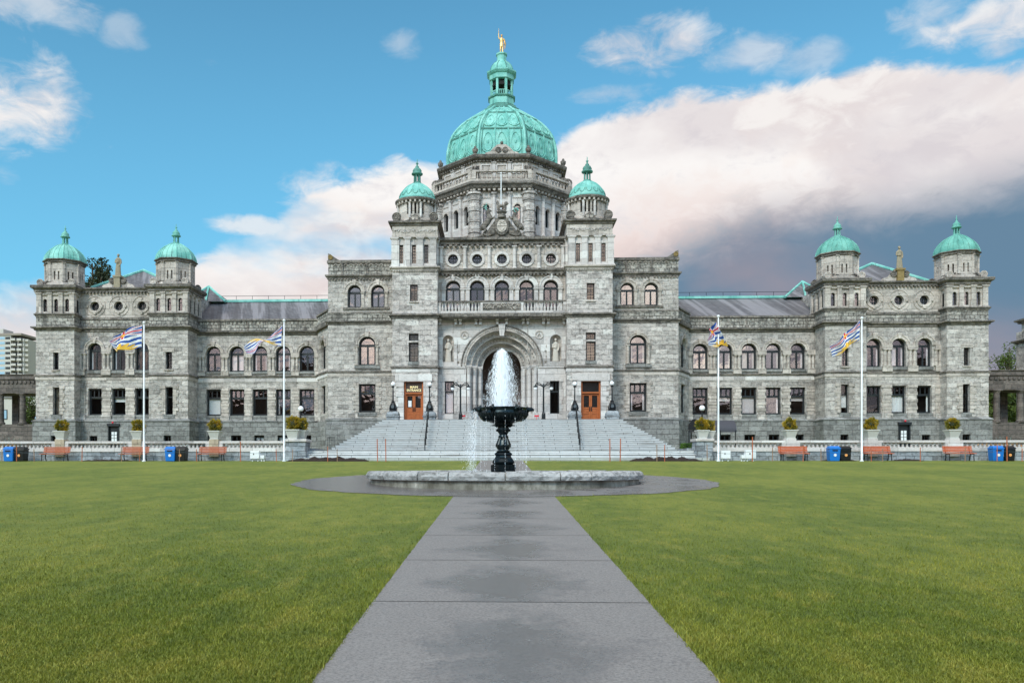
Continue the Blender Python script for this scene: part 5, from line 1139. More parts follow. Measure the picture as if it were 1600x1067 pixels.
# added ridge behind the viewer, unseen, raised to darken the window reflections
g_ = random.Random(9); hv = []
for i in range(121):
    x = -300 + 5*i; hv += [(x, -95, -3), (x, -100, 25 + 4*math.sin(i*.31) + g_.uniform(-2.2, 2.2)), (x, -170, -3)]
structure(MB().add(hv, [f for i in range(120) for f in ((3*i, 3*i+1, 3*i+4, 3*i+3), (3*i+1, 3*i+2, 3*i+5, 3*i+4))]).build('reflection_ridge', plain('ridge_brown', srgb(92, 70, 60), .9, var=.4, scale=.2)))
# raised terrace behind the balustrade
TZ = 2.62
def slab(x0, x1, y0, y1, z0, z1, mat, nm): return structure(MB().box(x0, x1, y0, y1, z0, z1).build(nm, mat))
slab(-70, -12.6, 53.0, 75.6, 1.0, TZ, GRASS, 'terrace_lawn'); slab(13.0, 70, 53.0, 75.6, 1.0, TZ, GRASS, 'terrace_lawn')

# ------------------------------------------------------------------ the wide stairs
S = empty('grand_staircase', (X0, 52.4, 1.9), 'wide pale stone steps rising from the lawn to the entrance doors', 'stairs')
def flight(y, z, zt, hwd, nm='step', yb=None, m=STEP):
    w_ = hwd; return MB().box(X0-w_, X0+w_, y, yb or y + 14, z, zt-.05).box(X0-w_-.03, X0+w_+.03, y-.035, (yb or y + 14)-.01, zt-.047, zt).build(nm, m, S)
xL = X0 - PXx(476, 52.5)
zs = [1.92, 2.12, 2.36, 2.60]
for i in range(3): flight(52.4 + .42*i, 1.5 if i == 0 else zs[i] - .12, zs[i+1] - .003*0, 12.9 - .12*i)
NS = 16; zt = 5.1; rise = (zt - 2.60)/NS; y0 = 56.9; wL = X0 - PXx(513, 57); wT = X0 - PXx(604, 63)
for i in range(NS):
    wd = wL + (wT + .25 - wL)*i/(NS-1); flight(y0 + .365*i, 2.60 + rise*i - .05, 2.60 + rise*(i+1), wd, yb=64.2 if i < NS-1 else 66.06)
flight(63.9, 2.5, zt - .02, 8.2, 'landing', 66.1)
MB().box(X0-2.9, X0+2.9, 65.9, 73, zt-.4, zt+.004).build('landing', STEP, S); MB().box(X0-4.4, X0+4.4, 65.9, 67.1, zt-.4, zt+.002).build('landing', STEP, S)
for s in (-1, 1):
    xt, xb_ = XX(s, 669.5, 62.6), XX(s, 665, 57.2); yt, yb_ = 62.3, 56.9
    pts = [(xb_, yb_-.25, 2.6), (xb_, yb_-.25, 3.45), (xb_, yb_, 3.55), ((xt+xb_)/2, (yt+yb_)/2, 4.78), (xt, yt, 6.0), (xt, yt+.25, 5.95), (xt, yt+.25, 5.0)]
    h = MB().tube(pts, .035, 8)
    for t in (.2, .4, .6, .8): x, y = xb_+(xt-xb_)*t, yb_+(yt-yb_)*t; h.tube([(x, y, 2.6+2.5*t-.1), (x, y, 3.55+2.45*t)], .03, 6)
    h.tube([(p[0], p[1], p[2]-.4) for p in pts[2:5]], .02, 6)
    h.build('handrail', IRON, S)
# lamp pedestals and lamps
def post_lamp(x, y, z, label):
    t = empty('pedestal_lamp', (x, y, z), label, 'lamp', 'globe lamps on stone pedestals beside the doors')
    f = lambda mb, nm, mt, sm=False: mb.build(nm, mt, t, sm)
    L = MB().lathe(x, y, [(.28, z), (.28, z+.08), (.24, z+.12), (.27, z+.2), (.20, z+.5), (.12, z+.66), (.14, z+.72), (.07, z+.8)], 8, flat=True)
    for j in range(4): a = j*math.pi/2 + math.pi/4; L.tube([(x+.2*math.cos(a), y+.2*math.sin(a), z+.1), (x+.33*math.cos(a), y+.33*math.sin(a), z+.16), (x+.28*math.cos(a), y+.28*math.sin(a), z+.4), (x+.12*math.cos(a), y+.12*math.sin(a), z+.68)], [.06, .06, .045, .03], 6)
    f(L, 'lamp_base', IRON); MB().lathe(x, y-.245, [(.01, z+.3)], 3) if False else None
    m_ = MB(); v, fc = fill(circ(x, z+.33, .12), [], .05); m_.add([(a, b+y-.31, c) for a, b, c in v], fc); f(m_, 'round_plate', plain('pewter', srgb(96, 104, 110), .4, .5) if 'pewter' not in MATS else MATS['pewter'])
    f(MB().lathe(x, y, [(.055, z+.78), (.05, z+1.2), (.04, z+1.78), (.09, z+1.82), (.12, z+1.9), (.05, z+1.93)], 12), 'lamp_post', IRON); f(MB().ball((x, y, z+2.06), .165, 20, 14), 'lamp_globe', GLOBE, True)
for s, pp, lb in ((-1, (614.2, 671.3), ('globe lamp left of the main entrance door', 'globe lamp right of the main entrance door')), (1, (614.2, 671.3), ('globe lamp right of the right-hand oak door', 'globe lamp left of the right-hand oak door'))):
    for px, l in zip(pp, lb):
        yP = 62.9 if px < 640 else 63.6
        x = XX(s, px, yP); zp = P(px, 642.5, yP)[1]
        pe = MB().box(x-.46, x+.46, yP-.4, yP+.5, zp-1.25, zp-.45).box(x-.52, x+.52, yP-.46, yP+.56, zp-.45, zp-.36).lathe(x, yP+.05, [(.46, zp-.36), (.46, zp-.18), (.38, zp-.04), (.26, zp)], 4, flat=True)
        ob = pe.build('lamp_pedestal', GRANITE, None, bevel=.03); tag(ob, 'pedestal under ' + l, 'pedestal', 'lamp pedestals on the stairs'); post_lamp(x, yP, zp, 'ornate black ' + l)
# two-armed standards
for s in (-1, 1):
    Yl = 65.2; x = XX(s, 719.5, Yl); z0, z1 = zt, P(719, 600, Yl)[1]
    t = empty('two_armed_lamp', (x, Yl, z0), 'tall black two-armed lamp standard left of the great arch' if s < 0 else 'tall black two-armed lamp standard right of the great arch', 'lamp')
    MB().lathe(x, Yl, [(.22, z0), (.22, z0+.12), (.15, z0+.2), (.14, z0+.55), (.1, z0+.65), (.075, z0+.8), (.06, z1-.3), (.1, z1-.2), (.06, z1)], 12).build('lamp_post', IRON, t)
    for d in (-1, 1):
        MB().tube([(x, Yl, z1-.25), (x+d*.25, Yl, z1-.1), (x+d*.5, Yl, z1-.02), (x+d*.62, Yl, z1-.05), (x+d*.62, Yl, z1-.2)], [.05, .045, .05, .05, .06], 8).tube([(x+d*.1, Yl, z1-.1), (x+d*.35, Yl, z1+.08), (x+d*.6, Yl, z1+.05)], .03, 6).lathe(x+d*.62, Yl, [(.06, z1-.12), (.17, z1-.2), (.18, z1-.26)], 12).build('lamp_arm', IRON, t)
        MB().ball((x+d*.62, Yl, z1-.36), .14, 16, 10).build('lamp_globe', GLOBE, t, True)
# small red barrier signs by the arch and blue plaque
for s, px in ((-1, 723.5), (1, 838.5)):
    x, z = P(px, 650, 65.4); tag(MB().box(x-.18, x+.18, 65.38, 65.4, z-.05, z+.08).box(x-.02, x+.02, 65.385, 65.395, zt, z-.05).build('warning_sign', RED, None), 'small red warning sign beside the %s lamp standard' % ('left' if s < 0 else 'right'), 'sign')

# ------------------------------------------------------------------ balustrades
def balustrade(x0, x1, piers, label, flip):
    Y = 52.7; zg = 1.9; zt_ = 3.2
    t = empty('stone_balustrade', ((x0+x1)/2, Y, zg), label, 'balustrade')
    MB().box(x0, x1, Y, Y+.5, 1.6, 2.52).build('retaining_wall', GRANITE, t); MB().box(x0, x1, Y-.06, Y+.55, 2.52, 2.76).build('plinth_course', PALE, t)
    MB().box(x0, x1, Y-.05, Y+.37, zt_-.15, zt_).build('top_rail', PALE, t, bevel=.02)
    for p in piers:
        MB().box(p-.55, p+.55, Y-.08, Y+.42, 2.77, zt_-.15).build('pier', PALE, t); MB().box(p-.3, p+.3, Y-.14, Y+.45, 2.2, zt_+.12).build('pier_core', PIER if flip else PALE, t)
    me = MB().box(-.085, .085, -.085, .085, 0, .05).box(-.085, .085, -.085, .085, .25, .29).lathe(0, 0, [(.06, .05), (.08, .1), (.05, .19), (.06, .25)], 8).mesh('baluster', PALE)
    xs_ = []; x = min(x0, x1) + .3
    while x < max(x0, x1) - .1:
        if all(abs(x-p) > .68 for p in piers): xs_.append(x)
        x += .262
    vis = [v for v in xs_ if abs(v) < 35]; vis = sorted(vis, key=lambda v: abs(v))[:98]; rest = [v for v in xs_ if v not in vis]
    for v in vis: o = bpy.data.objects.new('baluster', me); COL.objects.link(o); o.matrix_world = Matrix.Translation((v, Y+.17, 2.76)); setp(o, t)
    if rest:
        mb = MB()
        for v in rest: mb.box(v-.07, v+.07, Y+.1, Y+.24, 2.76, 3.05)
        o = mb.build('far_balusters', PALE, t); o['kind'] = 'stuff'
    return t
LP = [PXx(p, 52.7) for p in (94.5, 214.5, 335)]; RP = [PXx(p, 52.7) for p in (1235.5, 1362.5, 1490)]
xe0, xe1 = PXx(448, 52.7), PXx(1112, 52.7)
balustrade(-52, xe0, [-37.5] + LP, 'long pale stone balustrade left of the steps', True); balustrade(xe1, 52, RP + [37.5], 'long pale stone balustrade right of the steps', False)
for s, a_, b_, l in ((-1, PXx(447, 52.7), PXx(479, 52.7), 'left'), (1, PXx(1087, 52.7), PXx(1113, 52.7), 'right')):
    t = empty('stair_end_pier', ((a_+b_)/2, 52.7, 1.9), 'wide granite pier at the %s end of the bottom steps, under two planters' % l, 'pier')
    MB().box(a_, b_, 52.45, 53.9, 1.6, 2.6).build('pier_base', GRANITE, t, bevel=.03); MB().box(a_+.03, b_-.03, 52.5, 53.85, 2.6, 3.15).build('pier_shaft', GRANITE, t); MB().box(a_-.06, b_+.06, 52.4, 53.95, 3.15, 3.32).build('pier_cap', PALE, t, bevel=.03)
    xx = b_ if s < 0 else a_
    MB().box(xx-.25, xx+.25, 53.9, 56.9, 1.8, 2.75).build('side_wall', GRANITE, t)
# planters with clipped golden shrubs
def leaves(name, mat, pts, size, parent, n_seed=1):
    """many small leaf faces at the given points"""
    r = np.random.default_rng(n_seed); n = len(pts); pts = np.asarray(pts)
    a = r.normal(size=(n, 3)); a /= np.linalg.norm(a, axis=1)[:, None]; b = r.normal(size=(n, 3)); b -= (a*b).sum(1)[:, None]*a; b /= np.linalg.norm(b, axis=1)[:, None]
    s = size*r.uniform(.6, 1.3, size=(n, 1)); v = np.stack([pts - a*s, pts + b*s*.5, pts + a*s, pts - b*s*.5], 1).reshape(-1, 3)
    me = bpy.data.meshes.new(name); me.vertices.add(4*n); me.vertices.foreach_set('co', v.ravel()); me.loops.add(4*n); me.loops.foreach_set('vertex_index', np.arange(4*n, dtype=np.int32))
    me.polygons.add(n); me.polygons.foreach_set('loop_start', np.arange(n, dtype=np.int32)*4); me.update(calc_edges=True); me.validate(); me.materials.append(mat)
    o = bpy.data.objects.new(name, me); COL.objects.link(o); return setp(o, parent)
def blob_pts(c, r, n, seed, sz=1.0):
    g = np.random.default_rng(seed); d = g.normal(size=(n, 3)); d /= np.linalg.norm(d, axis=1)[:, None]
    rad = g.uniform(.55, 1, size=(n, 1))**.5; lump = 1 + .22*np.sin(d[:, :1]*6+seed)*np.cos(d[:, 2:]*5+seed*2) + .14*np.sin(d[:, 1:2]*13+seed*3)*np.sin(d[:, :1]*11)
    p = d*rad*lump*r; p[:, 2] *= sz; return p + np.array(c)
def planter(x, y, z, k, label, seed):
    t = empty('stone_planter', (x, y, z), label, 'planter', 'planters with shrubs along the balustrade')
    MB().lathe(x, y, [(.27*k, z), (.27*k, z+.03), (.25*k, z+.06), (.36*k, z+.46*k), (.40*k, z+.47*k), (.40*k, z+.54*k), (.33*k, z+.54*k), (.32*k, z+.46*k)], 4, flat=True).build('pot', POT, t)
    MB().lathe(x, y, [(.08, z+.3*k), (.08, z+.6*k)], 6).build('shrub_stem', TRUNK, t)
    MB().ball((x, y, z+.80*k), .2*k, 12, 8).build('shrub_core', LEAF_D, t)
    leaves('shrub', LEAF_Y, blob_pts((x, y, z+.86*k), .40*k, 1300, seed, 1.05), .06*k, t, seed)
names = ['planter above the left wall, nearest the left edge of the photo', 'planter beside the leftmost flagpole', 'planter above the third bench from the left']
for i, x in enumerate(LP): planter(x, 52.85, 3.32, 1.0, 'stone ' + names[i], 21+i)
names = ['planter above the first orange bench right of the steps, shrub yellow green', 'planter just right of the rightmost flagpole, shrub olive', 'planter nearest the right edge, its shrub orange brown']
for i, x in enumerate(RP): planter(x, 52.85, 3.32, 1.0, 'stone ' + names[i], 31+i)
planter(PXx(457, 52.7), 52.95, 3.32, 1.15, 'left one of the two large stone planters at the left end of the steps', 41); planter(PXx(467, 53), 53.5, 3.32, 1.1, 'right one of the two large stone planters at the left end of the steps', 42)
planter(PXx(1098.5, 52.7), 52.95, 3.32, 1.0, 'left one of the two stone planters at the right end of the steps', 43); planter(PXx(1109.5, 53), 53.4, 3.32, .95, 'right one of the two stone planters at the right end of the steps', 44)
# globe lamps on the terrace behind the wall
for px, py, l in ((470, 638.5, 'single globe lamp on a black post behind the left end pier'), (1097, 637.5, 'single globe lamp on a black post in front of the dark canopy')):
    x, z = P(px, py, 57.5); t = empty('terrace_lamp', (x, 57.5, TZ), l, 'lamp'); MB().lathe(x, 57.5, [(.14, TZ), (.1, TZ+.3), (.055, TZ+.4), (.045, z-.25), (.1, z-.2), (.08, z-.14)], 12).build('lamp_post', IRON, t); MB().ball((x, 57.5, z), .19, 20, 14).build('lamp_globe', GLOBE, t, True)

# ------------------------------------------------------------------ benches, bins, boxes
def copy_tree(o, parent=None, M=None):
    c = o.copy(); COL.objects.link(c); c.parent = parent
    if parent is None: c.matrix_world = M
    for ch in list(o.children): copy_tree(ch, c)
    return c
def mk_bench():
    t = empty('park_bench', (0, 0, 0), '', 'bench', 'benches along the foot of the balustrade'); w_ = .88
    m_ = MB()
    for i in range(5): m_.box(-w_, w_, -.42+.095*i, -.34+.095*i, .43+.006*i, .465+.006*i)
    m_.build('seat', WOOD, t, bevel=.008); m_ = MB()
    for i in range(4):
        y_ = .08 + .03*i; z_ = .54 + .095*i; m_.box(-w_, w_, y_, y_+.035, z_, z_+.08)
    m_.build('backrest', WOOD, t, bevel=.008)
    for s in (-1, 1): MB().tube([(s*.72, -.4, 0), (s*.72, -.36, .25), (s*.72, -.38, .41), (s*.72, .05, .43), (s*.72, .1, .5), (s*.72, .22, .9)], .03, 6).tube([(s*.72, .14, 0), (s*.72, .05, .22), (s*.72, .05, .43)], .03, 6).build('leg', IRON, t)
    return t
bench = mk_bench()
def place(o, x, y, rz, label, first=[True], group=None):
    c = copy_tree(o, None, Matrix.Translation((x, y, gz(y)+.0)) @ Matrix.Rotation(rz, 4, 'Z')); c['label'] = label; return c
BL = [(87.5, 'faded bench nearest the left edge, below a planter'), (210.5, 'faded bench behind the leftmost flagpole'), (331.5, 'faded bench third from the left, below a planter')]
BR = [(1239.5, 'bright orange bench nearest the right end of the steps'), (1370, 'bright orange bench right of the rightmost flagpole'), (1497.5, 'bright orange bench nearest the right edge')]
bb = None
for px, l in BL: place(bench, PXx(px, 51.9), 51.9, R(random.uniform(-2, 2)), l + ', in front of the left wall')
for px, l in BR:
    c = place(bench, PXx(px, 51.9), 51.9, R(random.uniform(-2, 2)), l + ', in front of the right wall')
    for ch in c.children:
        if ch.name.startswith(('seat', 'backrest')):
            if bb is None: bb = {}
            k_ = ch.name.split('.')[0]
            if k_ not in bb: m2 = ch.data.copy(); m2.materials.clear(); m2.materials.append(WOOD2); bb[k_] = m2
            ch.data = bb[k_]
for ch in list(bench.children): bpy.data.objects.remove(ch)
bpy.data.objects.remove(bench)
def bin_(x, y, mat, label, blue, seed):
    z = gz(y); w_ = .33; h = .92; t = empty('recycling_bin' if blue else 'litter_bin', (x, y, z), label, 'bin', 'pairs of bins in front of the balustrade')
    MB().add([(x-w_*.86, y-.26, z), (x+w_*.86, y-.26, z), (x+w_*.86, y+.26, z), (x-w_*.86, y+.26, z), (x-w_, y-.3, z+h*.8), (x+w_, y-.3, z+h*.8), (x+w_, y+.3, z+h*.8), (x-w_, y+.3, z+h*.8)], [(0,3,2,1),(0,1,5,4),(1,2,6,5),(2,3,7,6),(3,0,4,7),(4,5,6,7)]).build('bin_body', mat, t, bevel=.03)
    L = MB().box(x-w_-.02, x+w_+.02, y-.32, y+.32, z+h*.8+.004, z+h*.86).add([(x-w_, y-.3, z+h*.86), (x+w_, y-.3, z+h*.86), (x+w_, y+.3, z+h*.86), (x-w_, y+.3, z+h*.86), (x-w_*.8, y-.16, z+h), (x+w_*.8, y-.16, z+h), (x+w_*.8, y+.2, z+h), (x-w_*.8, y+.2, z+h)], [(0,1,5,4),(1,2,6,5),(2,3,7,6),(3,0,4,7),(4,5,6,7)]).build('bin_lid', mat, t, bevel=.015)
    MB().box(x-.16, x+.16, y-.315, y-.29, z+h*.66, z+h*.74).build('bin_slot', BLACKP if blue else IRON, t)
    m_ = MB(); v, f = fill(circ(x, z+.36, .085), [], .01); m_.add([(a, b+y-.305, c) for a, b, c in v], f); m_.build('round_sticker', WHITEP if blue else plain('orange_sticker', srgb(235, 160, 90), .5) if 'orange_sticker' not in MATS else (WHITEP if blue else MATS['orange_sticker']), t)
for pa, pb, wh in ((16.5, 33.5, 'at the far left of the lawn'), (268, 284, 'between the two left flagpoles'), (1302, 1319, 'left of the rightmost flagpole'), (1556, 1574, 'at the right edge of the lawn')):
    bin_(PXx(pa, 51.6), 51.6, BLUEP, 'blue recycling bin ' + wh, True, 1); bin_(PXx(pb, 51.7), 51.7, BLACKP, 'black litter bin ' + wh, False, 1)
bin_(PXx(1565, 51.75), 51.85, BLUEP, 'second blue recycling bin at the right edge, between the blue and the black one', True, 1)
for px, sz, l in ((399, .46, 'large white utility box in front of the left wall'), (411, .2, 'small white utility box left of the second flagpole'), (1133, .46, 'white utility box just right of the third flagpole'), (1172, .5, 'white utility box behind an orange stake on the right'), (1160.5, .2, 'small white utility box between the two large ones on the right')):
    y = 51.5; x = PXx(px, y); z = gz(y); t = empty('utility_box', (x, y, z), l, 'utility box', 'white utility boxes by the wall'); w_ = sz*.62
    MB().box(x-w_, x+w_, y-.18, y+.18, z+.16, z+.16+sz*1.05).build('box_body', WHITEP, t, bevel=.012)
    for s in (-1, 1): MB().box(x+s*w_*.6-.03, x+s*w_*.6+.03, y-.05, y+.05, z-.02, z+.16).build('leg', WHITEP, t)
    if sz > .3: MB().box(x-w_*.3, x-w_*.1, y-.19, y-.178, z+.4, z+.5).build('hatch_lock', IRON, t)
# stakes with rope
def ropes(name, pts, zt_, label):
    mb = MB()
    for (x0, y0_), (x1, y1_) in zip(pts, pts[1:]):
        q_ = [(x0+(x1-x0)*t/8, y0_+(y1_-y0_)*t/8, gz(y0_)+zt_ - .16*math.sin(math.pi*t/8)*min(1, abs(x1-x0)/3)) for t in range(9)]; mb.tube(q_, .011, 4)
    tag(mb.build(name, ROPE, None), label, 'rope')
def stakes(pxs, y, big, side):
    pts = []
    for i, (px, hh) in enumerate(pxs):
        yy = y + random.uniform(-.15, .15); x = PXx(px, yy); z = gz(yy); h = hh*yy/FPX; tl = random.uniform(-.03, .03); op = hh > 26
        o = MB().tube([(x, yy, z-.05), (x+tl, yy, z+h)], .03 if op else .024, 6).build('barrier_stake', STAKE if (op or i % 2) else STAKEP, None)
        tag(o, '', 'stake', 'wooden stakes of the rope barrier on the lawn'); STK.append((px, o, side)); pts.append((x, yy))
    return pts
STK = []
pl = stakes([(3, 20), (26, 24), (53.5, 20), (128, 24), (190, 24), (218, 20), (280.5, 20), (307.5, 20), (376, 32), (432, 20), (457, 20), (512, 24), (527, 20)], 50.6, 0, 'left')
pl2 = stakes([(590, 36), (603, 36)], 50.4, 1, 'left')
pr = stakes([(1026.5, 26), (1038.5, 26), (1105, 26), (1175.5, 38), (1207, 22), (1254.8, 25), (1283, 20), (1361.5, 23), (1379, 20), (1438, 22), (1508, 22), (1558, 26), (1573.5, 38), (1597, 20)], 50.6, 0, 'right')
pr2 = stakes([(953, 36), (969, 36)], 50.4, 1, 'right')
ref = {3: 'leftmost of all the stakes, at the left edge', 26: 'between the far left blue bin and black bin', 53.5: 'left of the leftmost bench', 128: 'right of the leftmost bench', 190: 'at the left end of the second bench', 218: 'beside the leftmost flagpole', 280.5: 'in front of the second black bin',
       307.5: 'at the left end of the third bench', 376: 'tall, left of the white utility boxes', 432: 'just left of the second flagpole', 457: 'on the left end of the left soil mound', 512: 'rising from the middle of the left soil mound', 527: 'behind the left soil mound', 590: 'tall, left one of the pair in front of the left steps', 603: 'tall, right one of the pair in front of the left steps',
       953: 'tall, left one of the pair in front of the right steps', 969: 'tall, right one of the pair in front of the right steps', 1026.5: 'rising from the right soil mound, left one of two', 1038.5: 'rising from the right soil mound, right one of two', 1105: 'under the right end planters', 1175.5: 'tall, in front of a white utility box', 1207: 'just left of the first orange bench', 1254.8: 'at the right end of the first orange bench',
       1283: 'left of the right-hand blue bin', 1361.5: 'at the left half of the middle orange bench', 1379: 'at the right half of the middle orange bench', 1438: 'alone between the last two orange benches', 1508: 'in front of the last orange bench', 1558: 'in front of the blue bins at the right edge', 1573.5: 'tall, in front of the black bin at the right edge', 1597: 'rightmost of all the stakes, at the right edge'}
for px, o, side in STK: o['label'] = 'thin wooden barrier stake, ' + ref[px]
ropes('barrier_rope', pl, .62, 'sagging dark rope strung between the stakes on the left'); ropes('barrier_rope', pr, .62, 'sagging dark rope strung between the stakes on the right')
# soil mounds
def mound(px0, px1, py, y, label, H=.22):
    x0, x1 = PXx(px0, y), PXx(px1, y); n = 60; m = 10; vs = []; g = random.Random(int(px0)); ph = [g.uniform(0, 6) for _ in range(6)]
    for i in range(n+1):
        for j in range(m+1):
            u, v_ = i/n, j/m; e = math.sin(math.pi*u)**.5 * math.sin(math.pi*v_) if 0 < u < 1 else 0
            h = H*max(e, 0)*(1 + .25*math.sin(u*40+ph[0]) + .2*math.sin(v_*9+u*23+ph[1])) + (g.uniform(-.13, .16)*H if e > .05 else -.03); yy = y + (v_-.5)*1.1; vs.append((x0+(x1-x0)*u, yy, gz(yy)+h))
    o = MB().add(vs, [(i*(m+1)+j, (i+1)*(m+1)+j, (i+1)*(m+1)+j+1, i*(m+1)+j+1) for i in range(n) for j in range(m)]).build('soil_mound', SOIL, None); tag(o, label, 'soil', None, 'stuff')
mound(449, 576, 718, 51.6, 'long low mound of dark bare soil at the foot of the left steps'); mound(983, 1098, 718, 51.7, 'long low mound of dark bare soil at the foot of the right steps'); mound(130, 205, 720, 52.1, 'strip of bare soil below the left wall', .09)
mound(1286, 1335, 720, 52.1, 'strip of bare soil around the right-hand bins', .09); mound(1395, 1440, 720, 52.1, 'strip of bare soil below the right wall', .09)

# ------------------------------------------------------------------ flags
def flag_colour(u, v):
    """provincial flag: union flag over wavy blue bars and a rising sun; u 0..1 from the hoist, v 0..1 from the top"""
    W, Bl, Re, Go = (.92, .94, .98), (.015, .09, .42), (.75, .015, .06), (1.0, .60, .08)
    if v < .42:
        y = (v/.42 - .5)*1.0; x = (u - .5)*2.2; ax, ay = abs(x), abs(y)
        if ax < .16 and ay < .2: return Go if ax*ax/.02 + ay*ay/.03 < 1 else Re
        if ax < .075 or ay < .09: return Re
        if ax < .14 or ay < .16: return W
        d = abs(ay - ax*.4545)
        if d < .045: return Re if (x*y > 0) == (ay > ax*.4545) else W
        if d < .10: return W
        return Bl
    s = (v - .42)/.58; cx_ = u - .5; r = math.hypot(cx_*1.45, (1.02 - s)*.95)
    if r < .26: return Go
    a = math.atan2(1.02 - s, cx_*1.3)
    if r < .60 and (r < .30 + .30*abs(math.sin(a*7.0 + .4))): return Go
    wv = s + .035*math.sin(u*6.28*2.5); return Bl if int(wv*5.2) % 2 == 1 and s > .06 else W
FM = bpy.data.materials.new('flag_cloth'); FM.use_nodes = True; kf = NT(FM.node_tree); bf = FM.node_tree.nodes['Principled BSDF']
ca = kf.n('ShaderNodeVertexColor'); ca.layer_name = 'Col'; kf.link(ca.outputs[0], bf.inputs['Base Color']); bf.inputs['Roughness'].default_value = .8
trn = kf.n('ShaderNodeBsdfTranslucent'); kf.link(ca.outputs[0], trn.inputs[0]); mxn = kf.n('ShaderNodeMixShader'); mxn.inputs[0].default_value = .35; kf.link(bf.outputs[0], mxn.inputs[1]); kf.link(trn.outputs[0], mxn.inputs[2]); kf.link(mxn.outputs[0], FM.node_tree.nodes['Material Output'].inputs[0])
def flag(pole_px, top_py, shape, label, flabel, y=51.2):
    """shape = rows of control points (px, py, dy): top edge and bottom edge from hoist to fly"""
    x, zt_ = P(pole_px, top_py, y); t = empty('flagpole', (x, y, gz(y)), label, 'flagpole', 'white flagpoles on the lawn')
    MB().lathe(x, y, [(.12, gz(y)-.02), (.12, gz(y)+.05), (.062, gz(y)+.08), (.058, gz(y)+2.5), (.038, zt_)], 12).build('pole', WHITEP, t, True); MB().ball((x, y, zt_+.07), .09, 12, 8).build('pole_ball', WHITEP, t, True)
    MB().tube([(x-.09, y-.02, zt_-.2), (x-.10, y-.02, gz(y)+1.2)], .008, 4).build('halyard', ROPE, t)
    top, bot = shape; nu, nv = 110, 64
    def cat(pts, t_):
        n = len(pts)-1; f = t_*n; i = min(int(f), n-1); f -= i; p = [pts[max(i-1, 0)], pts[i], pts[i+1], pts[min(i+2, n)]]
        return [.5*((2*p[1][k]) + (-p[0][k]+p[2][k])*f + (2*p[0][k]-5*p[1][k]+4*p[2][k]-p[3][k])*f*f + (-p[0][k]+3*p[1][k]-3*p[2][k]+p[3][k])*f**3) for k in range(3)]
    vs = []; cols = []
    for i in range(nu+1):
        a, b = cat(top, i/nu), cat(bot, i/nu)
        for j in range(nv+1):
            v_ = j/nv; q_ = [a[k]+(b[k]-a[k])*v_ for k in range(3)]; xx, zz = P(q_[0], q_[1], y)
            vs.append((xx, y + q_[2] + .05*math.sin(i/nu*15 + v_*3)*min(1, i/20) + .02*math.sin(i/nu*31 - v_*5), zz)); cols.append(flag_colour(i/nu, v_))
    me = bpy.data.meshes.new('flag'); me.from_pydata(vs, [], [(i*(nv+1)+j, (i+1)*(nv+1)+j, (i+1)*(nv+1)+j+1, i*(nv+1)+j+1) for i in range(nu) for j in range(nv)]); me.shade_smooth()
    at = me.color_attributes.new('Col', 'FLOAT_COLOR', 'POINT'); at.data.foreach_set('color', np.array([(*c, 1) for c in cols]).ravel()); me.materials.append(FM)
    o = bpy.data.objects.new('flag', me); COL.objects.link(o); tag(o, flabel, 'flag', 'provincial flags')
flag(225, 506, ([(222, 508, 0), (206, 512, -.15), (191, 518, .2), (181, 526, -.1), (168, 532, .2)], [(221, 542, 0), (205, 546, .1), (188, 547, -.2), (181, 549, .1), (173, 540, .3)]), 'leftmost tall white flagpole on the lawn, in front of the left pavilion', 'wind-blown flag spread widest, on the leftmost pole')
flag(443.8, 502.5, ([(441, 508, 0), (431, 518, -.1), (420, 527, .1), (408, 537, -.25), (399, 552, -.1), (385, 552, 0)], [(439, 541, 0), (428, 539, .1), (416, 534, -.1), (406, 529, .25), (393, 530, .1), (381, 542, 0)]), 'second white flagpole from the left, left of the steps', 'twisted flag folded over itself, on the second pole from the left')
flag(1122.5, 496, ([(1120, 503, 0), (1116, 506, -.2), (1110, 513, .2), (1108, 520, -.2), (1107, 530, .1)], [(1122, 520, 0), (1136, 541, -.25), (1128, 538, .15), (1119, 543, -.25), (1108, 539, .2)]), 'third white flagpole, just right of the steps', 'limp bunched flag hanging on the third pole, right of the steps')
flag(1346.5, 499, ([(1343.5, 500, 0), (1332, 511, -.2), (1322, 520, .2), (1310, 532, -.15), (1298, 540, .15)], [(1343, 531, 0), (1333, 536, .1), (1322, 543, -.25), (1316, 552, .1), (1303, 557, .3)]), 'rightmost tall white flagpole, in front of the right pavilion', 'flag streaming down to the left, on the rightmost pole')

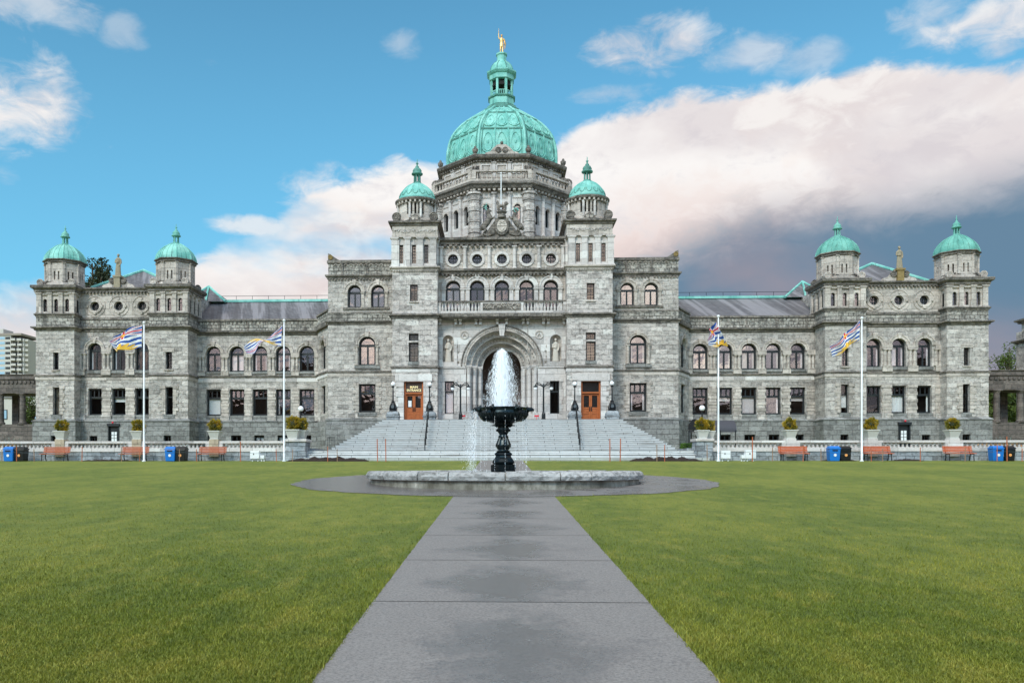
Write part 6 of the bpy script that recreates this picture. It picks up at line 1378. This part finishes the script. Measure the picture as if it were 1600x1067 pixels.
# ------------------------------------------------------------------ fountain
zf = gz(FY)
F_ = empty('fountain', (FX, FY, zf), 'dark bronze fountain bowl on a turned stem in a round granite pool', 'fountain')
n = 20; mb = None
for i in range(n):
    a0, a1 = 2*math.pi*i/n + .0045 + .05*math.sin(i*2.1), 2*math.pi*(i+1)/n - .0045 + .05*math.sin((i+1)*2.1)
    g = random.Random(i); vs = []; m_ = 8
    ztop, zbot = 1.433 + g.uniform(-.012, .012), 1.155
    for k in range(m_+1):
        a = a0 + (a1-a0)*k/m_; j1 = .012*math.sin(k*1.7+i)
        for r, z in ((4.70+j1, zbot+.02), (4.73-j1, (zbot+ztop)/2), (4.68+j1, ztop-.04), (4.62, ztop), (4.22, ztop), (4.18, ztop-.03), (4.18, zbot), (4.6, zbot)): vs.append((FX+r*math.cos(a), FY+r*math.sin(a), z))
    fs = [(k*8+q_, (k+1)*8+q_, (k+1)*8+(q_+1) % 8, k*8+(q_+1) % 8) for k in range(m_) for q_ in range(8)] + [tuple(range(7, -1, -1)), tuple(range(m_*8, m_*8+8))]
    MB().add(vs, fs).build('coping_stone', MATS.get('coping_granite') or ashlar('coping_granite', srgb(150, 150, 150), srgb(178, 178, 178), srgb(120, 120, 120), 9, 9, .35, .5, .0), F_)
def basemat():
    m, k, b = newmat('damp_pool_stone'); t = k.n('ShaderNodeTexCoord'); o = t.outputs['Object']; s = k.n('ShaderNodeSeparateXYZ'); k.link(o, s.inputs[0])
    ang = k.m('ARCTAN2', k.m('SUBTRACT', s.outputs[0], FX), k.m('SUBTRACT', FY, s.outputs[1])); cv = k.n('ShaderNodeCombineXYZ'); k.link(k.m('MULTIPLY', ang, 4.6), cv.inputs[0]); k.link(k.m('MULTIPLY', s.outputs[2], .5), cv.inputs[1])
    n = k.noise(cv.outputs[0], 2.4, 7, .7); n2 = k.noise(cv.outputs[0], .5, 3); c = k.mix(k.mr(n, .36, .60), srgb(92, 88, 76), srgb(158, 154, 144)); c = k.mix(k.mr(n, .60, .68, 0, .8), c, srgb(205, 200, 190)); c = k.mix(k.mr(n2, .42, .62, 0, .5), c, srgb(70, 64, 50))
    k.link(c, b.inputs['Base Color']); b.inputs['Roughness'].default_value = .6; return m
MB().lathe(FX, FY, [(4.60, .6), (4.58, 1.15), (4.2, 1.16), (4.2, .6)], 96, caps=False).build('pool_wall', basemat(), F_)
wm, kw, bw = newmat('pool_water'); bw.inputs['Base Color'].default_value = (.03, .045, .05, 1); bw.inputs['Roughness'].default_value = .06; tcw = kw.n('ShaderNodeTexCoord'); bpw = kw.n('ShaderNodeBump'); bpw.inputs['Strength'].default_value = .5; bpw.inputs['Distance'].default_value = .04; kw.link(kw.noise(tcw.outputs['Object'], 9, 3), bpw.inputs['Height']); kw.link(bpw.outputs[0], bw.inputs['Normal'])
MB().lathe(FX, FY, [(4.62, 1.16), (4.62, 1.405), (4.24, 1.405), (4.24, 1.16)], 96, caps=False).build('coping_mortar', CONC, F_)
structure(MB().lathe(FX, FY, [(4.19, 1.0), (4.19, 1.30)], 64).build('water', wm))
sy = lambda y: 1.6 + (728 - (620 + y/8.89))*28.8/FPX; sr = lambda r: r*.002492
xF = FX - .02
bowl = [(165, 28), (300, 158), (322, 172), (330, 200), (326, 262), (306, 300), (262, 336), (190, 352), (150, 360), (128, 378)]
MB().lathe(xF, FY, [(sr(r), sy(y)) for r, y in [(60, 372), (128, 372), (190, 352), (262, 336), (306, 300), (326, 262), (330, 225), (318, 205), (322, 180), (335, 160), (335, 153), (312, 155), (290, 185), (230, 230), (60, 240)]], 48).build('bowl', BRONZE, F_, True)
m_ = MB()
for i in range(40):
    a = 2*math.pi*i/40; m_.tube([(xF+sr(q_)*math.cos(a), FY+sr(q_)*math.sin(a), sy(y)) for q_, y in ((332, 225), (330, 262), (310, 300), (266, 334))], [.02, .026, .026, .02], 5)
m_.build('bowl_gadroon', BRONZE, F_)
for i in range(6):
    a = 2*math.pi*i/6 + .06; c, s_ = math.cos(a), math.sin(a); r = .82
    mask_ = MB().ball((xF+r*c, FY+r*s_, sy(180)), .11, 10, 8).tube([(xF+r*c, FY+r*s_, sy(180)), (xF+(r+.16)*c, FY+(r+.16)*s_, sy(172)), (xF+(r+.24)*c, FY+(r+.24)*s_, sy(188))], [.09, .07, .04], 7).tube([(xF+(r-.03)*c, FY+(r-.03)*s_, sy(160)), (xF+(r-.02)*c, FY+(r-.02)*s_, sy(118))], [.06, .03], 6)
    mask_.tube([(xF+(r-.02)*c, FY+(r-.02)*s_, sy(190)), (xF+(r-.0)*c, FY+(r-.0)*s_, sy(250)), (xF+(r-.15)*c, FY+(r-.15)*s_, sy(320))], [.08, .06, .03], 6).build('spout_mask', BRONZE, F_)
MB().lathe(xF, FY, [(sr(r), sy(y)) for r, y in [(110, 760), (70, 742), (90, 715), (98, 690), (92, 660), (75, 610), (62, 570), (72, 562), (72, 548), (54, 530), (62, 510), (82, 480), (86, 445), (74, 420), (95, 402), (128, 384), (135, 370)]], 28).build('stem', BRONZE, F_, True)
m_ = MB()
for i in range(8):
    a = 2*math.pi*i/8; m_.tube([(xF+sr(r)*math.cos(a), FY+sr(r)*math.sin(a), sy(y)) for r, y in ((60, 560), (76, 610), (96, 665), (98, 700))], [.012, .022, .03, .02], 5); m_.tube([(xF+sr(r)*math.cos(a), FY+sr(r)*math.sin(a), sy(y)) for r, y in ((80, 420), (120, 395), (165, 400))], [.03, .035, .015], 5); m_.ball((xF+sr(84)*math.cos(a), FY+sr(84)*math.sin(a), sy(465)), .05, 6, 5)
m_.build('stem_ornament', BRONZE, F_)
MB().lathe(xF, FY, [(sr(r), sy(y)) for r, y in [(167, 1100), (167, 942), (150, 938), (130, 930), (150, 918), (152, 900), (128, 860), (112, 840), (105, 815), (125, 800), (112, 780), (85, 760), (70, 750)]], 8, flat=True).build('stem_base', BRONZE, F_)
for i in range(8):
    MB().merge(MB().box(-.12, .12, -sr(172), -sr(160), sy(1030), sy(955)), FR(xF, FY, i*math.pi/4)).build('base_panel', BRONZE, F_)
# water: jets rising from the bowl and falling drops
def watermat():
    m, k, b = newmat('white_water'); nt_ = m.node_tree; nt_.nodes.remove(b)
    d = k.n('ShaderNodeBsdfDiffuse'); d.inputs[0].default_value = (.74, .75, .76, 1); tl = k.n('ShaderNodeBsdfTranslucent'); tl.inputs[0].default_value = (.55, .56, .58, 1); g = k.n('ShaderNodeBsdfGlossy'); g.inputs['Roughness'].default_value = .25
    m1_ = k.n('ShaderNodeAddShader'); k.link(d.outputs[0], m1_.inputs[0]); k.link(tl.outputs[0], m1_.inputs[1]); m2_ = k.n('ShaderNodeMixShader'); m2_.inputs[0].default_value = .15; k.link(m1_.outputs[0], m2_.inputs[1]); k.link(g.outputs[0], m2_.inputs[2])
    k.link(m2_.outputs[0], nt_.nodes['Material Output'].inputs[0]); return m
WATER = watermat()
def drops(P_, size, stretch, name, label):
    n = len(P_); P_ = np.asarray(P_, float); size = np.asarray(size).reshape(-1, 1); st = np.asarray(stretch)
    u = np.cross(st, [0.3, 1, .2]); u /= np.linalg.norm(u, axis=1)[:, None]; w_ = np.cross(st, u); w_ /= np.linalg.norm(w_, axis=1)[:, None]
    V = np.stack([P_ - st, P_ + u*size, P_ + w_*size, P_ - u*size, P_ - w_*size, P_ + st], 1).reshape(-1, 3)
    base = np.array([[0,2,1],[0,3,2],[0,4,3],[0,1,4],[5,1,2],[5,2,3],[5,3,4],[5,4,1]]); Fc = (base[None] + (np.arange(n)*6)[:, None, None]).reshape(-1, 3)
    me = bpy.data.meshes.new(name); me.from_pydata(V.tolist(), [], Fc.tolist()); me.materials.append(WATER); o = bpy.data.objects.new(name, me); COL.objects.link(o); tag(o, label, 'water', None, 'stuff'); return o
g = np.random.default_rng(5); zb_ = sy(165); H = (637.4-545)*28.8/FPX; Pp = []; Sz = []; St = []
for i in range(19000):
    kind = g.random(); h = 1 - .999*g.random()**.62 if kind < .5 else g.random()*.98
    wd = .60*(1-h)**.52 + .05; r = abs(g.normal(0, .17 if kind < .45 else .62))
    if r > 1.15: continue
    ang = g.uniform(0, 2*math.pi); jet = round(ang/(2*math.pi)*22)/22*2*math.pi
    if kind > .45: ang = jet + g.normal(0, .03)
    c, s_ = math.cos(ang), math.sin(ang); rr_ = wd*r; sl = .62*.64*max(1-h, .05)**-.38*r/H      # slope of the streak
    Pp.append((xF-.05+rr_*c, FY+rr_*s_, zb_+h*H)); Sz.append(g.uniform(.002, .0048)*(1.25 if kind < .45 else .75))
    v_ = np.array([sl*c, sl*s_, -1.0]); St.append(v_/np.linalg.norm(v_)*g.uniform(.02, .11))
for i in range(420):
    ang = g.uniform(0, 2*math.pi); h = g.random()*.99; r = (.75*(1-h)**.6+.1)*g.uniform(.7, 1.3); Pp.append((xF+r*math.cos(ang), FY+r*math.sin(ang), zb_+h*H)); Sz.append(g.uniform(.003, .006)); St.append(np.array([0, 0, g.uniform(.005, .012)]))
drops(Pp, Sz, np.array(St), 'fountain_spray', 'white column of spray rising from the bronze bowl')
Pp, Sz, St = [], [], []
for i in range(2600):         # wind-blown fall to the left and the overflow from the spouts
    if g.random() < .62: x = xF - .95 - abs(g.normal(0, .16)) + .06; y = FY + g.normal(0, .3); z = g.uniform(1.32, zb_ - .05); x -= .18*(zb_-z)/2.3*g.random()
    else:
        k_ = g.integers(0, 14); a = 2*math.pi*k_/14 + .3; r = .80 + g.normal(0, .012); x, y = xF + r*math.cos(a), FY + r*math.sin(a); z = g.uniform(1.32, zb_)
    Pp.append((x, y, z)); Sz.append(g.uniform(.002, .0055)); St.append(np.array([0, 0, g.uniform(.008, .035)]))
drops(Pp, Sz, np.array(St), 'falling_water', 'thin curtain of drops falling from the rim of the bowl into the pool')

# ------------------------------------------------------------------ colonnades, canopy, hedge, far things
def colonnade(s):
    Y = 75.0; xi = XX(s, 57, 74.4); xo = s*-1; q = lambda py: 1.6 + (728 - py)*75.5/FPX
    zt_, zo, zb_ = 10.05, 8.3, 5.45; x1 = xi; x0 = xi + s*16
    t = empty('stone_colonnade', ((x0+x1)/2, Y, TZ), 'dark sooty stone colonnade joined to the %s end of the building' % ('left' if s < 0 else 'right'), 'colonnade')
    a, b = sorted((x0, x1))
    MB().box(a, b, Y, Y+3.4, zo, zt_-.55).build('entablature', COLON, t); MB().collar(a, b, Y, Y+3.4, [(0, zt_-.56), (.1, zt_-.5), (.12, zt_-.4), (.02, zt_-.36), (.02, zt_-.12), (.12, zt_-.08), (.12, zt_), (0, zt_+.02)]).build('cornice', COLON, t)
    m_ = MB()
    for i in range(40): c = a + (b-a)*(i+.5)/40; m_.box(c-.1, c+.1, Y-.1, Y+.02, zt_-.86, zt_-.62)
    m_.build('dentil', COLON, t)
    MB().box(a, b, Y-.1, Y+3.5, 1.9, zb_-.9).build('base_wall', COLON, t); MB().box(a, b, Y-.02, Y+.35, zb_-.9, zb_).build('parapet', COLON, t)
    MB().box(a, b, Y+3.05, Y+3.4, zb_-.9, zb_-.3).build('parapet', COLON, t)
    pit = 2.05; x = xi + s*.45; i = 0
    x = XX(1, 27, Y+.2) if s > 0 else PXx(35.5, Y+.2); x = PXx(1557, Y+.2) if s > 0 else x; xp = PXx(1567.5, Y+3.1) if s > 0 else PXx(25, Y+3.1)
    x -= s*pit*0; xp -= s*0
    while abs(x - xi) < 15.8:
        column(x, Y+.2, .27, zb_, zo, COLON, cap=.3, parent=t); MB().box(xp-.31, xp+.31, Y+2.95, Y+3.4, zb_-.3, zo).build('pier', COLON, t); x += s*pit; xp += s*pit
colonnade(-1); colonnade(1)
# small annex turret at the right edge
t = empty('annex_tower', (PXx(1612, 76), 76, TZ), 'stone corner tower of a side building cut by the right edge of the photo', 'tower'); xa = PXx(1588, 79); q = zfun(1588, 79)
MB().box(xa, xa+6, 76, 79, TZ, q(520)).build('wall', STONE, t); MB().box(xa+.3, xa+5.7, 76.3, 78.7, q(520), q(505)).build('wall', SMOOTH, t); MB().collar(xa, xa+6, 76, 79, CORN(q(538), q(533), .3)).build('cornice', DARKST, t); MB().collar(xa+.2, xa+5.8, 76.2, 78.8, CORN(q(507), q(501), .35)).build('cornice', DARKST, t)
# dark canopy over the side entrance, right of the steps
Yk = 62.0; xa, za = P(1076, 690, Yk); xb = PXx(1152, Yk + 0); q = zfun(1115, Yk); t = empty('tunnel_canopy', ((xa+xb)/2, Yk, TZ), 'dark grey barrel-shaped canvas canopy behind the right end planters', 'canopy')
n = 12; rw = .95; vs = []
for xx in (xa+.5, xb):
    for i in range(n+1): a_ = math.pi*i/n; vs.append((xx, Yk+1.2-rw*math.cos(a_)*1.1, q(673)+ (q(655.5)-q(673))*math.sin(a_)))
MB().add(vs, [(i, i+1, n+2+i, n+1+i) for i in range(n)] + [tuple(range(n+1, 2*n+2))]).build('canvas', AWN, t)
v, f = fill([(xa-.05, q(671)), (xa+.9, q(671)), (xa+.85, q(662)), (xa+.55, q(655)), (xa+.42, q(654.3)), (xa+.28, q(655)), (xa, q(662))], [], .25); MB().add([(a_, b_+Yk-.15, c_) for a_, b_, c_ in v], f).build('arched_mouth', BLACKP, t)
MB().box(xa+.5, xb, Yk+.12, Yk+.18, q(675), q(672)).build('valance', AWN, t)
for xx in (xa+.05, xa+.85, xb-1.2, xb-.1): MB().box(xx-.03, xx+.03, Yk+.1, Yk+.16, TZ, q(672)).build('canopy_post', IRON, t)
xh0, xh1 = PXx(1064, 57.5), PXx(1086, 57.5); g = np.random.default_rng(3); pts = np.stack([g.uniform(xh0, xh1, 2600), g.uniform(57, 57.9, 2600), g.uniform(TZ, TZ+.52, 2600)], 1)
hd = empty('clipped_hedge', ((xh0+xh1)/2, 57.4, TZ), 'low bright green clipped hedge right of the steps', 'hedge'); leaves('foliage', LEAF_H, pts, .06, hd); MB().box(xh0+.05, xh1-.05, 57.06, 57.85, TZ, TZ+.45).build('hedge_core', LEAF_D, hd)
# railings by the basement steps
for px0, px1, yy, l in ((512, 523, 58.5, 'small black iron railing beside the left side of the steps'), (1574, 1600, 66, 'black iron stair railing at the foot of the right colonnade')):
    x0, x1 = PXx(px0, yy), PXx(px1, yy); zr = TZ; t = empty('iron_railing', ((x0+x1)/2, yy, zr), l, 'railing'); h = MB().tube([(x0, yy, zr+1.0), (x1, yy, zr+.7 if px0 > 1000 else zr+1.0)], .025, 6); h.build('top_bar', IRON, t); k = max(4, int(abs(x1-x0)/.14))
    if px0 > 1000: zr += .0
    for i in range(k+1): x = x0+(x1-x0)*i/k; MB().tube([(x, yy, zr-.2), (x, yy, zr+1.0-(.3*i/k if px0 > 1000 else 0))], .014, 5).build('bar', IRON, t)
# grey shrubs by the colonnades
for px0, px1, l, sd in ((4, 34, 'pale grey feathery shrub below the left colonnade', 61), (1545, 1590, 'pale grey feathery shrub below the right colonnade', 62)):
    x0, x1 = PXx(px0, 60), PXx(px1, 60); g = np.random.default_rng(sd); t = empty('grey_shrub', ((x0+x1)/2, 60, TZ), l, 'shrub'); pts = []
    for i in range(60):
        bx, by = g.uniform(x0, x1), 60+g.uniform(-.4, .4); tx, ty, tz_ = bx+g.normal(0, .15), by+g.normal(0, .12), g.uniform(.4, 1.15)
        for k in range(26): f_ = k/26; pts.append((bx+(tx-bx)*f_+g.normal(0, .03), by+(ty-by)*f_, TZ+tz_*f_))
    leaves('foliage', LEAF_S, pts, .05, t, sd)
    leaves('blossom', plain('orange_blossom%d' % sd, srgb(220, 150, 70), .7), np.stack([g.uniform(x0-1, x1, 260), 59.4+g.uniform(-.2, .2, 260), TZ+g.uniform(.35, .6, 260)], 1), .04, t, sd)
# trees
def tree(x, y, z, h, r, label, mat, seed, n=5200, narrow=1.0, name='leafy_tree', lsz=.16, cl=46):
    g = random.Random(seed); t = empty(name, (x, y, z), label, 'tree'); trunk = MB(); trunk.tube([(x, y, z-.2), (x+.1*h*.03, y, z+h*.4), (x-.02*h, y, z+h*.9)], [.035*h, .025*h, .006*h], 8); tips = []
    for i in range(cl):
        f_ = g.uniform(.32, .98); a_ = g.uniform(0, 6.28); rr_ = r*max(.05, 1 - abs(f_-.6)*1.25)**.7 * g.uniform(.35, 1.0); p = (x+rr_*math.cos(a_), y+rr_*math.sin(a_), z+h*f_*1.0 + g.uniform(-.03, .05)*h); tips.append(p)
        trunk.tube([(x, y, z+h*f_*.72), ((x+p[0])/2, (y+p[1])/2, z+h*f_*.86), p], [.012*h, .008*h, .003*h], 5)
    trunk.build('trunk', TRUNK, t); P_ = []
    for i, p in enumerate(tips):
        k = n//cl; P_.append(blob_pts(p, r*g.uniform(.28, .46), k, seed*100+i, .85))
    leaves('crown', mat, np.concatenate(P_), lsz, t, seed); return t
def ztree(px, py, Y): return P(px, py, Y)
x, z = P(147, 402, 92); tree(x, 92, 2, z-2, 2.0, 'dark leafy tree rising behind the left pavilion roof, seen beside its corner dome', LEAF_D, 71, 9000, name='dark_tree', lsz=.15, cl=70)
x2, z2 = P(160, 417, 93); tree(x2, 93, 2, z2-2, 1.2, 'smaller dark treetop just right of the tree behind the left pavilion roof', LEAF_D, 72, 5000, name='dark_tree', lsz=.14)
x, z = P(1580, 535, 110); tree(x, 110, 2, z-2, 2.6, 'light green airy tree above the right colonnade', LEAF_G, 73, 4200, lsz=.16)
for i, (px, py, Y, r) in enumerate(((1530, 605, 96, 2.8), (1552, 612, 92, 2.6), (1578, 606, 98, 2.8), (1602, 600, 95, 3.0))): x, z = P(px, py, Y); tree(x, Y, 2, z-2, r, ['green tree glimpsed through the first gap of the right colonnade', 'green tree glimpsed between the columns of the right colonnade', 'green tree seen through the second gap of the right colonnade', 'green tree behind the right colonnade at the right edge'][i], LEAF_G, 80+i, 5200, lsz=.2)
x, z = P(47, 622, 110); tree(x, 110, 2, z-2, 1.6, 'small yellow-green tree glimpsed through the left colonnade', LEAF_G, 90, 2500)
# far white building seen through the left colonnade
t = empty('white_building', (PXx(30, 130), 130, 2), 'low white building glimpsed through the left colonnade', 'building'); xa, xb = PXx(-60, 130), PXx(80, 130); q = zfun(30, 130)
MB().box(xa, xb, 130, 140, 1.5, q(622)).build('wall', CONC, t); MB().box(xa-.2, xb+.2, 129.8, 140.2, q(622), q(619)).build('roof', BASE, t)
for i in range(5): x = xa+1+2.6*i; f_ = MB().box(x, x+1.3, 129.93, 130.05, q(655), q(640)).build('window', FRAME, t); MB().box(x+.1, x+1.2, 129.9, 129.93, q(654), q(641)).build('pane', WINB, f_)
# tower block far behind on the left
Yt = 470; q = zfun(20, Yt); xa, xm, xb = PXx(-55, Yt), PXx(17, Yt), PXx(40.5, Yt); fl = q(550)-q(557.8)
t = empty('apartment_tower', (xm, Yt, 0), 'tall concrete apartment block with stacked balconies, far behind on the left', 'building')
ztp = q(524); MB().box(xa, xm, Yt, Yt+20, 0, ztp).build('wall', CONC, t); MB().box(xm, xb-2.0, Yt+1.5, Yt+20, 0, ztp-1.5).build('wall', CONC, t)
MB().box(xa, PXx(2, Yt), Yt+2, Yt+12, ztp, q(513)).build('roof_block', CONC, t); MB().box(xa, PXx(34, Yt), Yt-.5, Yt+20, ztp, ztp+1.2).build('roof_slab', BALC, t)
i = 0; z_ = ztp - fl
while z_ > q(600):
    MB().box(xa+.5, xm-3.6, Yt-.12, Yt+.02, z_+.7, z_+2.0).build('window', WINB, t); MB().box(xm-3.2, xm-.4, Yt-.12, Yt+.02, z_+.7, z_+2.0).build('window', FRAME, t)
    for k, (a_, b_) in enumerate(((xm+.2, xm+3.0), (xm+3.6, xm+6.2))):
        o_ = .6*(k + i % 2); MB().box(a_, b_, Yt-1.0+o_, Yt+1.6, z_-.2, z_+.0).box(a_, b_, Yt-1.0+o_, Yt-.8+o_, z_, z_+1.1).build('balcony', CONC, t); MB().box(a_+.2, b_-.2, Yt+1.38, Yt+1.49, z_+.1, z_+2.2).build('window', FRAME, t)
    MB().box(xb-2.2, xb, Yt+2.2, Yt+3.6, z_-.2, z_+1.0).build('balcony', CONC, t)
    z_ -= fl; i += 1

# ------------------------------------------------------------------ lawn blades near the camera
def blades(n, y0, y1, h, wd, seed):
    g = np.random.default_rng(seed); m = int(n*1.3)
    y = 1/np.sqrt(g.uniform(1/y1**2, 1/y0**2, m)); x = g.uniform(-1, 1, m)*(y*.72+1.2) + .01*y
    mask_ = ~((x > PL + g.normal(.0, .012, m)) & (x < PR + g.normal(0, .012, m))) & (((x-FX)**2 + (y-FY)**2) > (FR_ - abs(g.normal(0, .07, m)))**2)
    x, y = x[mask_], y[mask_]; n = len(x)
    edge_ = np.minimum(abs(x-PL), abs(x-PR)); tuft = np.sin(x*2.3+np.sin(y*1.7)*2)*np.sin(y*2.9+x)*.5+.5
    hh = h*g.uniform(.5, 1.25, n)*(.75+.5*tuft)*(1+.5*np.exp(-edge_*9)+.9*np.exp(-abs(np.hypot(x-FX, y-FY)-FR_)*3.0)*(y < FY)); a = g.uniform(0, 2*math.pi, n); lean = hh*g.uniform(.2, 1.1, n); la = g.uniform(0, 2*math.pi, n)
    z = SL*y; wdv = wd*g.uniform(.7, 1.3, n); dx, dy = np.cos(a)*wdv, np.sin(a)*wdv
    b0 = np.stack([x-dx, y-dy, z-.01], 1); b1 = np.stack([x+dx, y+dy, z-.01], 1); m0 = np.stack([x-dx*.7+np.cos(la)*lean*.35, y-dy*.7+np.sin(la)*lean*.35, z+hh*.6], 1); m1 = np.stack([x+dx*.7+np.cos(la)*lean*.35, y+dy*.7+np.sin(la)*lean*.35, z+hh*.6], 1); tp = np.stack([x+np.cos(la)*lean, y+np.sin(la)*lean, z+hh], 1)
    V = np.stack([b0, b1, m0, m1, tp], 1).reshape(-1, 3); k = np.arange(n)*5; Fq = np.stack([k, k+1, k+3, k+2], 1); Ft = np.stack([k+2, k+3, k+4], 1)
    L = np.concatenate([Fq.ravel(), Ft.ravel()]).astype(np.int32); ls = np.concatenate([np.arange(n)*4, n*4+np.arange(n)*3]).astype(np.int32)
    me = bpy.data.meshes.new('grass'); me.vertices.add(5*n); me.vertices.foreach_set('co', V.astype(np.float32).ravel()); me.loops.add(len(L)); me.loops.foreach_set('vertex_index', L); me.polygons.add(2*n); me.polygons.foreach_set('loop_start', ls); me.update(calc_edges=True)
    at = me.attributes.new('tone', 'FLOAT', 'POINT'); tone = np.clip(g.normal(.40, .22, n) + .12*(tuft-.5), 0, 1); at.data.foreach_set('value', np.repeat(tone, 5).astype(np.float32)); me.materials.append(BLADE)
    o = bpy.data.objects.new('grass', me); COL.objects.link(o); return o
o = blades(430000, 4.5, 51, .030, .0034, 1); tag(o, 'short lawn grass on both sides of the path', 'grass', None, 'stuff')
